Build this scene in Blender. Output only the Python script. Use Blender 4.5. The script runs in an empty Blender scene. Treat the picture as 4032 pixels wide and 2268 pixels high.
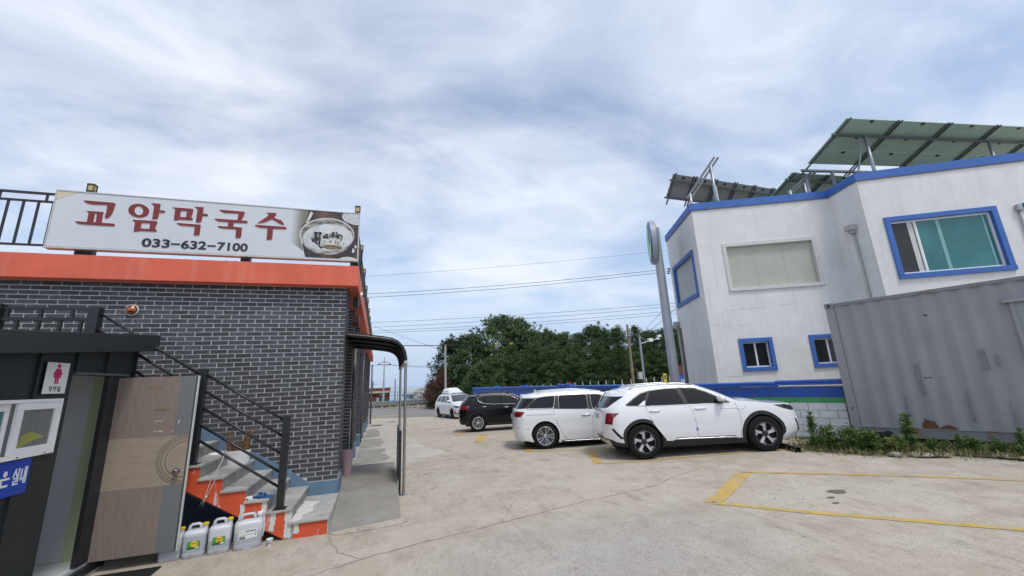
import bpy, bmesh, math, random
import numpy as np
from mathutils import Vector, Matrix
from mathutils.geometry import delaunay_2d_cdt, tessellate_polygon

random.seed(7)
RNG = np.random.default_rng(7)
PI = math.pi
scene = bpy.context.scene
COL = scene.collection
R = math.radians

# ------------------------------------------------------------------ camera
CAM_H, PITCH, ROLL, YAW, FPX = 1.85, R(13.15), R(2.6), R(18.1), 1570.0
_f0 = Vector((math.sin(YAW), math.cos(YAW), 0)); _r0 = Vector((math.cos(YAW), -math.sin(YAW), 0)); _up = Vector((0, 0, 1))
_f = math.cos(PITCH) * _f0 + math.sin(PITCH) * _up
_u0 = -math.sin(PITCH) * _f0 + math.cos(PITCH) * _up
_r = math.cos(ROLL) * _r0 - math.sin(ROLL) * _u0
_u = math.sin(ROLL) * _r0 + math.cos(ROLL) * _u0
cam_data = bpy.data.cameras.new("camera"); cam = bpy.data.objects.new("camera", cam_data); COL.objects.link(cam)
cam.matrix_world = Matrix(((_r.x, _u.x, -_f.x, 0), (_r.y, _u.y, -_f.y, 0), (_r.z, _u.z, -_f.z, CAM_H), (0, 0, 0, 1)))
cam_data.sensor_width = 36.0; cam_data.lens = 36.0 * FPX / 4032.0
cam_data.clip_start = 0.05; cam_data.clip_end = 20000
scene.camera = cam

# ------------------------------------------------------------------ world, sun, exposure
SUN_EL, SUN_AZ = R(62), R(162)      # azimuth clockwise from +Y: high, behind the camera and to its right
world = bpy.data.worlds.new("World"); scene.world = world; world.use_nodes = True
nt = world.node_tree; nt.nodes.clear()
def N(t, kind, **kw):
    n = t.nodes.new(kind)
    for k, v in kw.items(): setattr(n, k, v)
    return n
sky = N(nt, 'ShaderNodeTexSky', sky_type='NISHITA', sun_disc=False, sun_elevation=SUN_EL, sun_rotation=SUN_AZ)
sky.air_density = 1.0; sky.dust_density = 1.2; sky.ozone_density = 1.5
skm = N(nt, 'ShaderNodeVectorMath', operation='SCALE'); skm.inputs['Scale'].default_value = 0.155
nt.links.new(sky.outputs[0], skm.inputs[0])
tc = N(nt, 'ShaderNodeTexCoord'); sep = N(nt, 'ShaderNodeSeparateXYZ'); nt.links.new(tc.outputs['Generated'], sep.inputs[0])
zc = N(nt, 'ShaderNodeMath', operation='MAXIMUM'); zc.inputs[1].default_value = 0.0; nt.links.new(sep.outputs[2], zc.inputs[0])
za = N(nt, 'ShaderNodeMath', operation='ADD'); za.inputs[1].default_value = 0.16; nt.links.new(zc.outputs[0], za.inputs[0])
dx = N(nt, 'ShaderNodeMath', operation='DIVIDE'); dy = N(nt, 'ShaderNodeMath', operation='DIVIDE')
nt.links.new(sep.outputs[0], dx.inputs[0]); nt.links.new(za.outputs[0], dx.inputs[1])
nt.links.new(sep.outputs[1], dy.inputs[0]); nt.links.new(za.outputs[0], dy.inputs[1])
cmb = N(nt, 'ShaderNodeCombineXYZ'); nt.links.new(dx.outputs[0], cmb.inputs[0]); nt.links.new(dy.outputs[0], cmb.inputs[1])
def cloud_layer(scale, detail, rough, dist, lo, hi, rot, sx, sy, off):
    mp = N(nt, 'ShaderNodeMapping'); mp.inputs['Rotation'].default_value = (0, 0, R(rot)); mp.inputs['Scale'].default_value = (sx, sy, 1); mp.inputs['Location'].default_value = off
    nt.links.new(cmb.outputs[0], mp.inputs[0])
    nz = N(nt, 'ShaderNodeTexNoise'); nz.inputs['Scale'].default_value = scale; nz.inputs['Detail'].default_value = detail; nz.inputs['Roughness'].default_value = rough; nz.inputs['Distortion'].default_value = dist
    nt.links.new(mp.outputs[0], nz.inputs['Vector'])
    mr = N(nt, 'ShaderNodeMapRange', interpolation_type='SMOOTHSTEP'); mr.inputs[1].default_value = lo; mr.inputs[2].default_value = hi
    nt.links.new(nz.outputs[0], mr.inputs[0]); return mr.outputs[0]
c1 = cloud_layer(1.0, 8, 0.50, 0.9, 0.30, 0.68, 62, 0.80, 1.10, (3.1, 1.7, 0))
c2 = cloud_layer(3.4, 8, 0.58, 0.6, 0.32, 0.72, 70, 0.75, 1.15, (7.3, 2.2, 0))
c3 = cloud_layer(0.55, 6, 0.5, 0.2, 0.36, 0.66, 40, 0.7, 1.0, (1.3, 6.2, 0))
w1 = N(nt, 'ShaderNodeMath', operation='MULTIPLY'); w1.inputs[1].default_value = 0.52; nt.links.new(c1, w1.inputs[0])
w2 = N(nt, 'ShaderNodeMath', operation='MULTIPLY_ADD'); w2.inputs[1].default_value = 0.26; nt.links.new(c2, w2.inputs[0]); nt.links.new(w1.outputs[0], w2.inputs[2])
w3 = N(nt, 'ShaderNodeMath', operation='ADD', use_clamp=True); w3.inputs[1].default_value = 0.18; nt.links.new(w2.outputs[0], w3.inputs[0])
ccol = N(nt, 'ShaderNodeMix', data_type='RGBA'); ccol.inputs[6].default_value = (0.67, 0.745, 0.87, 1); ccol.inputs[7].default_value = (0.93, 0.945, 0.97, 1)
nt.links.new(c3, ccol.inputs[0])
mixs = N(nt, 'ShaderNodeMix', data_type='RGBA'); nt.links.new(w3.outputs[0], mixs.inputs[0]); nt.links.new(skm.outputs[0], mixs.inputs[6]); nt.links.new(ccol.outputs[2], mixs.inputs[7])
# hazy blue air low over the sea all round the horizon, clouds thinning into it
hz_ = N(nt, 'ShaderNodeMapRange', interpolation_type='SMOOTHSTEP'); hz_.inputs[1].default_value = -0.02; hz_.inputs[2].default_value = 0.34; hz_.inputs[3].default_value = 0.88; hz_.inputs[4].default_value = 0.0
nt.links.new(sep.outputs[2], hz_.inputs[0])
hmx = N(nt, 'ShaderNodeMix', data_type='RGBA'); hmx.inputs[7].default_value = (0.385, 0.50, 0.70, 1); nt.links.new(hz_.outputs[0], hmx.inputs[0]); nt.links.new(mixs.outputs[2], hmx.inputs[6])
bg = N(nt, 'ShaderNodeBackground'); bg.inputs['Strength'].default_value = 1.0
wo = N(nt, 'ShaderNodeOutputWorld'); nt.links.new(hmx.outputs[2], bg.inputs[0]); nt.links.new(bg.outputs[0], wo.inputs[0])

sun_d = bpy.data.lights.new("sun", 'SUN'); sun_d.energy = 1.5; sun_d.angle = R(12); sun_d.color = (1.0, 0.965, 0.91)
sun = bpy.data.objects.new("sun", sun_d); COL.objects.link(sun)
_sd = Vector((math.sin(SUN_AZ) * math.cos(SUN_EL), math.cos(SUN_AZ) * math.cos(SUN_EL), math.sin(SUN_EL)))
sun.rotation_euler = _sd.to_track_quat('Z', 'Y').to_euler(); sun.location = _sd * 60
scene.view_settings.view_transform = 'Standard'; scene.view_settings.look = 'None'
scene.view_settings.exposure = 0.26; scene.view_settings.gamma = 1.0; scene.view_settings.use_curve_mapping = False
scene.render.engine = 'CYCLES'; scene.cycles.max_bounces = 6; scene.cycles.diffuse_bounces = 3

# ------------------------------------------------------------------ helpers
ORG = {}
def props(o, label=None, cat=None, group=None, kind=None):
    if label: o['label'] = label
    if cat: o['category'] = cat
    if group: o['group'] = group
    if kind: o['kind'] = kind
    return o
def thing(name, label, cat, loc=(0, 0, 0), group=None, rotz=0.0):
    o = bpy.data.objects.new(name, None); COL.objects.link(o); o.location = loc; o.rotation_euler = (0, 0, rotz)
    o.empty_display_size = 0.1; ORG[o] = Vector(loc); return props(o, label, cat, group)
def link(me, name, parent=None, loc=(0, 0, 0)):
    o = bpy.data.objects.new(name, me); COL.objects.link(o); o.parent = parent; o.location = loc
    ORG[o] = ORG.get(parent, Vector((0, 0, 0))) + Vector(loc) if parent else Vector(loc); return o
def copy_tree(o, parent=None):
    c = o.copy(); COL.objects.link(c); c.parent = parent; ORG[c] = ORG.get(o, Vector())
    for ch in list(o.children): copy_tree(ch, c)
    return c

class MB:
    def __init__(s): s.v = []; s.f = []
    def add(s, vs, fs):
        n = len(s.v); s.v += [tuple(p) for p in vs]; s.f += [tuple(i + n for i in q) for q in fs]; return s
    def box(s, x0, x1, y0, y1, z0, z1):
        return s.add([(x0, y0, z0), (x1, y0, z0), (x1, y1, z0), (x0, y1, z0), (x0, y0, z1), (x1, y0, z1), (x1, y1, z1), (x0, y1, z1)],
                     [(0, 3, 2, 1), (4, 5, 6, 7), (0, 1, 5, 4), (1, 2, 6, 5), (2, 3, 7, 6), (3, 0, 4, 7)])
    def bar(s, p, q, w, h=None, up=(0, 0, 1)):
        h = h or w; p = Vector(p); q = Vector(q); d = (q - p).normalized(); upv = Vector(up)
        if abs(d.dot(upv)) > 0.98: upv = Vector((1, 0, 0)) if abs(d.x) < .9 else Vector((0, 1, 0))
        a = d.cross(upv).normalized() * (w / 2); b = a.cross(d).normalized() * (h / 2)
        vs = [p - a - b, p + a - b, p + a + b, p - a + b, q - a - b, q + a - b, q + a + b, q - a + b]
        return s.add(vs, [(0, 1, 2, 3), (7, 6, 5, 4), (0, 4, 5, 1), (1, 5, 6, 2), (2, 6, 7, 3), (3, 7, 4, 0)])
    def tube(s, pts, r, n=8, caps=True, rs=None):
        pts = [Vector(p) for p in pts]; rings = []; prev = None
        for i, p in enumerate(pts):
            d = (pts[min(i + 1, len(pts) - 1)] - pts[max(i - 1, 0)]).normalized()
            if prev is None:
                a = d.cross(Vector((0, 0, 1)));
                if a.length < 1e-3: a = d.cross(Vector((1, 0, 0)))
            else: a = prev - d * prev.dot(d)
            a.normalize(); prev = a; b = d.cross(a); rr = rs[i] if rs else r
            rings.append([p + (a * math.cos(2 * PI * k / n) + b * math.sin(2 * PI * k / n)) * rr for k in range(n)])
        vs = [v for g in rings for v in g]; fs = []
        for i in range(len(pts) - 1):
            for k in range(n):
                fs.append((i * n + k, i * n + (k + 1) % n, (i + 1) * n + (k + 1) % n, (i + 1) * n + k))
        if caps: fs.append(tuple(range(n))[::-1]); fs.append(tuple(range((len(pts) - 1) * n, len(pts) * n)))
        return s.add(vs, fs)
    def lathe(s, prof, c=(0, 0, 0), n=24, axis='Z'):
        c = Vector(c); vs = []; fs = []
        for (r, h) in prof:
            for k in range(n):
                a = 2 * PI * k / n; x, y = r * math.cos(a), r * math.sin(a)
                vs.append(c + (Vector((x, y, h)) if axis == 'Z' else Vector((x, h, y)) if axis == 'Y' else Vector((h, x, y))))
        for i in range(len(prof) - 1):
            for k in range(n):
                fs.append((i * n + k, i * n + (k + 1) % n, (i + 1) * n + (k + 1) % n, (i + 1) * n + k))
        return s.add(vs, fs)
    def flat(s, outer, fn, depth=0.0, holes=()):
        """polygon (u,v) with holes laid through fn(u,v,w); extruded by depth along w"""
        loops = [list(outer)] + [list(h) for h in holes]
        pts = [p for l in loops for p in l]
        tris = tessellate_polygon([[Vector((p[0], p[1], 0)) for p in l] for l in loops])
        n = len(pts)
        vs = [fn(u, v, depth) for u, v in pts]; fs = [tuple(t) for t in tris]
        if depth:
            vs += [fn(u, v, 0) for u, v in pts]; k = 0
            for l in loops:
                m = len(l)
                for i in range(m):
                    a, b = k + i, k + (i + 1) % m; fs.append((a, b, b + n, a + n))
                k += m
        return s.add(vs, fs)
    def ell(s, c, rx, ry, rz, nu=14, nv=8, rot=None):
        c = Vector(c); vs = []; fs = []
        for j in range(nv + 1):
            ph = PI * j / nv
            for i in range(nu):
                th = 2 * PI * i / nu; p = Vector((rx * math.sin(ph) * math.cos(th), ry * math.sin(ph) * math.sin(th), rz * math.cos(ph)))
                if rot: p = rot @ p
                vs.append(c + p)
        for j in range(nv):
            for i in range(nu): fs.append((j * nu + i, (j + 1) * nu + i, (j + 1) * nu + (i + 1) % nu, j * nu + (i + 1) % nu))
        return s.add(vs, fs)
    def mesh(s, mat=None, off=Vector((0, 0, 0)), smooth=False, fix=True):
        me = bpy.data.meshes.new("m"); me.from_pydata([(v[0] - off[0], v[1] - off[1], v[2] - off[2]) for v in s.v], [], s.f)
        if fix:
            b = bmesh.new(); b.from_mesh(me); bmesh.ops.recalc_face_normals(b, faces=b.faces); b.to_mesh(me); b.free()
        if mat: me.materials.append(mat)
        if smooth is not False and smooth is not None:
            me.polygons.foreach_set('use_smooth', [True] * len(me.polygons))
            if isinstance(smooth, (int, float)) and smooth is not True:
                me.set_sharp_from_angle(angle=R(smooth))
        me.update(); return me
    def build(s, name, mat, parent=None, smooth=False, fix=True, bevel=0.0):
        off = ORG.get(parent, Vector((0, 0, 0))) if parent else Vector((0, 0, 0))
        o = link(s.mesh(mat, off, smooth, fix), name, parent); ORG[o] = off.copy()
        if bevel:
            m = o.modifiers.new('bevel', 'BEVEL'); m.width = bevel; m.segments = 2; m.limit_method = 'ANGLE'; m.angle_limit = R(40)
        return o
    def solo(s, name, mat, label, cat, group=None, smooth=False, kind=None, bevel=0.0, origin=None):
        """top-level single-mesh thing with its origin at its base"""
        if origin is None:
            a = np.array(s.v); origin = ((a[:, 0].min() + a[:, 0].max()) / 2, (a[:, 1].min() + a[:, 1].max()) / 2, a[:, 2].min())
        me = s.mesh(mat, Vector(origin), smooth); o = link(me, name, None, origin)
        if bevel:
            m = o.modifiers.new('bevel', 'BEVEL'); m.width = bevel; m.segments = 2; m.limit_method = 'ANGLE'; m.angle_limit = R(40)
        return props(o, label, cat, group, kind)

# ------------------------------------------------------------------ materials
def mat(name, col, rough=0.6, metal=0.0, var=0.12, scale=4.0, bump=0.0, bscale=40.0, coat=0.0, spec=0.5, col2=None, detail=6, stretch=None, alpha=None, trans=0.0, emit=None, rnd=0.0, streak=0.0, streak_col=None):
    m = bpy.data.materials.new(name); m.use_nodes = True; t = m.node_tree; b = t.nodes['Principled BSDF']
    b.inputs['Roughness'].default_value = rough; b.inputs['Metallic'].default_value = metal
    b.inputs['Coat Weight'].default_value = coat; b.inputs['Coat Roughness'].default_value = 0.04; b.inputs['Specular IOR Level'].default_value = spec
    if trans: b.inputs['Transmission Weight'].default_value = trans
    c1_ = [c * (1 - var) for c in col]; c2_ = list(col2) if col2 else [min(1, c * (1 + var)) for c in col]
    tcn = N(t, 'ShaderNodeTexCoord'); src = tcn.outputs['Object']
    if stretch:
        mp = N(t, 'ShaderNodeMapping'); mp.inputs['Scale'].default_value = stretch; t.links.new(src, mp.inputs[0]); src = mp.outputs[0]
    nz = N(t, 'ShaderNodeTexNoise'); nz.inputs['Scale'].default_value = scale; nz.inputs['Detail'].default_value = detail; nz.inputs['Roughness'].default_value = 0.62
    t.links.new(src, nz.inputs['Vector'])
    mr = N(t, 'ShaderNodeMapRange'); mr.inputs[1].default_value = 0.32; mr.inputs[2].default_value = 0.68; t.links.new(nz.outputs[0], mr.inputs[0])
    mx = N(t, 'ShaderNodeMix', data_type='RGBA'); mx.inputs[6].default_value = (*c1_, 1); mx.inputs[7].default_value = (*c2_, 1); t.links.new(mr.outputs[0], mx.inputs[0])
    out = mx.outputs[2]
    if streak:
        mp = N(t, 'ShaderNodeMapping'); mp.inputs['Scale'].default_value = (9, 9, 0.5); t.links.new(tcn.outputs['Object'], mp.inputs[0])
        n2 = N(t, 'ShaderNodeTexNoise'); n2.inputs['Scale'].default_value = 1.0; n2.inputs['Detail'].default_value = 5; t.links.new(mp.outputs[0], n2.inputs['Vector'])
        m2 = N(t, 'ShaderNodeMapRange'); m2.inputs[1].default_value = 0.52; m2.inputs[2].default_value = 0.78; m2.inputs[4].default_value = streak; t.links.new(n2.outputs[0], m2.inputs[0])
        x2 = N(t, 'ShaderNodeMix', data_type='RGBA'); x2.inputs[7].default_value = (*(streak_col or [c * .5 for c in col]), 1); t.links.new(m2.outputs[0], x2.inputs[0]); t.links.new(out, x2.inputs[6]); out = x2.outputs[2]
    if rnd:
        oi = N(t, 'ShaderNodeObjectInfo'); at = N(t, 'ShaderNodeAttribute', attribute_name='rnd')
        ad = N(t, 'ShaderNodeMath', operation='ADD'); t.links.new(oi.outputs['Random'], ad.inputs[0]); t.links.new(at.outputs['Fac'], ad.inputs[1])
        fr = N(t, 'ShaderNodeMath', operation='FRACT'); t.links.new(ad.outputs[0], fr.inputs[0])
        r2 = N(t, 'ShaderNodeMapRange'); r2.inputs[3].default_value = 1 - rnd; r2.inputs[4].default_value = 1 + rnd; t.links.new(fr.outputs[0], r2.inputs[0])
        hs = N(t, 'ShaderNodeHueSaturation'); t.links.new(r2.outputs[0], hs.inputs['Value']); t.links.new(out, hs.inputs['Color']); out = hs.outputs[0]
    t.links.new(out, b.inputs['Base Color'])
    if bump:
        nb = N(t, 'ShaderNodeTexNoise'); nb.inputs['Scale'].default_value = bscale; nb.inputs['Detail'].default_value = 4; t.links.new(src, nb.inputs['Vector'])
        bp = N(t, 'ShaderNodeBump'); bp.inputs['Strength'].default_value = bump; bp.inputs['Distance'].default_value = 0.02
        t.links.new(nb.outputs[0], bp.inputs['Height']); t.links.new(bp.outputs[0], b.inputs['Normal'])
    if emit: b.inputs['Emission Color'].default_value = (*emit[:3], 1); b.inputs['Emission Strength'].default_value = emit[3]
    return m
def smear(m, col, lo, hi, scale, stretch=(1, 1, 1), amt=1.0, detail=8, off=(0, 0, 0)):
    """overlay a stain colour by noise on an existing material"""
    t = m.node_tree; b = t.nodes['Principled BSDF']; l = b.inputs['Base Color'].links[0]; src = l.from_socket
    tcn = N(t, 'ShaderNodeTexCoord'); mp = N(t, 'ShaderNodeMapping'); mp.inputs['Scale'].default_value = stretch; mp.inputs['Location'].default_value = off; t.links.new(tcn.outputs['Object'], mp.inputs[0])
    nz = N(t, 'ShaderNodeTexNoise'); nz.inputs['Scale'].default_value = scale; nz.inputs['Detail'].default_value = detail; nz.inputs['Roughness'].default_value = .65; t.links.new(mp.outputs[0], nz.inputs['Vector'])
    mr = N(t, 'ShaderNodeMapRange'); mr.inputs[1].default_value = lo; mr.inputs[2].default_value = hi; mr.inputs[4].default_value = amt; t.links.new(nz.outputs[0], mr.inputs[0])
    x = N(t, 'ShaderNodeMix', data_type='RGBA'); x.inputs[7].default_value = (*col, 1); t.links.new(mr.outputs[0], x.inputs[0]); t.links.new(src, x.inputs[6]); t.links.new(x.outputs[2], b.inputs['Base Color'])
    return m

M = {}
M['brick'] = mat('black_brick', (0.056, 0.056, 0.066), 0.6, var=.35, scale=9, bump=.35, bscale=70, rnd=.40, stretch=(1, 1, 5))
M['mortar'] = mat('mortar', (0.52, 0.51, 0.50), 0.9, var=.18, scale=6, bump=.3, bscale=90)
M['orange'] = mat('orange_paint', (0.66, 0.125, 0.068), 0.62, var=.10, scale=1.6, bump=.12, bscale=25, streak=.22, streak_col=(.70, .34, .26))
smear(M['orange'], (0.58, .085, .03), .56, .78, 1.1, (1, 1, 2.6), .8); smear(M['orange'], (0.60, .24, .18), .60, .82, 2.2, (1, 1, .5), .55, off=(4, 2, 1))
M['orange2'] = mat('orange_stair_paint', (0.60, 0.085, 0.030), 0.45, var=.10, scale=3, bump=.08)
smear(M['orange2'], (.62, .56, .52), .60, .68, 2.6, (3.2, 3.2, .9), .85, off=(2.2, 0, .4))
M['blue_plinth'] = mat('blue_grey_paint', (0.115, 0.185, 0.265), 0.6, var=.15, scale=3, bump=.1, streak=.2)
M['black_metal'] = mat('black_metal', (0.016, 0.018, 0.021), 0.38, var=.2, scale=8, spec=.5)
M['dark_panel'] = mat('dark_green_black_panel', (0.018, 0.024, 0.025), 0.42, var=.15, scale=3, bump=.05, bscale=160)
M['steel'] = mat('stainless_steel', (0.42, 0.40, 0.38), 0.28, 1.0, var=.12, scale=5)
M['galv'] = mat('galvanised_steel', (0.36, 0.39, 0.41), 0.45, .7, var=.15, scale=7)
M['galv_dark'] = mat('galvanised_beam', (0.15, 0.17, 0.18), 0.5, .6, var=.15, scale=7)
M['white_pvc'] = mat('white_plastic', (0.78, 0.77, 0.77), 0.35, var=.03, scale=3)
M['glass_dark'] = mat('dark_glass', (0.012, 0.014, 0.016), 0.05, var=.1, spec=.6)
M['glass_teal'] = mat('teal_film_glass', (0.045, 0.185, 0.185), 0.05, var=.25, scale=.8, spec=.55)
M['sign_white'] = mat('sign_white', (0.60, 0.62, 0.66), 0.4, var=.03, scale=1.2); smear(M['sign_white'], (.50, .46, .40), .62, .85, 1.2, (1, 1, 3), .5)
M['sign_red'] = mat('letter_maroon', (0.19, 0.026, 0.026), 0.5, var=.08)
M['sign_black'] = mat('letter_black', (0.015, 0.017, 0.022), 0.5, var=.08)
M['halo'] = mat('letter_white_edge', (0.74, 0.74, 0.75), .5, var=.02)
M['alu'] = mat('aluminium_trim', (0.55, 0.53, 0.50), 0.45, .5, var=.12)
M['concrete'] = mat('stair_stone', (0.36, 0.36, 0.345), 0.75, var=.22, scale=5, bump=.18, bscale=60); smear(M['concrete'], (.47, .44, .38), .50, .74, 2.0, amt=.8)
M['riser'] = mat('riser_concrete', (0.30, 0.28, 0.255), 0.85, var=.3, scale=7, bump=.2)
# ------------------------------------------------------------------ ground
_gx = [-100, 9, 13, 17, 23, 29, 35, 40, 60, 500]; _gz = [0, 0, -.08, -.19, -.39, -.56, -.67, -.73, -.82, -.82]
def zg(y, x=None):
    z = float(np.interp(y, _gx, _gz))
    if x is not None: z += .0925 * min(1, max(0, (x - 5.3) / 2.8)) * min(1, max(0, (18 - y) / 6))
    return z
def adj(p):
    """slide a point of the level lot along its slight rise towards the wall"""
    x, y = p[0], p[1]; zo = zg(y); a, b = x, y
    for _ in range(12): k = (1.85 - zg(b, a)) / (1.85 - zo); a, b = x * k, y * k
    return (a, b)
def frame(y0, y1, n): return [y0 + (y1 - y0) * i / n for i in range(n + 1)]
def ground_mat():
    m = bpy.data.materials.new('lot_concrete'); m.use_nodes = True; t = m.node_tree; b = t.nodes['Principled BSDF']; b.inputs['Roughness'].default_value = .9; b.inputs['Specular IOR Level'].default_value = .25
    tcn = N(t, 'ShaderNodeTexCoord'); P = tcn.outputs['Object']
    def noise(sc, det=8, ro=.6, mp=None, dist=0):
        n = N(t, 'ShaderNodeTexNoise'); n.inputs['Scale'].default_value = sc; n.inputs['Detail'].default_value = det; n.inputs['Roughness'].default_value = ro; n.inputs['Distortion'].default_value = dist
        if mp:
            k = N(t, 'ShaderNodeMapping'); k.inputs['Scale'].default_value = mp; t.links.new(P, k.inputs[0]); t.links.new(k.outputs[0], n.inputs['Vector'])
        else: t.links.new(P, n.inputs['Vector'])
        return n.outputs[0]
    def rng(s, lo, hi, a=0., bb=1.):
        r = N(t, 'ShaderNodeMapRange'); r.inputs[1].default_value = lo; r.inputs[2].default_value = hi; r.inputs[3].default_value = a; r.inputs[4].default_value = bb; t.links.new(s, r.inputs[0]); return r.outputs[0]
    def mix(f, a, bb, mode='MIX'):
        x = N(t, 'ShaderNodeMix', data_type='RGBA', blend_type=mode)
        if isinstance(f, float): x.inputs[0].default_value = f
        else: t.links.new(f, x.inputs[0])
        for s, v in ((6, a), (7, bb)):
            if isinstance(v, tuple): x.inputs[s].default_value = (*v, 1)
            else: t.links.new(v, x.inputs[s])
        return x.outputs[2]
    base = mix(rng(noise(.35, 7), .35, .65), (.40, .34, .268), (.485, .425, .34))
    base = mix(rng(noise(1.7, 8, .65), .42, .62, 0, .8), base, (.51, .46, .385))
    base = mix(rng(noise(3.1, 9, .7, (1, .35, 1)), .52, .72, 0, .75), base, (.27, .235, .19))
    base = mix(rng(noise(.16, 4), .55, .70, 0, .5), base, (.50, .48, .44))
    base = mix(rng(noise(.55, 6, .6, (.6, 1.2, 1), .5), .60, .74, 0, .5), base, (.26, .235, .205))
    # worn area of exposed aggregate: dark chips where the surface is gone
    chip = N(t, 'ShaderNodeTexVoronoi'); chip.inputs['Scale'].default_value = 46; t.links.new(P, chip.inputs['Vector'])
    chipc = rng(chip.outputs['Distance'], .30, .16)
    kp = N(t, 'ShaderNodeTexVoronoi'); kp.inputs['Scale'].default_value = 46; t.links.new(P, kp.inputs['Vector'])
    sp = N(t, 'ShaderNodeSeparateColor'); t.links.new(kp.outputs['Color'], sp.inputs[0])
    # patch centred near the camera
    sx = N(t, 'ShaderNodeVectorMath', operation='DISTANCE'); mp2 = N(t, 'ShaderNodeMapping'); mp2.inputs['Scale'].default_value = (1, 1.55, 1); t.links.new(P, mp2.inputs[0]); t.links.new(mp2.outputs[0], sx.inputs[0]); sx.inputs[1].default_value = (2.3, 4.15 * 1.55, 0)
    wob = N(t, 'ShaderNodeMath', operation='MULTIPLY_ADD'); t.links.new(noise(1.6, 6), wob.inputs[0]); wob.inputs[1].default_value = 1.3; t.links.new(sx.outputs['Value'], wob.inputs[2])
    worn = rng(wob.outputs[0], 3.3, 1.3)
    thr = N(t, 'ShaderNodeMath', operation='GREATER_THAN'); t.links.new(sp.outputs[0], thr.inputs[0])
    th2 = N(t, 'ShaderNodeMath', operation='SUBTRACT'); th2.inputs[0].default_value = .93; t.links.new(rng(worn, 0, 1, 0, .62), th2.inputs[1]); t.links.new(th2.outputs[0], thr.inputs[1])
    ck = N(t, 'ShaderNodeMath', operation='MULTIPLY'); t.links.new(thr.outputs[0], ck.inputs[0]); t.links.new(chipc, ck.inputs[1])
    base = mix(rng(worn, 0, 1, 0, .55), base, (.40, .39, .375))
    base = mix(rng(ck.outputs[0], 0, 1, 0, .85), base, (.12, .115, .11))
    base = mix(rng(noise(8.5, 7, .65, (1, .6, 1)), .52, .72, 0, .4), base, (.24, .205, .165))
    base = mix(rng(noise(.9, 6, .6, (.5, 1.5, 1), .8), .56, .70, 0, .5), base, (.54, .495, .42))
    fine = rng(noise(60, 3, .7), .3, .7, .74, 1.2)
    hs = N(t, 'ShaderNodeHueSaturation'); t.links.new(fine, hs.inputs['Value']); t.links.new(base, hs.inputs['Color'])
    t.links.new(hs.outputs[0], b.inputs['Base Color'])
    h = N(t, 'ShaderNodeMath', operation='MULTIPLY_ADD'); t.links.new(noise(14, 8, .7), h.inputs[0]); h.inputs[1].default_value = 1.0
    sb = N(t, 'ShaderNodeMath', operation='MULTIPLY'); sb.inputs[1].default_value = -.25; t.links.new(ck.outputs[0], sb.inputs[0]); t.links.new(sb.outputs[0], h.inputs[2])
    bp = N(t, 'ShaderNodeBump'); bp.inputs['Strength'].default_value = .55; bp.inputs['Distance'].default_value = .035; t.links.new(h.outputs[0], bp.inputs['Height']); t.links.new(bp.outputs[0], b.inputs['Normal'])
    return m
M['lot'] = ground_mat()
g = MB(); xs = [-90, -40, -12, -6, -3, 0, 3, 5.3, 6.0, 6.7, 7.4, 8.1, 9, 12, 16, 22, 30, 45, 80, 160, 300]; ys = [-60, -20, -5, 0, 3, 6, 9, 11, 12, 13, 14, 15, 16, 17, 18, 20, 23, 26, 29, 32, 35, 40, 50, 60, 66, 90, 160, 300]
idx = {}
for x in xs:
    for y in ys:
        zz = zg(y, x); idx[(x, y)] = len(g.v); g.v.append((x, y, zz))
for i in range(len(xs) - 1):
    for j in range(len(ys) - 1):
        if ys[j] >= 66 and xs[i + 1] <= 12: continue
        g.f.append((idx[xs[i], ys[j]], idx[xs[i + 1], ys[j]], idx[xs[i + 1], ys[j + 1]], idx[xs[i], ys[j + 1]]))
props(g.build('ground', M['lot'], smooth=True), kind='structure')
M['sea'] = mat('sea_water', (0.10, 0.19, 0.29), 0.16, var=.25, scale=.03, bump=.5, bscale=.35, stretch=(.25, 1, 1))
props(MB().add([(-6000, 60, -3.2), (9000, 60, -3.2), (9000, 12000, -3.2), (-6000, 12000, -3.2)], [(0, 1, 2, 3)]).build('sea', M['sea']), kind='structure')

def sheet(pts, lift=.004, sub=None):
    """polygon on the ground, following its fall"""
    b = MB(); pts = [adj(p) for p in pts]
    n = len(pts); verts = [Vector((x, y)) for x, y in pts]; edges = [(i, (i + 1) % n) for i in range(n)]
    y0, y1 = min(p[1] for p in pts), max(p[1] for p in pts); x0, x1 = min(p[0] for p in pts), max(p[0] for p in pts)
    for gy in _gx[1:-1] + ys:
        if y0 < gy < y1:
            k = len(verts); verts += [Vector((x0 - .5, gy)), Vector((x1 + .5, gy))]; edges.append((k, k + 1))
    for gx in xs:
        if x0 < gx < x1 and y0 < 18 and x1 > 5.3:
            k = len(verts); verts += [Vector((gx, y0 - .5)), Vector((gx, y1 + .5))]; edges.append((k, k + 1))
    rv, re, rf, ov, oe, of = delaunay_2d_cdt(verts, edges, [list(range(n))], 0, 1e-5)
    for tri in rf:
        c = sum((rv[i] for i in tri), Vector((0, 0))) / len(tri)
        if pip(c, pts): b.f.append(tuple(tri))
    b.v = [(p.x, p.y, zg(p.y, p.x) + lift) for p in rv]
    return b
def pip(p, poly):
    x, y = p[0], p[1]; c = False; n = len(poly); j = n - 1
    for i in range(n):
        xi, yi = poly[i][0], poly[i][1]; xj, yj = poly[j][0], poly[j][1]
        if (yi > y) != (yj > y) and x < (xj - xi) * (y - yi) / (yj - yi) + xi: c = not c
        j = i
    return c
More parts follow.
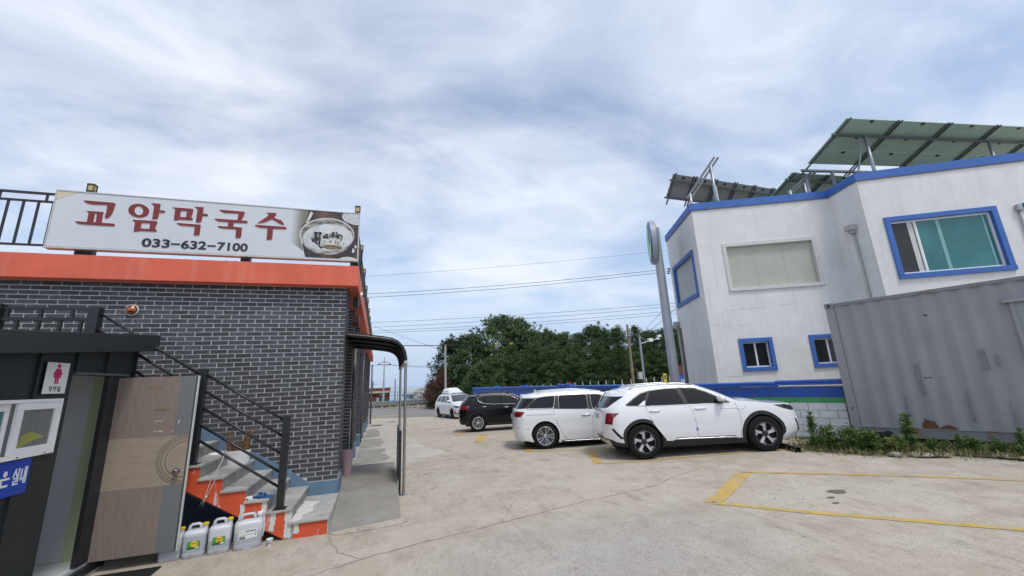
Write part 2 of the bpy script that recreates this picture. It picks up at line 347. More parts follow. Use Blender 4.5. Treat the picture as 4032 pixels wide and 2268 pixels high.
def rough_poly(poly, amp=.05, step=.18, seed=1):
    rr = random.Random(seed); out = []
    for i in range(len(poly)):
        a = Vector(poly[i]); b = Vector(poly[(i + 1) % len(poly)]); n = max(1, int((b - a).length / step))
        for k in range(n):
            p = a.lerp(b, k / n); out.append((p.x + rr.uniform(-amp, amp), p.y + rr.uniform(-amp, amp)))
    return out
# road beyond the lot
M['asphalt'] = mat('asphalt', (0.20, 0.19, 0.18), .9, var=.2, scale=.5, bump=.3, bscale=30, stretch=(.15, 1, 1))
M['paint_white'] = mat('road_paint_white', (.58, .57, .54), .8, var=.2, scale=3)
M['paint_yellow'] = mat('parking_paint_yellow', (.52, .34, .075), .75, var=.18, scale=5, bump=.1)
smear(M['paint_yellow'], (.38, .32, .24), .48, .64, 9, amt=.8); smear(M['paint_yellow'], (.36, .33, .28), .54, .66, 2.6, amt=.75)
rd = [(-60, 48.5), (-20, 41), (-.9, 37.2), (2, 35.6), (4.2, 34.2), (8, 32.6), (14, 31.2), (26, 27), (60, 14), (120, -6), (125, 8), (66, 31), (30, 44), (14, 53.5), (7.4, 57.5), (3.3, 57.4), (-1.5, 57.6), (-20, 59), (-60, 63)]
props(sheet(rd, .006).build('road', M['asphalt']), kind='structure')
def stripe(name, pts, w, matl, lift=.011, label=None):
    b = MB(); L = [Vector(p) for p in pts]; out = []
    left = []; right = []
    for i, p in enumerate(L):
        d = (L[min(i + 1, len(L) - 1)] - L[max(0, i - 1)]).normalized(); nn = Vector((-d.y, d.x)) * w / 2
        left.append(p + nn); right.append(p - nn)
    o = sheet([tuple(p) for p in left] + [tuple(p) for p in right[::-1]], lift).build(name, matl)
    return props(o, kind='structure')
stripe('road_marking', [(-20, 50.6), (-1.2, 50.3), (5.8, 49.2), (14, 45.5), (28, 38)], .30, M['paint_white'])
stripe('road_marking', [(-20, 46.3), (-1.1, 45.7), (5.3, 45.0), (13, 41.2), (26, 35)], .30, M['paint_white'])
stripe('road_marking', [(4.1, 40.2), (5.2, 39.8)], .22, M['paint_white']); stripe('road_marking', [(6.5, 39.2), (8.2, 38.6)], .22, M['paint_white'])
stripe('road_marking', [(-6, 40.6), (-1, 40.5), (1.5, 40.1)], .5, M['paint_yellow']); stripe('road_marking', [(-6, 38.6), (-.9, 38.1), (1.4, 39.2)], .35, M['paint_yellow'])
stripe('road_marking', [(-20, 56.9), (-1.4, 56.2), (7, 55.6), (14, 51.8), (29, 43)], .25, M['paint_yellow'])
# parking bay lines (yellow)
def bay(a, b, w=.10): stripe('parking_line', [a, b], w, M['paint_yellow'], .005)
def bayq(pts): props(sheet(pts, .005).build('parking_line', M['paint_yellow']), kind='structure')
bay((4.56, 8.44), (10.0, 7.36)); bayq([(4.47, 8.47), (4.66, 8.42), (5.36, 10.02), (5.14, 10.10)]); bay((9.95, 7.32), (10.35, 8.6))
bay((3.78, 10.98), (9.3, 9.05), .11); bayq([(3.72, 11.0), (3.95, 10.92), (4.48, 12.4), (4.25, 12.48)])
bay((3.04, 14.15), (8.6, 11.9), .12); bayq([(2.98, 14.18), (3.28, 14.06), (4.12, 16.5), (3.85, 16.6)])
bay((2.84, 17.06), (8.2, 14.7), .12); bayq([(2.78, 17.08), (3.06, 16.96), (3.8, 18.95), (3.55, 19.05)])
bayq([(6.41, 6.47), (6.63, 6.33), (4.74, 5.15), (4.51, 5.27)])
bay((6.45, 6.43), (9.55, 3.98), .11); bay((9.55, 3.98), (12.5, 1.65), .11); bay((4.62, 5.21), (6.84, 2.96), .12); bay((6.84, 2.96), (8.5, 1.25), .12)
# concrete patches along the restaurant, cracks, stains
M['patch'] = mat('grey_patch_concrete', (.30, .285, .25), .9, var=.16, scale=2.2, bump=.25, bscale=30)
M['pale'] = mat('pale_patch_concrete', (.475, .44, .38), .9, var=.12, scale=1.6, bump=.25, bscale=30); smear(M['pale'], (.33, .30, .26), .55, .75, 1.4, amt=.6)
M['crack'] = mat('crack_dark', (.20, .175, .145), 1.0, var=.3)
M['stain'] = mat('oil_stain', (.135, .115, .09), .8, var=.25, scale=6)
pl = [(-.7, 9.9), (.45, 9.9), (.9, 11.5), (1.9, 12.2), (1.35, 14.2), (1.2, 17), (.85, 20), (.9, 24), (.4, 28), (-.85, 29.5)]
props(sheet(rough_poly(pl, .11, .4, 3), .003).build('pale_concrete_patch', M['pale']), kind='structure')
for k, pq in enumerate(([(-.62, 10.15), (.18, 10.35), (.55, 10.6), (.1, 11.0), (-.1, 11.3), (-.66, 11.2)], [(-.66, 11.65), (.10, 11.85), (.25, 12.5), (.05, 13.6), (.2, 14.6), (-.68, 14.8)],
                         [(-.7, 15.2), (.0, 15.4), (.08, 17), (-.02, 18.4), (-.72, 18.8)], [(-.74, 19.4), (-.05, 19.6), (-.1, 23), (-.3, 25), (-.76, 25)])):
    props(sheet(rough_poly(pq, .06, .22, 40 + k), .007).build('grey_concrete_patch', M['patch']), kind='structure')
def crack(pts, w, seed, lift=.0035):
    rr = random.Random(seed); L = []
    for i in range(len(pts) - 1):
        a, b = Vector(pts[i]), Vector(pts[i + 1]); n = max(2, int((b - a).length / .10))
        for k in range(n): p = a.lerp(b, k / n); L.append((p.x + rr.uniform(-.018, .018), p.y + rr.uniform(-.018, .018)))
    L.append(pts[-1]); up = []; dn = []
    for i, p in enumerate(L):
        q = Vector(L[min(i + 1, len(L) - 1)]) - Vector(L[max(0, i - 1)]); d = q.normalized() if q.length else Vector((1, 0)); nn = Vector((-d.y, d.x)); ww = w * rr.uniform(.25, 1) * .5
        up.append(tuple(Vector(p) + nn * ww)); dn.append(tuple(Vector(p) - nn * ww))
    props(sheet(up + dn[::-1], lift).build('crack', M['crack']), kind='structure')
crack([(-1.9, 4.3), (-1.0, 4.95), (.0, 5.35), (1.6, 5.75), (3.0, 6.1), (4.45, 6.35), (5.1, 6.7), (6.0, 7.0)], .015, 2)
crack([(-.62, 6.28), (-.45, 5.6), (-.15, 5.28)], .008, 3); crack([(1.6, 5.75), (1.9, 6.4), (2.1, 6.7)], .010, 9)
crack([(.5, 7.75), (.85, 7.95), (1.05, 8.2)], .014, 5, .008); crack([(.6, 9.2), (1.2, 9.5), (1.7, 9.4)], .02, 6, .008)
def blob(cx, cy, rx, ry, seed, n=22):
    rr = random.Random(seed); ph = rr.uniform(0, 6)
    return [(cx + rx * math.cos(2 * PI * i / n) * (1 + .18 * math.sin(3 * 2 * PI * i / n + ph) + rr.uniform(-.08, .08)), cy + ry * math.sin(2 * PI * i / n) * (1 + rr.uniform(-.12, .12))) for i in range(n)]
for (cx, cy, rx, ry, sd) in ((6.61, 4.83, .15, .10, 1), (6.25, 4.67, .07, .035, 2), (6.05, 4.47, .06, .03, 3)):
    props(sheet(blob(cx, cy, rx, ry, sd), .0045).build('oil_stain', M['stain']), kind='structure')
rr = random.Random(77)
peb = MB()
for _ in range(110):
    x, y = rr.uniform(-1.5, 8), rr.uniform(3.6, 9.5); s = rr.uniform(.004, .010)
    peb.ell((x, y, zg(y, x) + s * .3), s * rr.uniform(.8, 1.6), s, s * .6, 6, 4)
M['pebble'] = mat('pebble', (.2, .19, .17), .9, var=.4, scale=3)
props(peb.build('scattered_grit', M['pebble'], smooth=True), 'loose grit and tiny stones scattered over the concrete lot', 'grit', kind='stuff')
# manhole and drain
M['iron'] = mat('cast_iron', (.09, .085, .08), .7, var=.25, scale=20, bump=.3)
mb = MB().lathe([(0, .012), (.30, .012), (.33, .010), (.36, .002)], (.70, 31.2, zg(31.2)), 24); mb.solo('manhole_cover', M['iron'], 'round dark manhole cover in the concrete near the road', 'manhole')
mb = MB().lathe([(0, .03), (.34, .03), (.38, .024), (.40, .0)], (-.3, 28.3, zg(28.3)), 20); mb.solo('drain_cover', M['iron'], 'round drain lid beside the far corner of the restaurant', 'drain', bevel=0)
# ------------------------------------------------------------------ restaurant building (left)
YF = 7.684; XC = -.665
def xside(y): return XC - .0092 * (y - YF)
res = thing('restaurant_building', 'long black brick restaurant with orange parapet on the left', 'building', (-5, 18, 0))
PIL = [(YF, 8.25), (9.95, 10.4), (12.9, 13.3), (16.0, 16.4), (19.5, 19.9), (23.0, 23.4), (26.5, 26.9), (30.0, 30.5)]
w = MB()
def plan_box(b, x0f, y0, y1, z0, z1, xl=-9.5):
    b.add([(xl, y0, z0), (x0f(y0), y0, z0), (x0f(y1), y1, z0), (xl, y1, z0), (xl, y0, z1), (x0f(y0), y0, z1), (x0f(y1), y1, z1), (xl, y1, z1)],
          [(0, 3, 2, 1), (4, 5, 6, 7), (0, 1, 5, 4), (1, 2, 6, 5), (2, 3, 7, 6), (3, 0, 4, 7)])
plan_box(w, lambda y: xside(y) - .20, YF + .003, 30.5, -.95, 3.66)
for a, b_ in PIL: plan_box(w, lambda y: xside(y) - .008, a + .003, b_, -.95, 3.66, xside(a) - .2005)
wall = w.build('wall', M['mortar'], res)
# bricks of the front wall
BL, BH, BP, BR_ = .2275, .0605, .2385, .0718
def unit_brick(l, h, d, name='brick'):
    e = .0025
    b = MB(); x0, x1, z0, z1 = -l / 2, l / 2, -h / 2, h / 2
    b.add([(x0, d, z0), (x1, d, z0), (x1, d, z1), (x0, d, z1), (x0 + e, 0, z0 + e), (x1 - e, 0, z0 + e), (x1 - e, 0, z1 - e), (x0 + e, 0, z1 - e)], [(4, 5, 6, 7), (0, 1, 5, 4), (1, 2, 6, 5), (2, 3, 7, 6), (3, 0, 4, 7)])
    return b
brick_me = unit_brick(BL, BH, .022).mesh(M['brick'])
half_me = unit_brick(BL * .38, BH, .022).mesh(M['brick'])
def plinth_top(x):
    return float(np.interp(x, [-2.678, -1.976, -1.414, -1.008, -.678], [1.416, .975, .638, .352, .346])) if x > -2.678 else min(2.0, 1.416 + (-2.678 - x) * .62)
allb = []
for r in range(0, 47):
    zc_ = 3.571 + .0359 - BR_ * r
    off = 0 if r % 2 == 0 else BP / 2
    k = 0
    while True:
        xr_ = -.668 - off + (0 if off == 0 else BP / 2 - .092) - k * BP if False else None
        # joints measured at x=-0.768 (even) and -0.903 (odd)
        joint = -.768 if r % 2 else -.7735 - BP * .5 + .0
        x1 = joint - k * BP - .0055; x0 = x1 - BL
        if x1 < -9.3: break
        if k == 0: allb.append(('end', (joint + .0055 - .668 - .002) / 2 , zc_, abs(joint + .666) - .0055 * 2))
        allb.append(('b', (x0 + x1) / 2, zc_, BL)); k += 1
cand = []; rest = []; mb_rest = []
for kind, x, z, l in allb:
    if z - BH / 2 < plinth_top(x) + .002 or z > 3.64: continue
    vis = kind == 'b' and x > -5.3 and z > .3
    occl = (x < -3.25 and z < 2.75) or (x < -2.2 and z < 2.0 and False)
    d = math.sqrt(x * x + YF * YF + (z - 1.85) ** 2)
    (cand if vis and not occl else rest).append((d, kind, x, z, l))
cand.sort(); rest += cand[300:]; cand = cand[:300]
for d, kind, x, z, l in cand:
    o = link(brick_me, 'brick', wall, (x - ORG[wall].x, YF - .004 - ORG[wall].y, z - ORG[wall].z))
fld = MB(); rl = []
def add_brick(b, cx, cy, cz, l, ax='x', flip=1):
    u = unit_brick(l, BH, .022); rv = random.random()
    for i in range(len(u.v)): rl.append(rv)
    if ax == 'x': b.add([(cx + p[0], cy + p[1], cz + p[2]) for p in u.v], u.f)
    else: b.add([(cx - p[1], cy + p[0], cz + p[2]) for p in u.v], u.f)
for d, kind, x, z, l in rest: add_brick(fld, x, YF - .004, z, l)
# side bricks: pilasters and the recessed wall between them
def side_bricks(y0, y1, xf, zlo):
    for r in range(0, 52):
        zc_ = 3.571 + .0359 - BR_ * r
        if zc_ - BH / 2 < zlo or zc_ > 3.64: continue
        y = y0 - (BP / 2 if r % 2 else 0)
        while y < y1:
            a, b_ = max(y, y0), min(y + BL, y1)
            if b_ - a > .03: add_brick(fld, xf((a + b_) / 2), (a + b_) / 2, zc_, b_ - a, 'y')
            y += BP
for a, b_ in PIL: side_bricks(a, b_, lambda y: xside(y) + .004, zg((a + b_) / 2) + .42)
for i in range(1, len(PIL) - 1):
    side_bricks(PIL[i][1], PIL[i + 1][0], lambda y: xside(y) - .188, zg(PIL[i][1]) + .45)
# pilaster front returns (faces looking at the camera)
for a, b_ in PIL[1:]:
    for r in range(0, 52):
        zc_ = 3.571 + .0359 - BR_ * r
        if zg(a) + .42 < zc_ < 3.64: add_brick(fld, xside(a) - .10, a - .008, zc_, .17)
fo = fld.build('brick_field', M['brick'], wall); fo['kind'] = 'stuff'
at = fo.data.attributes.new('rnd', 'FLOAT', 'POINT'); at.data.foreach_set('value', rl)
# plinth (blue-grey), following the stair on the front
pp = [(-2.9, 1.2), (-2.9, 1.56), (-2.678, 1.416), (-1.976, .975), (-1.414, .638), (-1.06, .375), (-1.008, .352), (-.664, .346), (-.664, -.05), (-2.9, -.05)]
pl_ = MB().flat(pp, lambda u, v, t: (u, YF - .002 - t, v), .016)
pl_.build('plinth', M['blue_plinth'], res)
for a, b_ in PIL:
    pl_ = MB(); pl_.add([(xside(a) + .014 - (.9 if k in (0, 3) else 0), (a - .010 if k in (0, 1) else b_ + .008) if a > YF else (a - .0005 if k in (0, 1) else b_ + .008), zz) for zz in (-.95, zg(a) + .40) for k in range(4)],
            [(0, 3, 2, 1), (4, 5, 6, 7), (0, 1, 5, 4), (1, 2, 6, 5), (2, 3, 7, 6), (3, 0, 4, 7)]); pl_.build('plinth', M['blue_plinth'], res)
for i in range(1, len(PIL) - 1):
    a, b_ = PIL[i][1], PIL[i + 1][0]
    pl_ = MB(); pl_.add([(xside(a) - .172 if k in (1, 2) else xside(a) - .6, a if k in (0, 1) else b_, zz) for zz in (-.95, zg(a) + .43) for k in range(4)], [(4, 5, 6, 7), (1, 2, 6, 5)]); pl_.build('plinth', M['blue_plinth'], res)
# recessed entrance and side windows
b = MB().box(xside(9) - .55, xside(9) - .50, 8.26, 9.94, .1, 2.7); dr = b.build('door', M['black_metal'], res)
MB().box(xside(9) - .499, xside(9) - .492, 8.36, 9.06, .35, 2.6).build('pane', M['glass_dark'], dr); MB().box(xside(9) - .499, xside(9) - .492, 9.14, 9.84, .35, 2.6).build('pane', M['glass_dark'], dr)
for i in range(1, len(PIL) - 1):
    a, b_ = PIL[i][1], PIL[i + 1][0]; x = xside((a + b_) / 2) - .19; zb, zt_ = zg(a) + 1.2, 2.75
    b = MB(); b.box(x, x + .05, a + .35, b_ - .35, zb, zb + .06); b.box(x, x + .05, a + .35, b_ - .35, zt_ - .06, zt_); b.box(x, x + .05, a + .35, a + .41, zb + .06, zt_ - .06); b.box(x, x + .05, b_ - .41, b_ - .35, zb + .06, zt_ - .06); b.box(x, x + .05, (a + b_) / 2 - .03, (a + b_) / 2 + .03, zb + .06, zt_ - .06)
    wn = b.build('window', M['black_metal'], res); MB().box(x, x + .02, a + .41, b_ - .41, zb + .06, zt_ - .06).build('pane', M['glass_dark'], wn)
# orange parapet
OV = .19
pt = MB()
def par(z0, z1, ov, th, yend=30.6):
    xo = lambda y: xside(y) + ov; yo = YF - ov
    pt.box(-9.6, xo(yo), yo, yo + th, z0, z1)
    pt.add([(xo(yo + th) - th, yo + th, z0), (xo(yo + th), yo + th, z0), (xo(yend), yend, z0), (xo(yend) - th, yend, z0), (xo(yo + th) - th, yo + th, z1), (xo(yo + th), yo + th, z1), (xo(yend), yend, z1), (xo(yend) - th, yend, z1)],
           [(0, 3, 2, 1), (4, 5, 6, 7), (1, 2, 6, 5), (2, 3, 7, 6), (3, 0, 4, 7)])
par(3.645, 4.02, OV, .17)
slab = MB(); plan_box(slab, lambda y: xside(y) + OV - .002, YF - OV + .002, 30.59, 3.662, 3.70, -9.55); slab.build('roof', M['orange'], res)
pt.build('parapet', M['orange'], res, bevel=.008)
MB().box(-9.5, -.62, YF - .13, YF - .10, 3.628, 3.644).build('drip_edge', M['orange'], res)
# downpipes, leader box, fittings
M['brown_metal'] = mat('brown_metal', (.14, .035, .03), .45, var=.15)
def dp(x, y, z0, z1, r, m):
    o = MB().tube([(x, y, z0), (x, y, z1)], r, 10).build('downpipe', m, res, smooth=True); MB().box(x - .09, x + r * .8, y - .02, y + .02, 1.2, 1.24).build('pipe_bracket', M['galv_dark'], o); return o
M['pipe_brown'] = mat('weathered_steel_pipe', (.16, .145, .13), .4, .5, var=.3, scale=3)
dp(xside(10.55) + .03, 10.55, .1, 3.2, .045, M['pipe_brown']); dp(xside(16.6) + .02, 16.6, -.1, 3.4, .04, M['pipe_brown']); dp(xside(30.6) + .14, 30.62, -.6, 3.45, .06, M['galv_dark'])
b = MB(); b.flat([(-.09, .0), (.09, 0), (.09, -.14), (.04, -.24), (-.04, -.24), (-.09, -.14)], lambda u, v, t: (xside(9.2) + .02 + t, 9.2 + u, 3.38 + v), .14); b.build('leader_box', M['brown_metal'], res)
# copper vent cap on the front wall
M['copper'] = mat('copper', (.42, .16, .07), .28, 1.0, var=.25, scale=9)
v = thing('vent_cap', 'round copper vent cap high on the black brick wall', 'vent', (-3.78, YF - .02, 3.20))
MB().lathe([(0, -.012), (.088, -.012), (.092, .006), (.088, .012)], (-3.78, YF - .018, 3.20), 20, 'Y').build('wall_seal', M['mortar'], v, smooth=True)
MB().ell((-3.78, YF - .03, 3.20), .075, .055, .075, 18, 10).build('hood', M['copper'], v, smooth=True)
# eave lamp and dome camera
b = MB().box(-.60, -.50, 8.30, 8.42, 3.42, 3.60); b.box(-.565, -.535, 8.34, 8.38, 3.60, 3.662); b.solo('eave_speaker', M['black_metal'], 'small black box hanging under the orange eave near the corner', 'speaker', bevel=.006)
cm = thing('dome_camera', 'small white dome security camera on the orange parapet side', 'camera', (xside(8.6) + OV, 8.6, 3.72))
MB().lathe([(.0, 0), (.055, 0), (.055, .03), (.045, .045)], (xside(8.6) + OV - .001, 8.6, 3.72), 14, 'X').build('base', M['white_pvc'], cm, smooth=35)
MB().ell((xside(8.6) + OV + .05, 8.6, 3.72), .04, .04, .04, 12, 8).build('dome', M['glass_dark'], cm, smooth=True)
MB().tube([(xside(8.65) + OV + .01, 8.65, 3.73), (xside(8.65) + OV + .012, 8.9, 3.74)], .006, 6).build('cable', M['white_pvc'], cm)

# ------------------------------------------------------------------ roof railing and lamps
rl_t = thing('roof_railing', 'black metal railing along the restaurant roof edge behind the sign', 'railing', (-.6, 18, 4.02))
yr = 7.62; RX = lambda y: xside(y) + .10
for z0, z1 in ((5.005, 5.04), (4.875, 4.905), (4.165, 4.195)):
    MB().box(-9.4, RX(yr) + .015, yr - .015, yr + .015, z0, z1).build('rail', M['black_metal'], rl_t)
    MB().bar((RX(yr + .02), yr + .02, (z0 + z1) / 2), (RX(30.4), 30.4, (z0 + z1) / 2), .03, z1 - z0).build('rail', M['black_metal'], rl_t)
pick = MB().box(-.012, .012, -.012, .012, 0, .678).mesh(M['black_metal'])
x = -9.2
while x < -.75:
    link(pick, 'picket', rl_t, Vector((x, yr, 4.196)) - ORG[rl_t]); x += .176
y = 7.9
while y < 30.3:
    link(pick, 'picket', rl_t, Vector((RX(y), y, 4.196)) - ORG[rl_t]); y += .176
ticks = [-5.07 - .55 * k for k in range(8)]
for xx in ticks: MB().box(xx - .012, xx + .012, yr - .012, yr + .012, 4.906, 5.004).build('picket', M['black_metal'], rl_t)
post = MB().box(-.035, .035, -.035, .035, 0, 1.08).mesh(M['black_metal'])
posts = [(-.545, yr), (-4.55, yr), (-8.5, yr)] + [(RX(yy), yy) for yy in (9.9, 12.0, 14.1, 16.2, 18.3, 20.4, 22.5, 24.6, 26.7, 28.8)]
for px, py in posts: link(post, 'post', rl_t, Vector((px, py, 4.0)) - ORG[rl_t])
M['lamp_glass'] = mat('amber_lamp_glass', (.52, .40, .17), .25, var=.15)
ORD = ['first', 'second', 'third', 'fourth', 'fifth', 'sixth', 'seventh', 'eighth', 'ninth', 'tenth', 'eleventh', 'twelfth', 'thirteenth', 'fourteenth', 'fifteenth', 'sixteenth', 'seventeenth', 'eighteenth']
def post_lamp(px, py, label):
    t = thing('post_lamp', label, 'lamp', (px, py, 5.08), 'square lamps on the roof railing posts')
    b = MB().box(-.045, .045, -.045, .045, 0, .045); b.build_local = None
    b.v = [(p[0] + px, p[1] + py, p[2] + 5.08) for p in b.v]; b.build('base', M['black_metal'], t)
    g_ = MB().box(px - .036, px + .036, py - .036, py + .036, 5.126, 5.222); g_.build('lantern', M['lamp_glass'], t)
    c = MB().box(px - .047, px + .047, py - .047, py + .047, 5.223, 5.240)
    for sx in (-1, 1):
        for sy in (-1, 1): c.box(px + sx * .041 - .005, px + sx * .041 + .005, py + sy * .041 - .005, py + sy * .041 + .005, 5.126, 5.222)
    c.build('cap', M['black_metal'], t)
post_lamp(-.545, yr, 'square amber lamp standing above the right end of the sign'); post_lamp(-4.55, yr, 'square amber lamp standing above the left part of the sign')
for k, (px, py) in enumerate(posts[3:]):
    post_lamp(px, py, 'square lamp on the roof side railing, ' + ORD[k] + ' behind the sign corner')
# frames lying on the roof behind the sign
fr = thing('roof_frame', 'galvanised rack lying on the restaurant roof under the sign', 'frame', (-3.5, 9.6, 3.7))
for a, c in (((-4.6, 9.2, 4.42), (-3.2, 9.2, 4.42)), ((-4.6, 9.2, 4.37), (-3.2, 9.2, 4.37)), ((-3.22, 9.2, 3.7), (-3.22, 9.2, 4.45)), ((-4.5, 9.2, 3.7), (-4.5, 9.2, 4.45)), ((-4.3, 9.2, 4.45), (-3.7, 9.6, 4.1))): MB().bar(a, c, .04).build('bar', M['galv'], fr)
for k in range(3): MB().bar((-3.15 + .16 * k, 9.2, 4.50), (-2.15 + .14 * k, 11.2, 4.2), .10, .03).build('slat', M['galv_dark'], fr)

# ------------------------------------------------------------------ the sign
SY = 7.47
sg = thing('restaurant_sign', 'wide white sign with maroon Korean lettering, phone number and noodle bowl', 'sign', (-2.75, 7.5, 4.1))
SX0, SX1, SZ0, SZ1 = -4.868, -.507, 4.135, 5.03
pn = MB().box(SX0, SX1, SY + .004, SY + .10, SZ0, SZ1).build('panel', M['sign_white'], sg)
b = MB(); t_ = .014
b.box(SX0 - t_, SX1 + t_, SY - .006, SY + .11, SZ1, SZ1 + t_); b.box(SX0 - t_, SX1 + t_, SY - .006, SY + .11, SZ0 - .035, SZ0); b.box(SX0 - t_, SX0, SY - .006, SY + .11, SZ0, SZ1); b.box(SX1, SX1 + t_, SY - .006, SY + .11, SZ0, SZ1)
b.build('frame', M['alu'], sg)
for px in (-4.43, -2.30, -.56): MB().box(px - .07, px + .07, SY + .112, SY + .20, 4.02, 4.55).build('post', M['black_metal'], sg)
M['cream'] = mat('sign_patch_cream', (.60, .54, .40), .5, var=.05)
MB().flat([(SX0, SZ1), (SX0 + .26, SZ1), (SX0, SZ1 - .15)], lambda u, v, t: (u, SY + .0035 - t, v), .002).build('worn_corner', M['cream'], pn)
LET = [[[(-4.533,4.896),(-4.518,4.9),(-4.156,4.896),(-4.132,4.882),(-4.13,4.848),(-4.149,4.703),(-4.183,4.637),(-4.209,4.622),(-4.23,4.633),(-4.233,4.672),(-4.226,4.736),(-4.232,4.848),(-4.428,4.84),(-4.471,4.849),(-4.506,4.865)],None],[[(-4.474,4.727),(-4.261,4.728),(-4.257,4.546),(-4.104,4.545),(-4.085,4.524),(-4.088,4.505),(-4.105,4.497),(-4.515,4.5),(-4.555,4.515),(-4.577,4.542),(-4.571,4.547),(-4.439,4.546),(-4.44,4.692),(-4.451,4.71)],[(-4.361,4.704),(-4.337,4.687),(-4.33,4.548),(-4.362,4.548)]],[[(-3.682,4.79),(-3.684,4.757),(-3.696,4.726),(-3.718,4.701),(-3.749,4.683),(-3.785,4.674),(-3.824,4.674),(-3.863,4.684),(-3.898,4.702),(-3.926,4.727),(-3.947,4.758),(-3.957,4.791),(-3.956,4.824),(-3.944,4.854),(-3.922,4.88),(-3.892,4.898),(-3.856,4.908),(-3.817,4.908),(-3.778,4.898),(-3.742,4.88),(-3.713,4.855),(-3.692,4.824)],[(-3.763,4.791),(-3.762,4.769),(-3.766,4.749),(-3.774,4.733),(-3.786,4.721),(-3.801,4.715),(-3.817,4.715),(-3.833,4.721),(-3.848,4.733),(-3.861,4.749),(-3.87,4.769),(-3.875,4.791),(-3.876,4.812),(-3.872,4.832),(-3.864,4.849),(-3.852,4.861),(-3.837,4.867),(-3.821,4.867),(-3.805,4.861),(-3.79,4.849),(-3.777,4.832),(-3.768,4.812)]],[[(-3.677,4.937),(-3.549,4.936),(-3.546,4.823),(-3.492,4.825),(-3.469,4.807),(-3.479,4.783),(-3.548,4.78),(-3.549,4.697),(-3.56,4.666),(-3.628,4.658),(-3.631,4.886),(-3.649,4.907)],None],[[(-3.883,4.624),(-3.872,4.632),(-3.564,4.633),(-3.549,4.612),(-3.56,4.546),(-3.568,4.501),(-3.544,4.483),(-3.541,4.461),(-3.559,4.448),(-3.754,4.448),(-3.774,4.434),(-3.838,4.432),(-3.843,4.588),(-3.861,4.611)],[(-3.754,4.585),(-3.645,4.586),(-3.642,4.493),(-3.756,4.49)]],[[(-3.385,4.889),(-3.372,4.893),(-3.106,4.891),(-3.09,4.875),(-3.098,4.792),(-3.108,4.74),(-3.084,4.722),(-3.084,4.698),(-3.102,4.684),(-3.272,4.682),(-3.286,4.669),(-3.34,4.666),(-3.342,4.857),(-3.359,4.871)],[(-3.261,4.839),(-3.18,4.841),(-3.179,4.732),(-3.26,4.73)]],[[(-3.081,4.931),(-2.953,4.933),(-2.952,4.819),(-2.895,4.819),(-2.874,4.799),(-2.886,4.777),(-2.951,4.774),(-2.957,4.681),(-2.974,4.654),(-3.035,4.654),(-3.036,4.88),(-3.055,4.905)],None],[[(-3.294,4.618),(-3.284,4.624),(-2.96,4.619),(-2.956,4.452),(-2.969,4.426),(-3.038,4.426),(-3.039,4.577),(-3.232,4.579),(-3.269,4.595)],None],[[(-2.725,4.902),(-2.713,4.911),(-2.366,4.907),(-2.348,4.892),(-2.356,4.841),(-2.39,4.745),(-2.302,4.742),(-2.289,4.724),(-2.306,4.696),(-2.494,4.69),(-2.494,4.619),(-2.366,4.615),(-2.362,4.45),(-2.379,4.42),(-2.447,4.418),(-2.449,4.572),(-2.663,4.575),(-2.702,4.588),(-2.722,4.608),(-2.713,4.616),(-2.578,4.615),(-2.577,4.697),(-2.717,4.696),(-2.754,4.714),(-2.779,4.739),(-2.769,4.745),(-2.45,4.745),(-2.441,4.861),(-2.653,4.859),(-2.694,4.875)],None],[[(-2.022,4.921),(-1.873,4.927),(-1.868,4.91),(-1.885,4.863),(-1.903,4.836),(-1.817,4.803),(-1.797,4.808),(-1.742,4.744),(-1.735,4.714),(-1.764,4.707),(-1.934,4.805),(-2.027,4.74),(-2.13,4.709),(-2.14,4.721),(-2.11,4.748),(-2.019,4.836),(-1.986,4.889)],None],[[(-2.182,4.673),(-2.172,4.681),(-1.703,4.679),(-1.687,4.657),(-1.704,4.633),(-1.899,4.628),(-1.895,4.453),(-1.911,4.423),(-1.982,4.418),(-1.985,4.629),(-2.108,4.632),(-2.153,4.648)],None]]
groups = [(0, 1), (2, 3, 4), (5, 6, 7), (8,), (9, 10)]
def off_poly(p, d):
    a = sum(p[i][0] * p[(i + 1) % len(p)][1] - p[(i + 1) % len(p)][0] * p[i][1] for i in range(len(p))); s = 1 if a > 0 else -1; out = []
    for i in range(len(p)):
        q0, q1, q2 = Vector(p[i - 1]), Vector(p[i]), Vector(p[(i + 1) % len(p)])
        d1 = (q1 - q0).normalized(); d2 = (q2 - q1).normalized(); n = Vector((d1.y + d2.y, -d1.x - d2.x)); n = n.normalized() if n.length > 1e-6 else Vector((d1.y, -d1.x)); out.append(tuple(q1 + n * d * s))
    return out
for gi in groups:
    b = MB(); h = MB()
    for i in gi:
        o_, ho = LET[i]
        b.flat(o_, lambda u, v, t: (u, SY - .001 - t, v), .004, [ho] if ho else ())
        h.flat(off_poly(o_, .010), lambda u, v, t: (u, SY + .0035 - t, v), .002, [off_poly(ho, -.010)] if ho else ())
    o = b.build('letter', M['sign_red'], sg); h.build('letter_outline', M['halo'], o)
def text_mesh(s, size, bold=0.0):
    cu = bpy.data.curves.new('txt', 'FONT'); cu.body = s; cu.size = size; cu.offset = bold; cu.extrude = .0015; cu.resolution_u = 4
    o = bpy.data.objects.new('txt', cu); COL.objects.link(o); dg = bpy.context.evaluated_depsgraph_get(); me = bpy.data.meshes.new_from_object(o.evaluated_get(dg))
    bpy.data.objects.remove(o); bpy.data.curves.remove(cu); return me
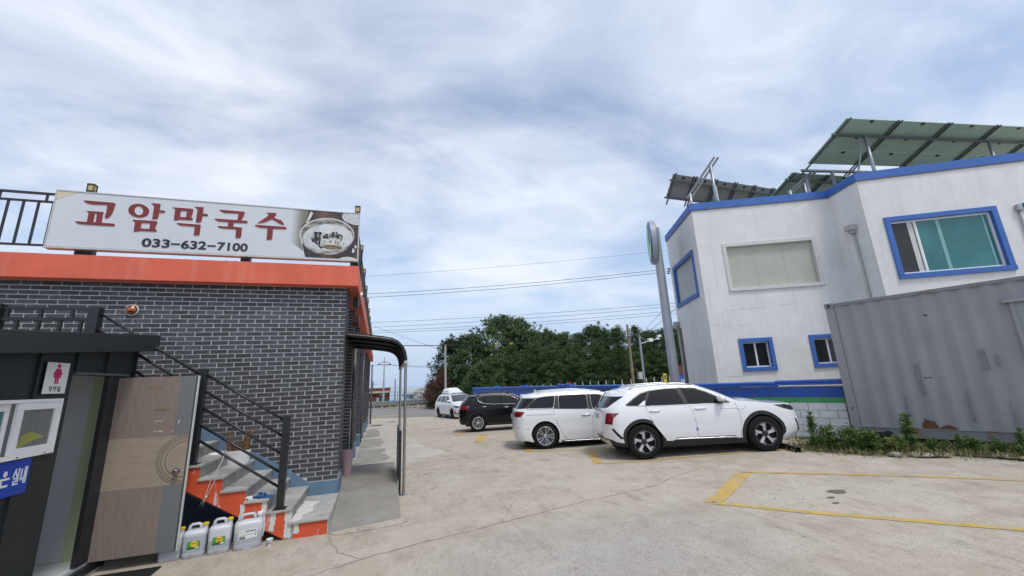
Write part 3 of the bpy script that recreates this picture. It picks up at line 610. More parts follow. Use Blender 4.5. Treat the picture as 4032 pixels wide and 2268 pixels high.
def put_text(s, parent, matl, fn, u0, u1, v0, v1, bold, name='lettering'):
    me = text_mesh(s, 1.0, bold); co = np.zeros(len(me.vertices) * 3); me.vertices.foreach_get('co', co); co = co.reshape(-1, 3)
    mn, mx_ = co.min(0), co.max(0); nv = []
    off = ORG.get(parent, Vector())
    for p in co:
        q = fn(u0 + (p[0] - mn[0]) / (mx_[0] - mn[0]) * (u1 - u0), v0 + (p[1] - mn[1]) / (mx_[1] - mn[1]) * (v1 - v0), .002 if p[2] > 0 else 0.0); nv += [q[0] - off.x, q[1] - off.y, q[2] - off.z]
    me.vertices.foreach_set('co', nv); me.materials.clear(); me.materials.append(matl); me.update(); o = link(me, name, parent); ORG[o] = off.copy(); return o
for s_, u0, u1 in (('033', -3.710, -3.342), ('632', -3.190, -2.842), ('7100', -2.688, -2.250)): put_text(s_, sg, M['sign_black'], lambda u, v, t: (u, SY - .001 - t, v), u0, u1, 4.185, 4.332, .026, 'phone_number')
for u0, u1 in ((-3.327, -3.206), (-2.830, -2.712)): MB().flat([(u0, 4.245), (u1, 4.245), (u1, 4.27), (u0, 4.27)], lambda u, v, t: (u, SY - .001 - t, v), .003).build('phone_number', M['sign_black'], sg)
# printed bowl of noodles (a photograph printed on the panel)
def noisy(name, a, b, sc, lo, hi, stretch=(1, 1, 1), det=8):
    m = mat(name, a, .5, var=.08, scale=7); smear(m, b, lo, hi, sc, stretch, 1.0, det); return m
M['pic_dark'] = noisy('print_dark_table', (.035, .026, .032), (.20, .11, .06), 3.2, .50, .72, (1.6, 1, .6)); M['pic_bowl'] = noisy('print_bowl_metal', (.10, .085, .062), (.50, .48, .43), 4.5, .42, .66, (1, 1, 3))
M['pic_white'] = mat('print_white', (.63, .65, .68), .5, var=.03); M['pic_rim'] = noisy('print_bowl_rim', (.58, .58, .57), (.30, .27, .22), 5, .50, .70); M['pic_broth'] = noisy('print_broth', (.52, .54, .55), (.62, .63, .64), 6, .4, .6)
M['pic_noodle'] = noisy('print_noodle', (.020, .019, .020), (.58, .58, .55), 22, .50, .56, (1.0, 1, .55)); smear(M['pic_noodle'], (.15, .08, .03), .60, .72, 8, amt=.7)
M['pic_strand'] = noisy('print_strands', (.60, .60, .57), (.05, .045, .04), 30, .52, .60, (1.4, 1, .35)); M['pic_meat'] = noisy('print_brown_garnish', (.17, .09, .03), (.40, .30, .18), 28, .5, .62)
M['pic_speck'] = noisy('print_herbs', (.55, .57, .58), (.03, .032, .035), 34, .57, .63)
def grad(name, x0, x1, ca, cb):
    m = bpy.data.materials.new(name); m.use_nodes = True; t = m.node_tree; b = t.nodes['Principled BSDF']; b.inputs['Roughness'].default_value = .5
    tcn = N(t, 'ShaderNodeTexCoord'); sx = N(t, 'ShaderNodeSeparateXYZ'); t.links.new(tcn.outputs['Object'], sx.inputs[0]); r = N(t, 'ShaderNodeMapRange', interpolation_type='SMOOTHSTEP'); r.inputs[1].default_value = x0; r.inputs[2].default_value = x1; t.links.new(sx.outputs[0], r.inputs[0])
    x = N(t, 'ShaderNodeMix', data_type='RGBA'); x.inputs[6].default_value = (*ca, 1); x.inputs[7].default_value = (*cb, 1); t.links.new(r.outputs[0], x.inputs[0]); t.links.new(x.outputs[2], b.inputs['Base Color']); return m
GX = sg.location.x
M['pic_fade'] = grad('print_fade', -1.66 - GX, -1.42 - GX, (.60, .62, .66), (.20, .19, .15))
def ellp(cx, cz, rx, rz, n=40, a0=0, a1=2 * PI, tilt=0.0): return [(cx + rx * math.cos(a0 + (a1 - a0) * i / n), cz + rz * math.sin(a0 + (a1 - a0) * i / n) + tilt * rx * math.cos(a0 + (a1 - a0) * i / n)) for i in range(n)]
def clipx(poly, lo, hi, zlo, zhi): return [(min(max(u, lo), hi), min(max(v, zlo), zhi)) for u, v in poly]
def prt(poly, m, lv, par=pn, name='print'): return MB().flat(poly, lambda u, v, t: (u, SY + .0035 - t, v), .0006 * lv).build(name, m, par)
pr = prt([(-1.36, SZ0 + .001), (SX1 - .001, SZ0 + .001), (SX1 - .001, SZ1 - .001), (-1.36, SZ1 - .001), (-1.40, 4.80), (-1.46, 4.72), (-1.45, 4.5), (-1.42, 4.35)], M['pic_dark'], 1.6, name='bowl_print')
def sub(poly, m, lv): return prt(poly, m, lv, pr)
sub([(-1.66, SZ1 - .001), (-1.355, SZ1 - .001), (-1.40, 4.80), (-1.46, 4.70), (-1.45, 4.42), (-1.40, 4.25), (-1.60, 4.40), (-1.66, 4.6)], M['pic_fade'], 1)
sub(rough_poly([(-1.40, 4.78), (-1.33, SZ1 - .02), (-1.28, 4.98), (-1.31, 4.90), (-1.36, 4.78)], .008, .03, 2), M['pic_rim'], 2)
sub(clipx(ellp(-.51, 4.96, .29, .155), -.9, SX1 - .002, SZ0, SZ1 - .002), M['pic_speck'], 2); sub(clipx(ellp(-.66, 4.11, .16, .07), -.9, SX1 - .002, SZ0 + .002, SZ1), M['pic_rim'], 2)
sub(rough_poly([(-.60, 4.27), (-.57, 4.27), (-.55, 4.32), (-.585, 4.36)], .008, .02, 7), M['pic_white'], 2); sub(rough_poly([(-.56, 4.36), (-.53, 4.34), (-.525, 4.40), (-.555, 4.41)], .006, .02, 9), M['pic_white'], 2)
sub(ellp(-1.03, 4.50, .415, .30), M['pic_bowl'], 2.4); sub(ellp(-1.03, 4.53, .43, .30), M['pic_rim'], 2.8); sub(ellp(-1.03, 4.545, .44, .31), M['pic_bowl'], 3.2)
sub(ellp(-1.025, 4.578, .452, .326, tilt=.03), M['pic_white'], 3.8); sub(ellp(-1.022, 4.572, .437, .312, tilt=.03), M['pic_bowl'], 4.6); sub(ellp(-1.01, 4.53, .41, .255, tilt=.06), M['pic_broth'], 5.4)
sub(rough_poly(ellp(-1.25, 4.46, .15, .14, 22), .012, .03, 4), M['pic_speck'], 6.2); sub(rough_poly(ellp(-1.03, 4.495, .26, .175, 26), .024, .03, 5), M['pic_noodle'], 7); sub(rough_poly(ellp(-.955, 4.425, .20, .085, 20), .03, .035, 6), M['pic_strand'], 7.6)
sub(rough_poly(ellp(-.93, 4.345, .17, .045, 18), .018, .03, 8), M['pic_meat'], 8.2); sub(ellp(-1.055, 4.690, .118, .094), M['pic_white'], 8.8)
# ------------------------------------------------------------------ washroom block (far left)
TX = -3.03
wc = thing('washroom_block', 'dark metal panel washroom block with open door at left edge', 'building', (-4, 4, 0))
YA, YB, YD0, YD1 = -1.5, 6.43, 5.345, 6.13       # wall ends, door opening
def roofz(y): return 2.28 + .09 * (y - 4.1)
DZ = 2.115
b = MB(); D = -4.9
def wallbox(y0, y1, z0, z1f):
    b.add([(TX - .10, y0, z0), (TX, y0, z0), (TX, y1, z0), (TX - .10, y1, z0), (TX - .10, y0, z1f(y0)), (TX, y0, z1f(y0)), (TX, y1, z1f(y1)), (TX - .10, y1, z1f(y1))], [(0, 3, 2, 1), (4, 5, 6, 7), (0, 1, 5, 4), (1, 2, 6, 5), (2, 3, 7, 6), (3, 0, 4, 7)])
WY0, WY1, WZ0, WZ1 = 3.72, 5.17, 1.40, 1.865
wallbox(YA, WY0, 0, roofz); wallbox(WY0, WY1, 0, lambda y: WZ0); wallbox(WY0, WY1, WZ1, roofz); wallbox(WY1, YD0, 0, roofz); wallbox(YD0, YD1 + .12, DZ, roofz); wallbox(YD1 + .12, YB, 0, roofz)
wallw = b.build('wall', M['dark_panel'], wc)
MB().box(D, TX - .10, YB - .08, YB, 0, roofz(YB)).build('end_wall', M['dark_panel'], wc)
for ys_ in (2.2, 3.3, 4.88, 5.355, 5.84, 6.40):
    z0 = DZ + .03 if YD0 - .02 < ys_ < YD1 + .1 else (WZ1 + .01 if WY0 < ys_ < WY1 else .0)
    MB().box(TX - .0, TX + .022, ys_ - .014, ys_ + .014, z0, roofz(ys_) - .002).build('seam_rib', M['dark_panel'], wallw)
    if WY0 < ys_ < WY1: MB().box(TX - .0, TX + .022, ys_ - .014, ys_ + .014, 0, WZ0 - .01).build('seam_rib', M['dark_panel'], wallw)
# sloping roof with deep fascia
FX = -2.83
def slab(name, x0, x1, y0, y1, zlo, zhi, m, par):
    q = MB(); q.add([(x0, y0, zlo(y0)), (x1, y0, zlo(y0)), (x1, y1, zlo(y1)), (x0, y1, zlo(y1)), (x0, y0, zhi(y0)), (x1, y0, zhi(y0)), (x1, y1, zhi(y1)), (x0, y1, zhi(y1))], [(0, 3, 2, 1), (4, 5, 6, 7), (0, 1, 5, 4), (1, 2, 6, 5), (2, 3, 7, 6), (3, 0, 4, 7)]); return q.build(name, m, par, bevel=.004)
rf = slab('roof', -5.2, FX, YA - .2, 6.47, lambda y: 2.235 + .0895 * (y - 4.16), lambda y: 2.415 + .100 * (y - 4.11), M['dark_panel'], wc)
# room behind the door
M['room_grey'] = mat('washroom_grey_wall', (.46, .47, .475), .7, var=.05, scale=2); M['room_green'] = mat('washroom_green_wall', (.38, .45, .27), .7, var=.05, scale=2); M['room_floor'] = mat('washroom_floor', (.55, .56, .55), .5, var=.06)
MB().box(-3.302, TX - .105, 6.20, 6.335, .141, 2.30).build('inner_wall', M['room_green'], wc)
MB().box(-4.555, -3.303, 6.205, 6.335, .141, 2.30).build('inner_wall', M['room_grey'], wc)
MB().box(-4.56, TX + .0, 4.4, 6.2, .02, .14).build('floor', M['room_floor'], wc)
MB().box(-4.6, TX - .105, 4.4, 6.33, 2.31, 2.36).build('inner_ceiling', M['room_grey'], wc)
MB().box(D, D + .08, YA, YB - .081, 0, 1.25).build('rear_wall', M['dark_panel'], wc); MB().box(D, D + .08, YA, 4.0, 1.251, 2.0).build('rear_wall', M['dark_panel'], wc)  # unseen rear wall, left open above so sky light brightens the room
# door frame
b = MB(); b.box(TX - .12, TX - .004, YD1, YD1 + .055, .10, DZ); b.box(TX - .03, TX + .012, YD1 - .215, YD1 - .001, .141, DZ - .002)
b.build('door_jamb', M['black_metal'], wc)
b = MB().box(TX - .12, TX + .035, YD0, YD1 + .12, DZ + .002, DZ + .028); b.build('door_head', M['galv_dark'], wc)
b = MB().box(TX - .02, TX + .06, YD0 - .02, YD1 + .06, .03, .105); b.build('threshold', M['black_metal'], wc)
# open door leaf, parallel to the brick wall
DX0, DX1, DY, DZ0, DZ1 = -3.032, -2.213, 6.115, .125, 2.095
M['wood_a'] = mat('door_laminate_grain_vertical', (.235, .190, .160), .55, var=.18, scale=14, stretch=(9, 1, .5)); M['wood_b'] = mat('door_laminate_grain_horizontal', (.335, .270, .205), .55, var=.14, scale=14, stretch=(.5, 1, 9))
M['door_grey'] = mat('door_grey_film', (.165, .175, .180), .5, var=.06, scale=30); M['door_edge'] = mat('door_edge_white', (.62, .66, .63), .5, var=.05); M['ring_dark'] = mat('door_ring_lines', (.085, .078, .07), .5, var=.1)
dl = MB().box(DX0, DX1, DY, DY + .036, DZ0, DZ1).build('door', M['wood_a'], wc)
def dpan(x0, x1, z0, z1, m, lift=.0015, name='door_panel'): return MB().box(x0, x1, DY - lift, DY - .0001, z0, z1).build(name, m, dl)
dpan(DX0 + .002, -2.393, 1.395, DZ1 - .002, M['wood_a']); dpan(-2.3925, DX1 - .028, 1.395, DZ1 - .002, M['door_grey']); dpan(DX0 + .002, DX1 - .028, .835, 1.394, M['wood_b'], .0018)
dpan(DX0 + .002, -2.423, DZ0 + .002, .834, M['wood_a']); dpan(-2.4225, DX1 - .028, DZ0 + .002, .834, M['door_grey']); dpan(DX1 - .0275, DX1 - .007, DZ0 + .002, DZ1 - .002, M['ring_dark'], .001, 'edge_strip')
MB().box(DX1 - .0065, DX1 + .001, DY - .004, DY + .037, DZ0 - .003, DZ1).build('door_edge', M['door_edge'], dl)
# half rings engraved round the knob
for rr_ in (.290, .268, .245, .205):
    pts_o = [(-2.243 + rr_ * math.cos(a), 1.115 + rr_ * math.sin(a)) for a in [R(90 + 180 * i / 30) for i in range(31)]]
    pts_i = [(-2.243 + (rr_ - .006) * math.cos(a), 1.115 + (rr_ - .006) * math.sin(a)) for a in [R(90 + 180 * i / 30) for i in range(31)]]
    if rr_ > .278: pts_o = [(u, min(max(v, .838), 1.392)) for u, v in pts_o]; pts_i = [(u, min(max(v, .838), 1.392)) for u, v in pts_i]
    MB().flat(pts_o + pts_i[::-1], lambda u, v, t: (u, DY - .0019 - t, v), .001).build('engraved_ring', M['ring_dark'], dl)
kn = MB().lathe([(0, -.07), (.018, -.07), (.03, -.058), (.032, -.042), (.022, -.028), (.014, -.02), (.014, -.006), (.036, -.004), (.038, 0)], (-2.313, DY - .002, .985), 18, 'Y').build('knob', M['steel'], dl, smooth=40)
M['smudge'] = mat('torn_tape_marks', (.50, .44, .33), .8, var=.3, scale=30); M['rust_smudge'] = mat('rusty_glue_stain', (.22, .15, .09), .8, var=.2, scale=12)
for (x0, x1, z0, z1, m) in ((-2.60, -2.53, 1.562, 1.574, 'smudge'), (-2.60, -2.51, 1.446, 1.456, 'smudge'), (-2.42, -2.405, 1.44, 1.45, 'smudge'), (-2.393 + .02, -2.393 + .04, 1.53, 1.57, 'smudge'), (-2.72, -2.58, 1.955, 1.985, 'rust_smudge'), (-2.64, -2.48, 1.69, 1.71, 'rust_smudge')):
    MB().flat(rough_poly([(x0, z0), (x1, z0), (x1, z1), (x0, z1)], .005, .012, int(x0 * 999)), lambda u, v, t: (u, DY - .0016 - t, v), .0008).build('tape_mark', M[m], dl)
# window with sliding sashes
b = MB(); fx0, fx1 = TX - .06, TX + .045; y0, y1, z0, z1 = 3.70, 5.215, 1.382, 1.882
b.box(fx0, fx1, y0, y1, z1 - .030, z1); b.box(fx0, fx1, y0, y1, z0, z0 + .036); b.box(fx0, fx1, y0, y0 + .03, z0 + .036, z1 - .030); b.box(fx0, fx1, y1 - .030, y1, z0 + .036, z1 - .030)
wn = b.build('window', M['white_pvc'], wc, bevel=.003)
def sash(ya, yb, x0, x1, nm='sash'):
    q = MB(); q.box(x0, x1, ya, yb, z1 - .092, z1 - .031); q.box(x0, x1, ya, yb, z0 + .037, z0 + .090); q.box(x0, x1, ya, ya + .062, z0 + .090, z1 - .092); q.box(x0, x1, yb - .045, yb, z0 + .090, z1 - .092); return q.build(nm, M['white_pvc'], wn, bevel=.003)
sash(4.715, 5.184, TX + .012, TX + .040); sash(4.05, 4.70, TX - .03, TX - .004)
M['pane_mesh'] = mat('cloudy_window_pane', (.17, .175, .17), .25, var=.10, scale=5, stretch=(1, 8, .4)); M['yellow_green'] = mat('yellow_green_plastic', (.30, .31, .07), .5, var=.15, scale=5)
MB().box(TX + .022, TX + .026, 4.777, 5.139, z0 + .090, z1 - .092).build('pane', M['pane_mesh'], wn)
MB().box(TX - .02, TX - .015, 4.11, 4.655, z0 + .090, z1 - .092).build('pane', M['glass_teal'], wn)
for yy in (4.80, 5.10): MB().box(TX + .0455, TX + .047, yy - .010, yy + .010, z0 + .012, z0 + .020).build('drain_slot', M['black_metal'], wn)
hat = [(4.779, 1.474), (4.79, 1.505), (4.82, 1.565), (4.87, 1.592), (4.935, 1.600), (4.99, 1.578), (5.03, 1.558), (5.09, 1.548), (5.06, 1.534), (4.98, 1.526), (4.90, 1.504), (4.83, 1.474)]
MB().flat(hat, lambda u, v, t: (TX + .0262 + t, u, v), .0012).build('pane_stain', M['yellow_green'], wn)
# ---- signs on the washroom wall
SW = lambda x: (lambda u, v, t: (x + t, u, v))
def stroke(b, pts, w, fn, d=.0012):
    for i in range(len(pts) - 1):
        a, c = Vector(pts[i]), Vector(pts[i + 1]); dd = (c - a).normalized(); n = Vector((-dd.y, dd.x)) * w / 2; e = dd * w * .45
        b.flat([tuple(a - e + n), tuple(c + e + n), tuple(c + e - n), tuple(a - e - n)], fn, d + .00003 * (len(b.v) % 17))
def ringp(b, cx, cy, r, w, fn, d=.0012, ry=None):
    ry = ry or r; o = [(cx + r * math.cos(2 * PI * i / 16), cy + ry * math.sin(2 * PI * i / 16)) for i in range(16)]; k = [(cx + (r - w) * math.cos(2 * PI * i / 16), cy + (ry - w) * math.sin(2 * PI * i / 16)) for i in range(16)]; b.flat(o, fn, d, [k])
HAN = {  # strokes in a unit square, 'o' marks a ring
 'hwa': [[(.22, .95), (.42, .95)], [(.10, .82), (.54, .82)], ('o', .32, .64, .13), [(.32, .46), (.32, .30)], [(.05, .27), (.62, .33)], [(.76, .98), (.76, .02)], [(.76, .55), (.96, .55)]],
 'jang': [[(.08, .92), (.58, .92)], [(.34, .92), (.10, .50)], [(.34, .78), (.60, .50)], [(.76, .98), (.76, .42)], [(.76, .70), (.96, .70)], ('o', .52, .20, .18)],
 'sil': [[(.34, .96), (.08, .52)], [(.34, .82), (.60, .52)], [(.82, .98), (.82, .46)], [(.22, .38), (.82, .38), (.82, .20), (.22, .20), (.22, .02), (.86, .02)]],
 'eun': [('o', .50, .78, .20), [(.05, .46), (.95, .46)], [(.22, .32), (.22, .03), (.88, .03)]],
 'nae': [[(.10, .88), (.10, .22), (.46, .28)], [(.60, .98), (.60, .02)], [(.60, .52), (.84, .52)], [(.86, .98), (.86, .02)]],
}
def han(b, key, u0, u1, v0, v1, w, fn):
    for st in HAN[key]:
        if st[0] == 'o': ringp(b, u0 + st[1] * (u1 - u0), v0 + st[2] * (v1 - v0), st[3] * (u1 - u0), w, fn, ry=st[3] * (v1 - v0) * .95)
        else: stroke(b, [(u0 + p[0] * (u1 - u0), v0 + p[1] * (v1 - v0)) for p in st], w, fn)
M['plate_white'] = mat('sign_plate_white', (.70, .72, .70), .35, var=.04); M['pink'] = mat('sign_pink', (.50, .014, .115), .45, var=.05); M['ink'] = mat('sign_ink', (.012, .013, .014), .5, var=.05)
ws = thing('washroom_sign', 'white plate with a pink woman figure on the dark wall', 'sign', (TX, 5.09, 1.93))
MB().box(TX + .023, TX + .028, 4.947, 5.232, 1.928, 2.220).build('plate', M['plate_white'], ws)
fn = SW(TX + .0281); b = MB(); cy = 5.092
b.flat([(cy + .023 * math.cos(2 * PI * i / 18), 2.189 + .020 * math.sin(2 * PI * i / 18)) for i in range(18)], fn, .0015)
b.flat([(cy - .026, 2.164), (cy + .026, 2.164), (cy + .034, 2.156), (cy + .060, 2.106), (cy + .056, 2.098), (cy + .046, 2.100), (cy + .030, 2.132), (cy + .048, 2.076), (cy + .026, 2.0755), (cy + .024, 2.018), (cy + .004, 2.018), (cy + .003, 2.0755), (cy - .003, 2.0755), (cy - .004, 2.018), (cy - .024, 2.018), (cy - .026, 2.0755), (cy - .048, 2.076), (cy - .030, 2.132), (cy - .046, 2.100), (cy - .056, 2.098), (cy - .060, 2.106), (cy - .034, 2.156)], fn, .0015)
b.build('woman_figure', M['pink'], ws)
b = MB()
for i, k in enumerate(('hwa', 'jang', 'sil')): han(b, k, 5.012 + i * .054, 5.012 + i * .054 + .048, 1.948, 1.995, .0058, fn)
b.build('lettering', M['ink'], ws)
M['sign_blue'] = mat('sign_blue', (.010, .055, .36), .35, var=.06)
bs = thing('blue_notice', 'blue notice plate with white Korean letters below the window', 'sign', (TX, 4.6, 1.09))
MB().box(TX + .023, TX + .027, 3.6, 4.998, 1.085, 1.372).build('plate', M['sign_blue'], bs)
fn = SW(TX + .0271); b = MB(); han(b, 'eun', 4.700, 4.795, 1.175, 1.302, .017, fn); han(b, 'sil', 4.828, 4.898, 1.172, 1.300, .0125, fn); han(b, 'nae', 4.908, 4.976, 1.172, 1.302, .0125, fn); stroke(b, [(4.668, 1.30), (4.668, 1.20)], .015, fn)
b.build('lettering', M['halo'], bs)
# mat before the door
M['rubber'] = mat('ribbed_rubber', (.010, .011, .012), .7, var=.2)
mt = thing('door_mat', 'black ribbed rubber mat on the ground under the open door', 'mat', (-2.6, 5.7, 0))
MB().box(-3.02, -2.30, 5.05, 6.02, .004, .014).build('base', M['rubber'], mt)
q = MB()
for k in range(26): q.box(-3.01 + k * .0275, -3.01 + k * .0275 + .012, 5.06, 6.01, .0145, .020)
q.build('rib_field', M['rubber'], mt)
b = MB().box(TX + .062, -2.99, 5.2, 6.25, .002, .035); b.solo('door_kerb', M['riser'], 'low concrete strip at the foot of the dark washroom wall', 'kerb')

# ------------------------------------------------------------------ outside stair
st = thing('outside_stair', 'concrete outside stair with orange painted side against the brick wall', 'stairs', (-2.2, 6.9, 0))
SYF, SYB = 6.345, YF - .021
tops = [.203, .360, .512, .668, .835, 1.000, 1.16, 1.32, 1.48, 1.64, 1.80, 1.96]
fronts = [-.650, -1.104, -1.375, -1.63, -1.90, -2.155] + [-2.42 - .265 * k for k in range(6)]   # x of each riser
xe = -3.85; TH = .028
rr = random.Random(4)
for i, (zt_, xf_) in enumerate(zip(tops, fronts)):
    xb = (fronts[i + 1] if i + 1 < len(fronts) else -8.0)
    MB().box(xb - .012 if i + 1 < len(fronts) else xb, xf_ + .018, SYF - .022, SYB, zt_ - TH, zt_).build('tread', M['concrete'], st, bevel=.003)
    zprev = tops[i - 1] if i else -.02
    MB().box(xf_ - .05, xf_, SYF + .014, SYB, zprev, zt_ - TH - .0005).build('riser', M['riser'], st)
# orange side: stepped top, sloping soffit
poly = [(-.650, -.02), (-.650, tops[0] - TH)]
for i in range(1, 12): poly += [(fronts[i], tops[i - 1] - TH), (fronts[i], tops[i] - TH)]
poly += [(-8.0, tops[11] - TH), (-8.0, 1.62), (-3.85, 1.62), (-2.284, .707), (-1.169, .015), (-1.165, -.02)]
MB().flat(poly, lambda u, v, t: (u, SYF + .012 - t, v), .010).build('side_panel', M['orange2'], st)
MB().flat([(-1.169, .01), (-3.85, 1.62), (-8, 1.62), (-8, 1.75), (-3.8, 1.75), (-1.17, .10)], lambda u, v, t: (u, SYF + .013 + t, v), SYB - SYF - .02).build('soffit_slab', M['riser'], st)
MB().box(-1.17, -.66, SYF + .013, SYB, -.02, tops[0] - TH - .001).build('bottom_block', M['riser'], st)
MB().box(-.6495, -.632, SYF - .003, SYB, -.02, tops[0] - TH - .001).build('end_face', M['concrete'], st)
M['white_spill'] = mat('white_paint_spill', (.62, .61, .58), .7, var=.08, scale=6)
for poly_, z_ in (([(-1.09, 6.34), (-1.0, 6.33), (-.98, 6.6), (-.88, 6.75), (-.92, 7.05), (-.86, 7.25), (-1.08, 7.35), (-1.10, 6.9)], tops[0]),):
    MB().flat(rough_poly(poly_, .018, .05, 8), lambda u, v, t: (u, v, z_ + t), .0012).build('paint_spill', M['white_spill'], st)
for k, (x0, x1, za_, zb_) in enumerate(((-1.155, -1.08, .02, .325), (-1.05, -.985, .06, .172), (-1.43, -1.385, .08, .48), (-1.68, -1.625, .22, .48), (-1.33, -1.27, .12, .33))):
    MB().flat(rough_poly([(x0, za_), (x1, za_ - .01), (x1, zb_), (x0, zb_)], .010, .03, 20 + k), lambda u, v, t: (u, SYF + .0018 - t, v), .0012).build('paint_drip', M['white_spill'], st)
MB().flat(rough_poly([(-1.165, .0), (-1.06, .0), (-1.045, .15), (-1.11, .172), (-1.15, .1)], .006, .03, 3), lambda u, v, t: (u, SYF + .0018 - t, v), .0008).build('bare_patch', M['riser'], st)
# stair railing
sr = thing('stair_railing', 'black railing with four sloping bars beside the orange stair', 'railing', (-2, 6.42, .36))
YRl = 6.415
def rpost(x, z0, z1, w=.085):
    p = MB().box(x - w / 2, x + w / 2, YRl - w / 2, YRl + w / 2, z0 + .008, z1).build('post', M['black_metal'], sr, bevel=.004); MB().box(x - .075, x + .075, YRl - .075, YRl + .075, z0 + .0005, z0 + .008).build('base_plate', M['black_metal'], p)
rpost(-1.238, tops[1], 1.525); rpost(-2.275, tops[5], 2.195); rpost(-3.53, tops[10], 3.01, .11)
for za_, zb_ in ((1.46, 2.115), (1.255, 1.905), (1.03, 1.69), (.80, 1.475), (.585, 1.255)):
    if za_ < .9 and zb_ < 1.3: continue
    MB().tube([(-1.26, YRl, za_), (-2.24, YRl, zb_)], .017, 8).build('rail', M['black_metal'], sr, smooth=True)
MB().tube([(-1.26, YRl, .62), (-2.24, YRl, 1.29)], .017, 8).build('rail', M['black_metal'], sr, smooth=True)
for za_, zb_ in ((2.115, 2.93), (1.905, 2.72), (1.69, 2.51), (1.475, 2.30), (1.29, 2.1)):
    MB().tube([(-2.31, YRl, za_), (-3.48, YRl, zb_)], .017, 8).build('rail', M['black_metal'], sr, smooth=True)
lr = thing('landing_railing', 'black picket railing on the stair landing behind the washroom roof', 'railing', (-4.5, 6.42, 1.96))
for z_ in (2.99, 2.855, 2.08): MB().box(-8, -3.59, YRl - .02, YRl + .02, z_ - .018, z_ + .018).build('rail', M['black_metal'], lr)
for k in range(14):
    xx = -3.66 - .205 * k; MB().box(xx - .016, xx + .016, YRl - .014, YRl + .014, 2.10, 2.836).build('picket', M['black_metal'], lr)
for k in range(6):
    xx = -3.76 - .31 * k; MB().box(xx - .016, xx + .016, YRl - .014, YRl + .014, 2.874, 2.971).build('picket', M['black_metal'], lr)
MB().box(-4.52, -4.42, YRl - .05, YRl + .05, 1.965, 3.04).build('post', M['black_metal'], lr)
# ---- things on the stair
M['pot_white'] = mat('white_glazed_planter', (.84, .83, .84), .35, var=.05); M['dry'] = mat('dry_stems', (.20, .105, .055), .9, var=.35, scale=30); M['soil'] = mat('dry_soil', (.09, .07, .05), 1, var=.3, scale=20)
ptd = thing('planter', 'oblong white planter with dried brown stems on the stair', 'planter', (-2.03, 7.33, tops[4]))
b = MB(); c0 = Vector((-2.03, 7.33, tops[4])); n = 28; prof = [(.86, 0), (.93, .01), (1.0, .17), (1.02, .175), (1.02, .19), (.96, .19), (.93, .15)]
for (s_, h_) in prof:
    for k in range(n):
        a = 2 * PI * k / n; ca, sa = math.cos(a), math.sin(a); b.v.append(tuple(c0 + Vector((.155 * s_ * math.copysign(abs(ca) ** .55, ca), .085 * s_ * math.copysign(abs(sa) ** .55, sa), h_))))
for i in range(len(prof) - 1):
    for k in range(n): b.f.append((i * n + k, i * n + (k + 1) % n, (i + 1) * n + (k + 1) % n, (i + 1) * n + k))
b.f.append(tuple(range(n))[::-1]); b.build('pot', M['pot_white'], ptd, smooth=40)
MB().lathe([(0, .155), (.085, .155)], c0, 20).build('soil', M['soil'], ptd)
b = MB(); r2 = random.Random(12)
for k in range(46):
    x_, y_ = r2.uniform(-.13, .13), r2.uniform(-.06, .06); h_ = r2.uniform(.10, .30) * (1.25 if abs(x_) > .09 else .8); lx, ly = r2.uniform(-.05, .05) + x_ * .35, r2.uniform(-.05, .05)
    p0 = c0 + Vector((x_, y_, .14)); p1 = p0 + Vector((lx * .5, ly * .5, h_ * .6)); p2 = p0 + Vector((lx, ly, h_)); b.tube([p0, p1, p2], .006, 4, rs=[.009, .007, .004])
    for j in range(6):
        q = p1.lerp(p2, r2.random()); e = q + Vector((r2.uniform(-.03, .03), r2.uniform(-.03, .03), r2.uniform(-.005, .035))); b.tube([q, e], .005, 3)
b.build('stems', M['dry'], ptd)
lid = MB().lathe([(0, .018), (.08, .018), (.095, .012), (.098, 0), (.0, 0)], (-2.31, 7.32, tops[5]), 22); lid.solo('plant_saucer', M['pot_white'], 'shallow white saucer on the step above the planter', 'saucer', smooth=35)
M['slipper'] = mat('blue_rubber', (.022, .095, .25), .5, var=.12, scale=20)
sl = thing('slipper', 'blue rubber slipper lying on the lower stair step', 'slipper', (-1.47, 6.43, tops[2]), rotz=0)
def sole(t): return [(.135 * math.cos(2 * PI * i / 24), (.045 + .010 * math.cos(2 * PI * i / 24)) * math.sin(2 * PI * i / 24)) for i in range(24)]
rot = Matrix.Rotation(R(-12), 3, 'Z'); o0 = Vector((-1.45, 6.435, tops[2]))
fnS = lambda u, v, t: tuple(o0 + rot @ Vector((u, v, t)))
MB().flat(sole(0), lambda u, v, t: fnS(u, v, .001 + t), .022).build('sole', M['slipper'], sl)
MB().tube([fnS(-.03, -.048, .015), fnS(-.045, -.03, .05), fnS(-.05, 0, .062), fnS(-.045, .03, .05), fnS(-.03, .048, .015)], .012, 8).build('strap', M['slipper'], sl, smooth=True)
MB().tube([fnS(.02, -.047, .015), fnS(.005, -.028, .045), fnS(-.0, 0, .055), fnS(.005, .028, .045), fnS(.02, .047, .015)], .012, 8).build('strap', M['slipper'], sl, smooth=True)
bx_ = thing('paper_packet', 'crumpled white paper packet beside the blue slipper', 'packet', (-1.61, 6.40, tops[2]))
q = MB().box(-.042, .042, -.028, .028, 0, .042); rt = Matrix.Rotation(R(14), 3, 'Z'); q.v = [tuple(rt @ Vector((p[0] * (1 - p[2] * 2), p[1], p[2] * (1 + p[0]))) + Vector((-1.60, 6.40, tops[2] + .0005))) for p in q.v]; q.build('box', M['plate_white'], bx_, bevel=.006)
MB().flat([(-1.625, tops[2] + .012), (-1.60, tops[2] + .012), (-1.598, tops[2] + .024), (-1.622, tops[2] + .026)], lambda u, v, t: (u, 6.362 - t, v), .001).build('print', M['ink'], bx_)
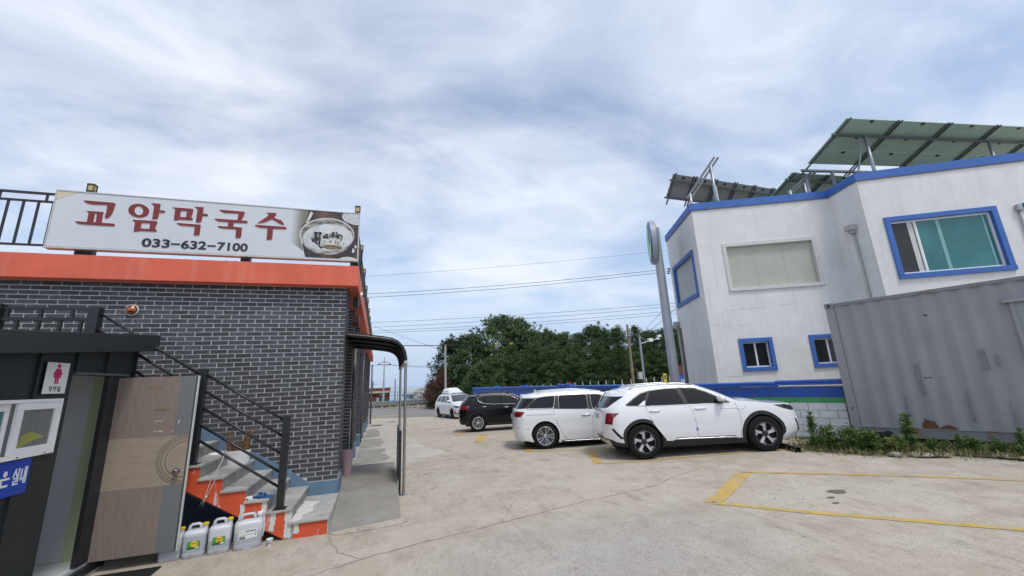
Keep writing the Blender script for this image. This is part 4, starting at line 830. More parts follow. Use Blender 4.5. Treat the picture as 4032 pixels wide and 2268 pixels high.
b = MB(); rp = [(-1.93, YRl - .012, 1.085), (-1.955, YRl - .03, .98), (-2.01, 6.312, .84), (-2.03, 6.305, .74), (-2.06, 6.305, .60), (-2.10, 6.305, .54)]
M['rope'] = mat('white_rope', (.60, .57, .52), .9, var=.1); b.tube(rp, .0035, 6); b.tube([(-1.93, YRl - .012, 1.085), (-1.90, YRl + .02, 1.09), (-1.93, YRl, 1.075), (-1.97, YRl - .03, .92), (-1.975, 6.31, .80), (-2.01, 6.305, .70), (-2.045, 6.303, .62), (-2.07, 6.302, .52)], .003, 6); b.ell((-2.045, 6.303, .625), .014, .012, .014, 8, 6)
b.solo('rope', M['rope'], 'loop of white rope hanging from the stair railing', 'rope', smooth=True)

# ------------------------------------------------------------------ plastic jugs
M['jug'] = mat('translucent_jug', (.56, .58, .62), .38, var=.04, scale=3); M['jug_full'] = mat('filled_jug', (.40, .43, .47), .35, var=.06, scale=2)
M['cap_yellow'] = mat('yellow_cap', (.72, .52, .02), .4, var=.06); M['lab_green'] = mat('label_green', (.07, .32, .03), .5, var=.1); M['lab_dgreen'] = mat('label_dark_green', (.012, .12, .03), .5, var=.1); M['lab_yellow'] = mat('label_yellow', (.75, .55, .03), .5, var=.06); M['lab_red'] = mat('label_red', (.40, .05, .02), .5, var=.1)
def jug(cx, cy, w, d, h, rz, label, fill, style, wide=False):
    t = thing('plastic_jug', label, 'jug', (cx, cy, 0), 'jugs in a row under the stair', rotz=rz)
    ORG[t] = Vector((0, 0, 0)); t.location = (cx, cy, zg(cy) + .002)
    def ringpts(sx, sy, z, n=32, e=.42, dx=0):
        return [(dx + w / 2 * sx * math.copysign(abs(math.cos(a)) ** e, math.cos(a)), d / 2 * sy * math.copysign(abs(math.sin(a)) ** e, math.sin(a)), z) for a in [2 * PI * k / n for k in range(n)]]
    def loft(levels, name, m, cap0=True, cap1=True):
        b = MB(); n = 32
        for l in levels: b.v += ringpts(*l[:3], dx=l[3] if len(l) > 3 else 0)
        for i in range(len(levels) - 1):
            for k in range(n): b.f.append((i * n + k, i * n + (k + 1) % n, (i + 1) * n + (k + 1) % n, (i + 1) * n + k))
        if cap0: b.f.append(tuple(range(n))[::-1])
        if cap1: b.f.append(tuple(range((len(levels) - 1) * n, len(levels) * n)))
        return b.build(name, m, t, smooth=45)
    hb = h * .80; hf = hb * fill
    loft([(.93, .90, .0), (.97, .96, .012), (.98, .98, hb * .18), (.965, .965, hb * .2), (.985, .98, hb * .22), (1, 1, hb * .5), (.995, .99, hf)], 'lower_body', M['jug_full'], True, False)
    loft([(.995, .99, hf), (1, 1, hb * .85), (.985, .98, hb * .90), (.90, .88, hb * .97), (.55, .60, hb * 1.01), (.30, .30, hb * 1.015)], 'upper_body', M['jug'], False, True)
    # handle: a bridge over the shoulder
    q = MB(); hx = w * .27; off = -w * .06 if not wide else -w * .05; ht = h * .985
    q.tube([(off - hx, 0, hb * .93), (off - hx * .80, 0, ht - .022), (off - hx * .55, 0, ht - .010), (off + hx * .55, 0, ht - .010), (off + hx * .80, 0, ht - .022), (off + hx, 0, hb * .93)], .016, 8, rs=[.022, .017, .016, .016, .017, .022]); q.build('handle', M['jug'], t, smooth=True)
    q = MB()
    for k in (-1, 1): q.box(k * w * .24 - .012, k * w * .24 + .012, -d * .47, d * .47, -.002, .001)
    cxp = w * .36
    nk = MB().lathe([(.026, hb * .93), (.026, h * .90), (.0, h * .90)], (cxp, 0, 0), 16).build('neck', M['jug'], t, smooth=40)
    if not wide:
        c = MB().lathe([(.030, h * .885), (.031, h * .89), (.031, h * .955), (.028, h * .962), (0, h * .962)], (cxp, 0, 0), 18).build('cap', M['cap_yellow'], t, smooth=40)
        for k in range(12):
            a = 2 * PI * k / 12; MB().box(cxp + .0305 * math.cos(a) - .002, cxp + .0305 * math.cos(a) + .002, .0305 * math.sin(a) - .002, .0305 * math.sin(a) + .002, h * .895, h * .950).build('grip', M['cap_yellow'], c)
    else:
        MB().lathe([(.034, h * .885), (.035, h * .89), (.035, h * .965), (.031, h * .975), (0, h * .975)], (cxp, 0, 0), 18).build('cap', M['pot_white'], t, smooth=40)
    # notch at the foot and label on the front face (towards -y)
    if style != 'plain': MB().flat([(-w * .17, .0), (w * .13, .0), (w * .10, .034), (-w * .14, .034)], lambda u, v, tt: (u, -d * .5 - .0005 - tt, v), .0015).build('foot_notch', M['riser'] if not wide else M['jug_full'], t)
    fl = lambda lv: (lambda u, v, tt: (u, -d * .5 - .0005 - .0006 * lv - tt, v))
    if style == 'green':
        a0, a1, b0, b1 = -w * .27, w * .26, hb * .34, hb * .62
        lb = MB().flat([(a0, b0), (a1, b0), (a1, b1), (a0, b1)], fl(1), .0006).build('label', M['lab_green'], t)
        MB().flat([(a0, b0), (a1, b0), (a1, b0 + .022), (a0, b0 + .022)], fl(2), .0006).build('label_band', M['lab_dgreen'], lb)
        cc = [(w * .02 + .034 * math.cos(2 * PI * k / 20), (b0 + b1) / 2 + .012 + .034 * math.sin(2 * PI * k / 20)) for k in range(20)]; MB().flat(cc, fl(3), .0006).build('label_disc', M['lab_yellow'], lb)
        MB().flat([(w * .02 - .026, (b0 + b1) / 2 + .010), (w * .02 + .026, (b0 + b1) / 2 + .014), (w * .02 + .026, (b0 + b1) / 2 + .024), (w * .02 - .026, (b0 + b1) / 2 + .020)], fl(4), .0006).build('label_mark', M['lab_red'] if fill < .8 else M['rust_smudge'], lb)
        MB().flat([(w * .02 - .016, (b0 + b1) / 2 - .018), (w * .02 + .014, (b0 + b1) / 2 - .018), (w * .02 + .010, (b0 + b1) / 2 - .002), (w * .02 - .012, (b0 + b1) / 2 - .002)], fl(4), .0006).build('label_mark', M['lab_red'] if label.find('red') >= 0 else M['cap_yellow'], lb)
        MB().flat([(a1 - .045, b0 + .004), (a1 - .006, b0 + .004), (a1 - .006, b0 + .019), (a1 - .045, b0 + .019)], fl(3), .0006).build('label_mark', M['plate_white'], lb)
    if style == 'white':
        a0, a1, b0, b1 = -w * .33, w * .30, hb * .36, hb * .71
        lb = MB().flat([(a0, b0), (a1, b0 + .008), (a1, b1 + .006), (a0, b1)], fl(1), .0006).build('label', M['plate_white'], t)
        q = MB(); r3 = random.Random(3); u = a0 + .068
        while u < a1 - .016:
            wch = r3.uniform(.008, .012); q.flat([(u, b1 - .026), (u + wch, b1 - .026), (u + wch, b1 - .014), (u, b1 - .014)], fl(2), .0006); u += wch + .002
        q.flat([(a0 + .012, b0 + .044), (a1 - .035, b0 + .050), (a1 - .035, b0 + .053), (a0 + .012, b0 + .047)], fl(2), .0006); q.flat([(a0 + .014 + .006 * math.cos(k), b1 - .020 + .006 * math.sin(k)) for k in [2 * PI * i / 10 for i in range(10)]], fl(2), .0006)
        for k in range(3): q.flat([(a1 - .020, b0 + .03 + k * .014), (a1 - .012, b0 + .03 + k * .014), (a1 - .012, b0 + .040 + k * .014), (a1 - .020, b0 + .040 + k * .014)], fl(2), .0006)
        q.build('label_print', M['ink'], lb)
        MB().flat([(a0 + .008, b0 + .006), (a0 + .07, b0 + .006), (a0 + .07, b0 + .036), (a0 + .008, b0 + .036)], fl(2), .0006).build('label_box', M['door_grey'], lb)
jug(-1.545, 6.30, .305, .20, .385, R(14), 'large clear jug with white label, nearest the paper cup', .62, 'white', True)
jug(-1.835, 6.275, .235, .19, .375, R(9), 'plastic jug with yellow cap and red fruit on its green label', .40, 'green')
jug(-2.085, 6.265, .235, .19, .355, R(9), 'plastic jug with yellow cap and plain yellow disc on green label', .80, 'green')
jug(-2.315, 6.26, .22, .19, .335, R(6), 'plastic jug half hidden behind the open washroom door', .60, 'plain')
cup = thing('paper_cup', 'small white printed paper cup on the ground beside the jugs', 'cup', (-1.285, 6.215, 0))
MB().lathe([(0, .004), (.026, .004), (.027, 0), (.037, .072), (.040, .076), (.038, .079), (.0345, .074), (.025, .010), (0, .010)], (-1.285, 6.215, .0), 20).build('body', M['plate_white'], cup, smooth=50)
b = MB()
for k, (a_, z0, z1) in enumerate(((200, .02, .045), (228, .03, .05), (250, .015, .035), (275, .03, .048), (300, .02, .04))):
    a0, a1 = R(a_), R(a_ + 18)
    b.add([(-1.285 + (.0275 + .0105 * z / .072 * 1.0 + .0006) * math.cos(a), 6.215 + (.0275 + .0105 * z / .072 + .0006) * math.sin(a), z) for z, a in ((z0, a0), (z0, a1), (z1, a1), (z1, a0))], [(0, 1, 2, 3)])
b.build('print', M['door_grey'], cup)

# ------------------------------------------------------------------ ramp, awning
M['ramp'] = mat('ramp_concrete', (.255, .24, .21), .85, var=.18, scale=1.6, bump=.25, bscale=45); smear(M['ramp'], (.33, .29, .22), .52, .72, 1.1, amt=.6); smear(M['ramp'], (.17, .17, .17), .55, .75, .9, amt=.5, off=(3, 3, 0))
rm = MB(); prof = [(6.33, .004), (7.0, .085), (7.7, .160), (8.4, .195), (10.05, .200)]
rxl = lambda y: -.630 if y < YF else xside(y) - .55; rxr = .302
V = []
for (y_, z_) in prof: V.append((y_, z_))
for i in range(len(V) - 1):
    (ya_, za_), (yb_, zb_) = V[i], V[i + 1]; n0 = len(rm.v)
    xa0, xb0 = (-.631, -.631) if yb_ <= 7.7 else (-1.2, -1.2)
    off_ = .12 * (1 - i / 4)
    rm.add([(xa0, ya_, za_), (rxr, ya_ + (.15 if i == 0 else 0), za_), (rxr, yb_, zb_), (xb0, yb_, zb_), (xa0, ya_, -.3), (rxr, ya_ + (.15 if i == 0 else 0), -.3), (rxr, yb_, -.3), (xb0, yb_, -.3)], [(0, 1, 2, 3), (1, 5, 6, 2), (0, 4, 5, 1), (3, 2, 6, 7), (4, 0, 3, 7)])
rmo = rm.build('ramp', M['ramp']); props(rmo, kind='structure')
MB().flat(rough_poly([(-.62, 6.34), (.30, 6.50), (.39, 6.36), (.22, 6.28), (-.25, 6.23), (-.55, 6.23)], .014, .06, 6), lambda u, v, t: (u, v, .003 + t + max(0, v - 6.33) * .10), .006).build('ramp_toe', M['lot'], rmo)
aw = thing('entrance_awning', 'black curved awning on steel posts over the restaurant side entrance', 'awning', (.0, 9, 0))
prof = [(-.69, 2.83), (-.35, 2.795), (.0, 2.750), (.15, 2.720), (.26, 2.665), (.335, 2.585), (.375, 2.49), (.395, 2.38), (.398, 2.30)]
AY0, AY1 = 7.80, 10.25
b = MB(); n = len(prof)
for y_ in (AY0, AY1):
    for x_, z_ in prof: b.v.append((x_, y_, z_ + .022))
    for x_, z_ in prof: b.v.append((x_, y_, z_ + .012))
for i in range(n - 1): b.f += [(i, i + 1, 2 * n + i + 1, 2 * n + i), (n + i, 3 * n + i, 3 * n + i + 1, n + i + 1), (i, n + i, n + i + 1, i + 1), (2 * n + i, 2 * n + i + 1, 3 * n + i + 1, 3 * n + i)]
M['awning'] = mat('black_awning_sheet', (.012, .011, .013), .3, var=.15)
b.build('canopy', M['awning'], aw, smooth=50)
for y_ in (AY0 + .03, 8.6, 9.4, AY1 - .03): MB().tube([(x_, y_, z_ - .022) for x_, z_ in prof], .036, 10).build('rib', M['awning'], aw, smooth=50)
MB().box(.365, .435, AY0 - .22, AY1 + .12, 2.245, 2.295).build('beam', M['alu'], aw, bevel=.004)
for y_ in (7.855, 10.12): 
    p = MB().tube([(.403, y_, zg(y_)), (.403, y_, 2.245)], .0255, 14).build('post', M['steel'], aw, smooth=50); MB().lathe([(0, .012), (.07, .012), (.075, 0)], (.403, y_, zg(y_)), 14).build('base_plate', M['steel'], p)
MB().bar((-.69, AY0, 2.80), (-.69, AY1, 2.80), .05, .10).build('wall_beam', M['awning'], aw)
gb = thing('ramp_barrier', 'low black metal barrier panel beside the ramp and steel post', 'barrier', (.333, 8.4, 0))
MB().box(.318, .348, 7.845, 9.10, .235, 1.055).build('panel', M['black_metal'], gb, bevel=.004)
for y_ in (7.90, 9.04): MB().box(.313, .353, y_ - .025, y_ + .025, -.01, 1.07).build('post', M['black_metal'], gb)
M['pink_pot'] = mat('pink_plastic_pot', (.48, .31, .35), .5, var=.08); M['leaf_pot'] = mat('dark_houseplant_leaf', (.035, .06, .02), .6, var=.4, scale=20)
pk = thing('pink_flowerpot', 'tall pink flowerpot with a small plant by the entrance wall', 'flowerpot', (-.62, 9.15, .2))
c0 = Vector((-.625, 9.15, .2)); b = MB().lathe([(0, 0), (.075, 0), (.105, .44), (.112, .445), (.112, .47), (.095, .47), (.09, .42), (0, .42)], c0, 18); b.build('pot', M['pink_pot'], pk, smooth=40)
b = MB(); r4 = random.Random(9)
for k in range(70):
    a = r4.uniform(0, 2 * PI); rr0 = r4.uniform(0, .10); p = c0 + Vector((rr0 * math.cos(a), rr0 * math.sin(a), .44 + r4.uniform(0, .24))); d = Vector((r4.uniform(-1, 1), r4.uniform(-1, 1), r4.uniform(-.3, .8))).normalized() * .05; s_ = d.cross(Vector((0, 0, 1))).normalized() * .016; b.add([p, p + d * .5 + s_, p + d, p + d * .5 - s_], [(0, 1, 2, 3)])
b.build('leaves', M['leaf_pot'], pk); MB().tube([c0 + Vector((.02, 0, .4)), c0 + Vector((.02, 0, 1.25))], .006, 5).build('cane', M['rope'], pk)
# ------------------------------------------------------------------ painted block wall
WA, WB, WC = Vector((11.12, 7.44)), Vector((9.60, 10.75)), Vector((6.95, 32.6))
bw = thing('block_wall', 'long concrete block wall painted blue, green and white behind the cars', 'wall', (10.6, 10, 0))
M['blk_white'] = mat('white_painted_block', (.72, .735, .725), .75, var=.06, scale=5, bump=.35, bscale=28, rnd=.05); smear(M['blk_white'], (.34, .33, .31), .66, .74, 3.2, amt=.8)
M['blk_green'] = mat('green_painted_block', (.055, .34, .095), .6, var=.10, scale=5, bump=.3, bscale=28, rnd=.06)
M['blk_blue'] = mat('blue_painted_block', (.018, .085, .40), .5, var=.12, scale=5, bump=.3, bscale=28, rnd=.06); smear(M['blk_blue'], (.30, .27, .27), .70, .76, 5, amt=.6)
M['cop_blue'] = mat('blue_coping', (.028, .115, .47), .42, var=.12, scale=4, bump=.25, bscale=30); smear(M['cop_blue'], (.38, .37, .38), .64, .74, 4, (1, 1, 2), amt=.6)
def wdir(a, b): d = (b - a).normalized(); n = Vector((d.y, -d.x)); n = n if n.x < 0 else -n; return d, n
TZ = 1.512
rows = [(0.0, .19, 'w'), (.19, .38, 'w'), (.38, .57, 'w'), (.57, .76, 'w'), (.76, .95, 'w'), (.95, 1.085, 'g'), (1.085, 1.35, 'b')]
core = MB()
def wall_core(a, b, zb):
    d, n = wdir(a, b)
    for s0, s1 in ((a, b),):
        p = [s0 + n * -.005, s1 + n * -.005, s1 - n * .15, s0 - n * .15]
        core.add([(q.x, q.y, zz) for zz in (zb, TZ - .14) for q in p], [(0, 3, 2, 1), (4, 5, 6, 7), (0, 1, 5, 4), (1, 2, 6, 5), (2, 3, 7, 6), (3, 0, 4, 7)])
wall_core(WA, WB, -.3); wall_core(WB, WC, -1.0)
co = core.build('core', M['riser'], bw)
rr = random.Random(21)
def block(parent, a, d, n, s0, s1, z0, z1, m, pr):
    e = .006; p = lambda s, o: a + d * s + n * o
    q = MB(); vs = []
    for (o, i_) in ((-.004, 0), (pr, e)):
        for s, z in ((s0 + i_, z0 + i_), (s1 - i_, z0 + i_), (s1 - i_, z1 - i_), (s0 + i_, z1 - i_)):
            v = p(s, o); vs.append((v.x, v.y, z))
    q.add(vs, [(4, 5, 6, 7), (0, 1, 5, 4), (1, 2, 6, 5), (2, 3, 7, 6), (3, 0, 4, 7)]); return q.build('block', m, parent)
d, n = wdir(WA, WB); Lw = (WB - WA).length
for ri, (z0, z1, c) in enumerate(rows):
    s = -rr.uniform(0, .2) if c != 'w' else -(.2 if ri % 2 else 0)
    bl = .40 if c == 'w' else (.62 if c == 'g' else .42)
    while s < Lw:
        a0, a1 = max(s, 0), min(s + bl - .010, Lw)
        if a1 - a0 > .04: block(bw, WA, d, n, a0, a1, z0 + .004 - (.1 if ri == 0 else 0), z1 - .004, M[{'w': 'blk_white', 'g': 'blk_green', 'b': 'blk_blue'}[c]], rr.uniform(.006, .014) if c == 'w' else .010)
        s += bl
# painted render rows of the far stretch (only its blue head shows above the cars)
d2, n2 = wdir(WB, WC); L2 = (WC - WB).length
s = .0
while s < L2 - .05:
    block(bw, WB, d2, n2, s, min(s + .60, L2), .80, 1.35, M['blk_blue'], .010); s += .604
block(bw, WB, d2, n2, 0, L2, -.95, .795, M['blk_white'], .008)
# coping pieces, each a little out of line
def coping(a, d, n, s0, s1, dz, mm='cop_blue'):
    p = lambda s, o: a + d * s + n * o; q = MB(); prof = [(.018, -.135), (.075, -.125), (.075, -.085), (.060, -.075), (.082, -.060), (.082, -.02), (.03, .0), (-.20, .0), (-.20, -.135)]; vs = []
    for s in (s0, s1):
        for o, z in prof: v = p(s, o); vs.append((v.x, v.y, TZ + dz + z))
    m_ = len(prof); q.add(vs, [(i, (i + 1) % m_, m_ + (i + 1) % m_, m_ + i) for i in range(m_)] + [tuple(range(m_))[::-1], tuple(range(m_, 2 * m_))]); return q.build('coping', M[mm], bw)
s = 0.0; k = 0
while s < Lw:
    ln = [1.45, .36, .62, .62, 1.0, .62][k % 6]; e = min(s + ln, Lw); coping(WA, d, n, s, e - .006, [.028, -.002, .004, 0, -.004, .003][k % 6]); s += ln; k += 1
s = 0.0; k = 0
ends = [3.0, 7.6, 8.6, 12.6, 17.0, L2]; prev = 0
for k, e in enumerate(ends):
    e = min(e, L2); coping(WB, d2, n2, prev, e - .01, [0.0, .006, .055, .01, .0, -.02][k]); prev = e
for s_ in (7.7, 8.45, 12.7, 17.0):
    a = WB + d2 * s_; q = MB()
    for zz, o, h_ in ((TZ + .05, .11, .03), (TZ - .09, .085, .14)):
        p = [a + d2 * -.16 + n2 * o, a + d2 * .16 + n2 * o, a + d2 * .16 - n2 * .22, a + d2 * -.16 - n2 * .22]; q.add([(v.x, v.y, z) for z in (zz, zz + h_) for v in p], [(0, 3, 2, 1), (4, 5, 6, 7), (0, 1, 5, 4), (1, 2, 6, 5), (2, 3, 7, 6), (3, 0, 4, 7)])
    q.build('pier_cap', M['cop_blue'], bw)

# ------------------------------------------------------------------ white building with blue trim
P0 = Vector((11.16, 11.466)); FA = R(-25.5); SA = R(66.5); RA = R(-108); F2A = R(-29.5)
fd = Vector((math.cos(FA), math.sin(FA))); sd = Vector((math.cos(SA), math.sin(SA))); rd_ = Vector((math.cos(RA), math.sin(RA))); f2 = Vector((math.cos(F2A), math.sin(F2A)))
P1 = P0 + fd * 4.815; P2 = P1 + rd_ * 1.28; P3 = P2 + f2 * 9.0; PL = P0 + sd * 3.55
PB = PL + fd * 15 + sd * 3; PC = P3 + sd * 8
bg_ = thing('white_building', 'white two-storey building with blue parapet and blue window frames', 'building', (15, 12, 0))
M['bwall'] = mat('white_stucco', (.72, .715, .695), .85, var=.06, scale=1.6, bump=.3, bscale=34, streak=.22, streak_col=(.40, .40, .39)); smear(M['bwall'], (.44, .44, .43), .56, .80, .7, (1, 1, .4), .5); smear(M['bwall'], (.33, .32, .30), .68, .76, 2.4, (1.5, 1.5, 9), .35)
M['bblue'] = mat('blue_trim_paint', (.045, .135, .42), .55, var=.08, scale=3, bump=.08); M['bboard'] = mat('cream_board', (.44, .445, .375), .6, var=.04, scale=2); M['bolt'] = mat('bolt_head', (.55, .55, .52), .4, .4)
M['trim_white'] = mat('white_window_surround', (.60, .595, .565), .7, var=.05, scale=3)
def wquad(b, a, c, z0, z1): b.add([(a.x, a.y, z0), (c.x, c.y, z0), (c.x, c.y, z1), (a.x, a.y, z1)], [(0, 1, 2, 3)])
class Face:
    def __init__(s, p, d): s.p = p; s.d = d; s.n = Vector((d.y, -d.x)); s.n = -s.n if (s.p - Vector((0, 0))).dot(s.n) > 0 else s.n
    def at(s, u, v, t=0.0): q = s.p + s.d * u + s.n * t; return (q.x, q.y, v)
    def box(s, b, u0, u1, v0, v1, t0, t1):
        b.add([s.at(u, v, t) for t in (t0, t1) for u, v in ((u0, v0), (u1, v0), (u1, v1), (u0, v1))], [(0, 3, 2, 1), (4, 5, 6, 7), (0, 1, 5, 4), (1, 2, 6, 5), (2, 3, 7, 6), (3, 0, 4, 7)]); return b
    def holes(s, b, u0, u1, v0, v1, rects):
        us = sorted({u0, u1, *[r for q in rects for r in q[:2]]}); vs = sorted({v0, v1, *[r for q in rects for r in q[2:]]})
        for i in range(len(us) - 1):
            for j in range(len(vs) - 1):
                cu, cv = (us[i] + us[i + 1]) / 2, (vs[j] + vs[j + 1]) / 2
                if any(q[0] < cu < q[1] and q[2] < cv < q[3] for q in rects): continue
                b.add([s.at(us[i], vs[j]), s.at(us[i + 1], vs[j]), s.at(us[i + 1], vs[j + 1]), s.at(us[i], vs[j + 1])], [(0, 1, 2, 3)])
F1, FS, FR, FF = Face(P0, fd), Face(P0, sd), Face(P1, rd_), Face(P2, f2)
ZP = 7.93; ZT = 8.21
W1 = (1.0, 3.95, 4.80, 6.37); W2 = (1.0, 1.86, 1.95, 2.83); W3 = (3.30, 4.25, 1.97, 2.83); WS = (.66, 3.00, 4.83, 6.38); WBg = (.62, 3.36, 4.60, 6.38); WBh = (4.36, 6.6, 4.60, 6.38)
wb_ = MB()
F1.holes(wb_, 0, 4.815, -.9, ZP, [W1, W2, W3]); FS.holes(wb_, 0, 3.55, -.9, ZP, [WS]); FR.holes(wb_, 0, 1.28, -.9, ZP, []); FF.holes(wb_, 0, 9.0, -.9, ZP, [WBg, WBh])
for a, c in ((PL, PB), (PB, PC), (PC, P3)): wquad(wb_, a, c, -.9, ZP)
wl = wb_.build('wall', M['bwall'], bg_, fix=False)
rfm = MB(); ring = [PL, P0, P1, P2, P3, PC, PB]; rfm.add([(p.x, p.y, 7.70) for p in ring], [tuple(range(len(ring)))]); rfm.build('roof', M['riser'], bg_)
# parapet band
pb = MB()
off = .05
def insec(p, d1, n1, d2, n2, o):
    # corner of two offset lines
    A = Matrix(((d1.x, -d2.x), (d1.y, -d2.y))); r = (p + n2 * o) - (p + n1 * o); t = A.inverted() @ r; return p + n1 * o + d1 * t[0]
faces = [FS, F1, FR, FF]; corners = [PL, P0, P1, P2, P3]
def ringo(o):
    pts = [PL + FS.n * o]
    for i, p in enumerate((P0, P1, P2)): pts.append(insec(p, faces[i].d, faces[i].n, faces[i + 1].d, faces[i + 1].n, o))
    pts.append(P3 + FF.n * o); return pts
ro, ri_ = ringo(off), ringo(-.16)
for i in range(4):
    a, c, e, g_ = ro[i], ro[i + 1], ri_[i + 1], ri_[i]
    pb.add([(p.x, p.y, z) for z in (ZP + .002, ZT) for p in (a, c, e, g_)], [(0, 1, 5, 4), (4, 5, 6, 7), (2, 3, 7, 6), (0, 3, 2, 1)])
pb.build('parapet', M['bblue'], bg_)
q = MB(); a, c = ringo(off - .006), ringo(0.0)
ra, rb = ringo(.03), ringo(-.05)
for i in range(4): q.add([(p.x, p.y, z) for z in (ZP - .022, ZP + .0015) for p in (ra[i], ra[i + 1], rb[i + 1], rb[i])], [(0, 1, 5, 4), (0, 3, 2, 1), (4, 5, 6, 7)])
q.build('drip_strip', M['riser'], bg_)
def surround(F, r, w, m, t0=-.18, t1=.035, wb=None, slope=0, par=bg_):
    u0, u1, v0, v1 = r; wb = wb or w; b = MB()
    F.box(b, u0 - w, u1 + w, v1, v1 + w, t0 * 0 - .001, t1); F.box(b, u0 - w, u1 + w, v0 - wb, v0, -.001, t1 + .02); F.box(b, u0 - w, u0, v0, v1, -.001, t1); F.box(b, u1, u1 + w, v0, v1, -.001, t1)
    # reveals
    F.box(b, u0 - .02, u0, v0, v1, t0, -.001); F.box(b, u1, u1 + .02, v0, v1, t0, -.001); F.box(b, u0, u1, v1, v1 + .02, t0, -.001); F.box(b, u0, u1, v0 - .02, v0, t0, -.001)
    return b.build('window', m, par)
def pvc(F, r, t, split, parent, fw=.05):
    u0, u1, v0, v1 = r; b = MB(); F.box(b, u0, u1, v1 - fw, v1, t, t + .06); F.box(b, u0, u1, v0, v0 + fw, t, t + .06); F.box(b, u0, u0 + fw, v0 + fw, v1 - fw, t, t + .06); F.box(b, u1 - fw, u1, v0 + fw, v1 - fw, t, t + .06)
    for s_ in split: F.box(b, s_ - fw * .6, s_ + fw * .6, v0 + fw, v1 - fw, t, t + .06)
    return b.build('window_frame', M['white_pvc'], parent)
# boarded upper window on the front
wv = surround(F1, W1, .125, M['trim_white'], -.12)
for (u0, u1) in ((1.0, 1.965), (1.97, 2.945), (2.95, 3.95)):
    b = MB(); F1.box(b, u0, u1, 4.80, 6.37, -.12, -.095); o = b.build('board', M['bboard'], wv)
    for (du, vv) in ((.3, 5.75), (.68, 5.76), (.2, 4.86), (.62, 4.86)):
        c = Vector(F1.at(u0 + du, vv, -.094)); nn = Vector((F1.n.x, F1.n.y, 0)); MB().ell(c, .022, .022, .022, 8, 6).build('bolt', M['bolt'], o, smooth=True)
# two small lower windows
for r in (W2, W3):
    wv = surround(F1, r, .125, M['bblue'], -.16, .04); um = (r[0] + r[1]) / 2
    pvc(F1, r, -.15, [um], wv, .045); b = MB(); F1.box(b, r[0] + .04, r[1] - .04, r[2] + .04, r[3] - .04, -.135, -.125); b.build('pane', M['glass_dark'], wv)
# boarded side window
wv = surround(FS, WS, .16, M['bblue'], -.12, .04); b = MB(); FS.box(b, WS[0], WS[1], WS[2], WS[3], -.10, -.075); o = b.build('board', mat('pale_board', (.46, .475, .47), .6, var=.05), wv)
for u_ in (1.0, 1.5, 1.95, 2.4): MB().ell(FS.at(u_, 5.45, -.073), .02, .02, .02, 8, 6).build('bolt', M['black_metal'], o)
# big sliding window
wv = surround(FF, WBg, .15, M['bblue'], -.14, .05); pvc(FF, WBg, -.12, [1.33], wv, .06)
b = MB(); FF.box(b, 1.36, WBg[1] - .06, WBg[2] + .06, WBg[3] - .06, -.11, -.10); b.build('pane', M['glass_teal'], wv)
b = MB(); FF.box(b, WBg[0] + .06, 1.30, WBg[2] + .06, WBg[3] - .06, -.11, -.10); b.build('pane', mat('dark_screen_pane', (.032, .030, .030), .35, var=.1), wv)
M['frame_tint'] = mat('frame_seen_through_film', (.22, .42, .42), .3, var=.05); b = MB(); FF.box(b, 1.92, 2.02, WBg[2] + .06, WBg[3] - .06, -.099, -.092); b.build('sash_stile', M['frame_tint'], wv); b = MB(); FF.box(b, 3.16, 3.21, WBg[2] + .06, WBg[3] - .06, -.099, -.094); b.build('sash_stile', M['frame_tint'], wv)
b = MB(); FF.box(b, 1.13, 1.27, WBg[2] + .06, WBg[3] - .06, -.099, -.085); b.build('sash_stile', M['trim_white'], wv)
wv = surround(FF, WBh, .15, M['bblue'], -.14, .05); pvc(FF, WBh, -.12, [5.5], wv, .06); b = MB(); FF.box(b, WBh[0] + .06, WBh[1] - .06, WBh[2] + .06, WBh[3] - .06, -.11, -.10); b.build('pane', M['glass_teal'], wv)
# rain pipes
def rpipe(F, u, z0, z1, m, hopper=True, t=.06):
    a, c = F.at(u, z0, t), F.at(u, z1, t); o = MB().tube([a, c], .04, 10).build('rain_pipe', m, bg_, smooth=True)
    if hopper:
        b = MB(); F.box(b, u - .14, u + .14, z1 + .06, z1 + .24, .005, .22); F.box(b, u - .08, u + .08, z1 - .04, z1 + .06, .01, .16); b.build('hopper', m, o)
    return o
M['pipe_grey'] = mat('grey_pipe', (.40, .40, .385), .5, var=.08)
rpipe(FR, .75, .3, 6.30, M['pipe_grey']); rpipe(FF, 4.05, .3, 6.35, M['pipe_grey'], False); b = MB(); FF.box(b, 3.97, 4.09, 6.30, 6.48, .02, .13); b.build('pipe_clamp', M['pipe_grey'], bg_)
rpipe(FS, 3.42, .2, 3.86, M['pipe_grey']); rpipe(FS, 3.20, .2, 3.80, M['pipe_brown'], False, .045)

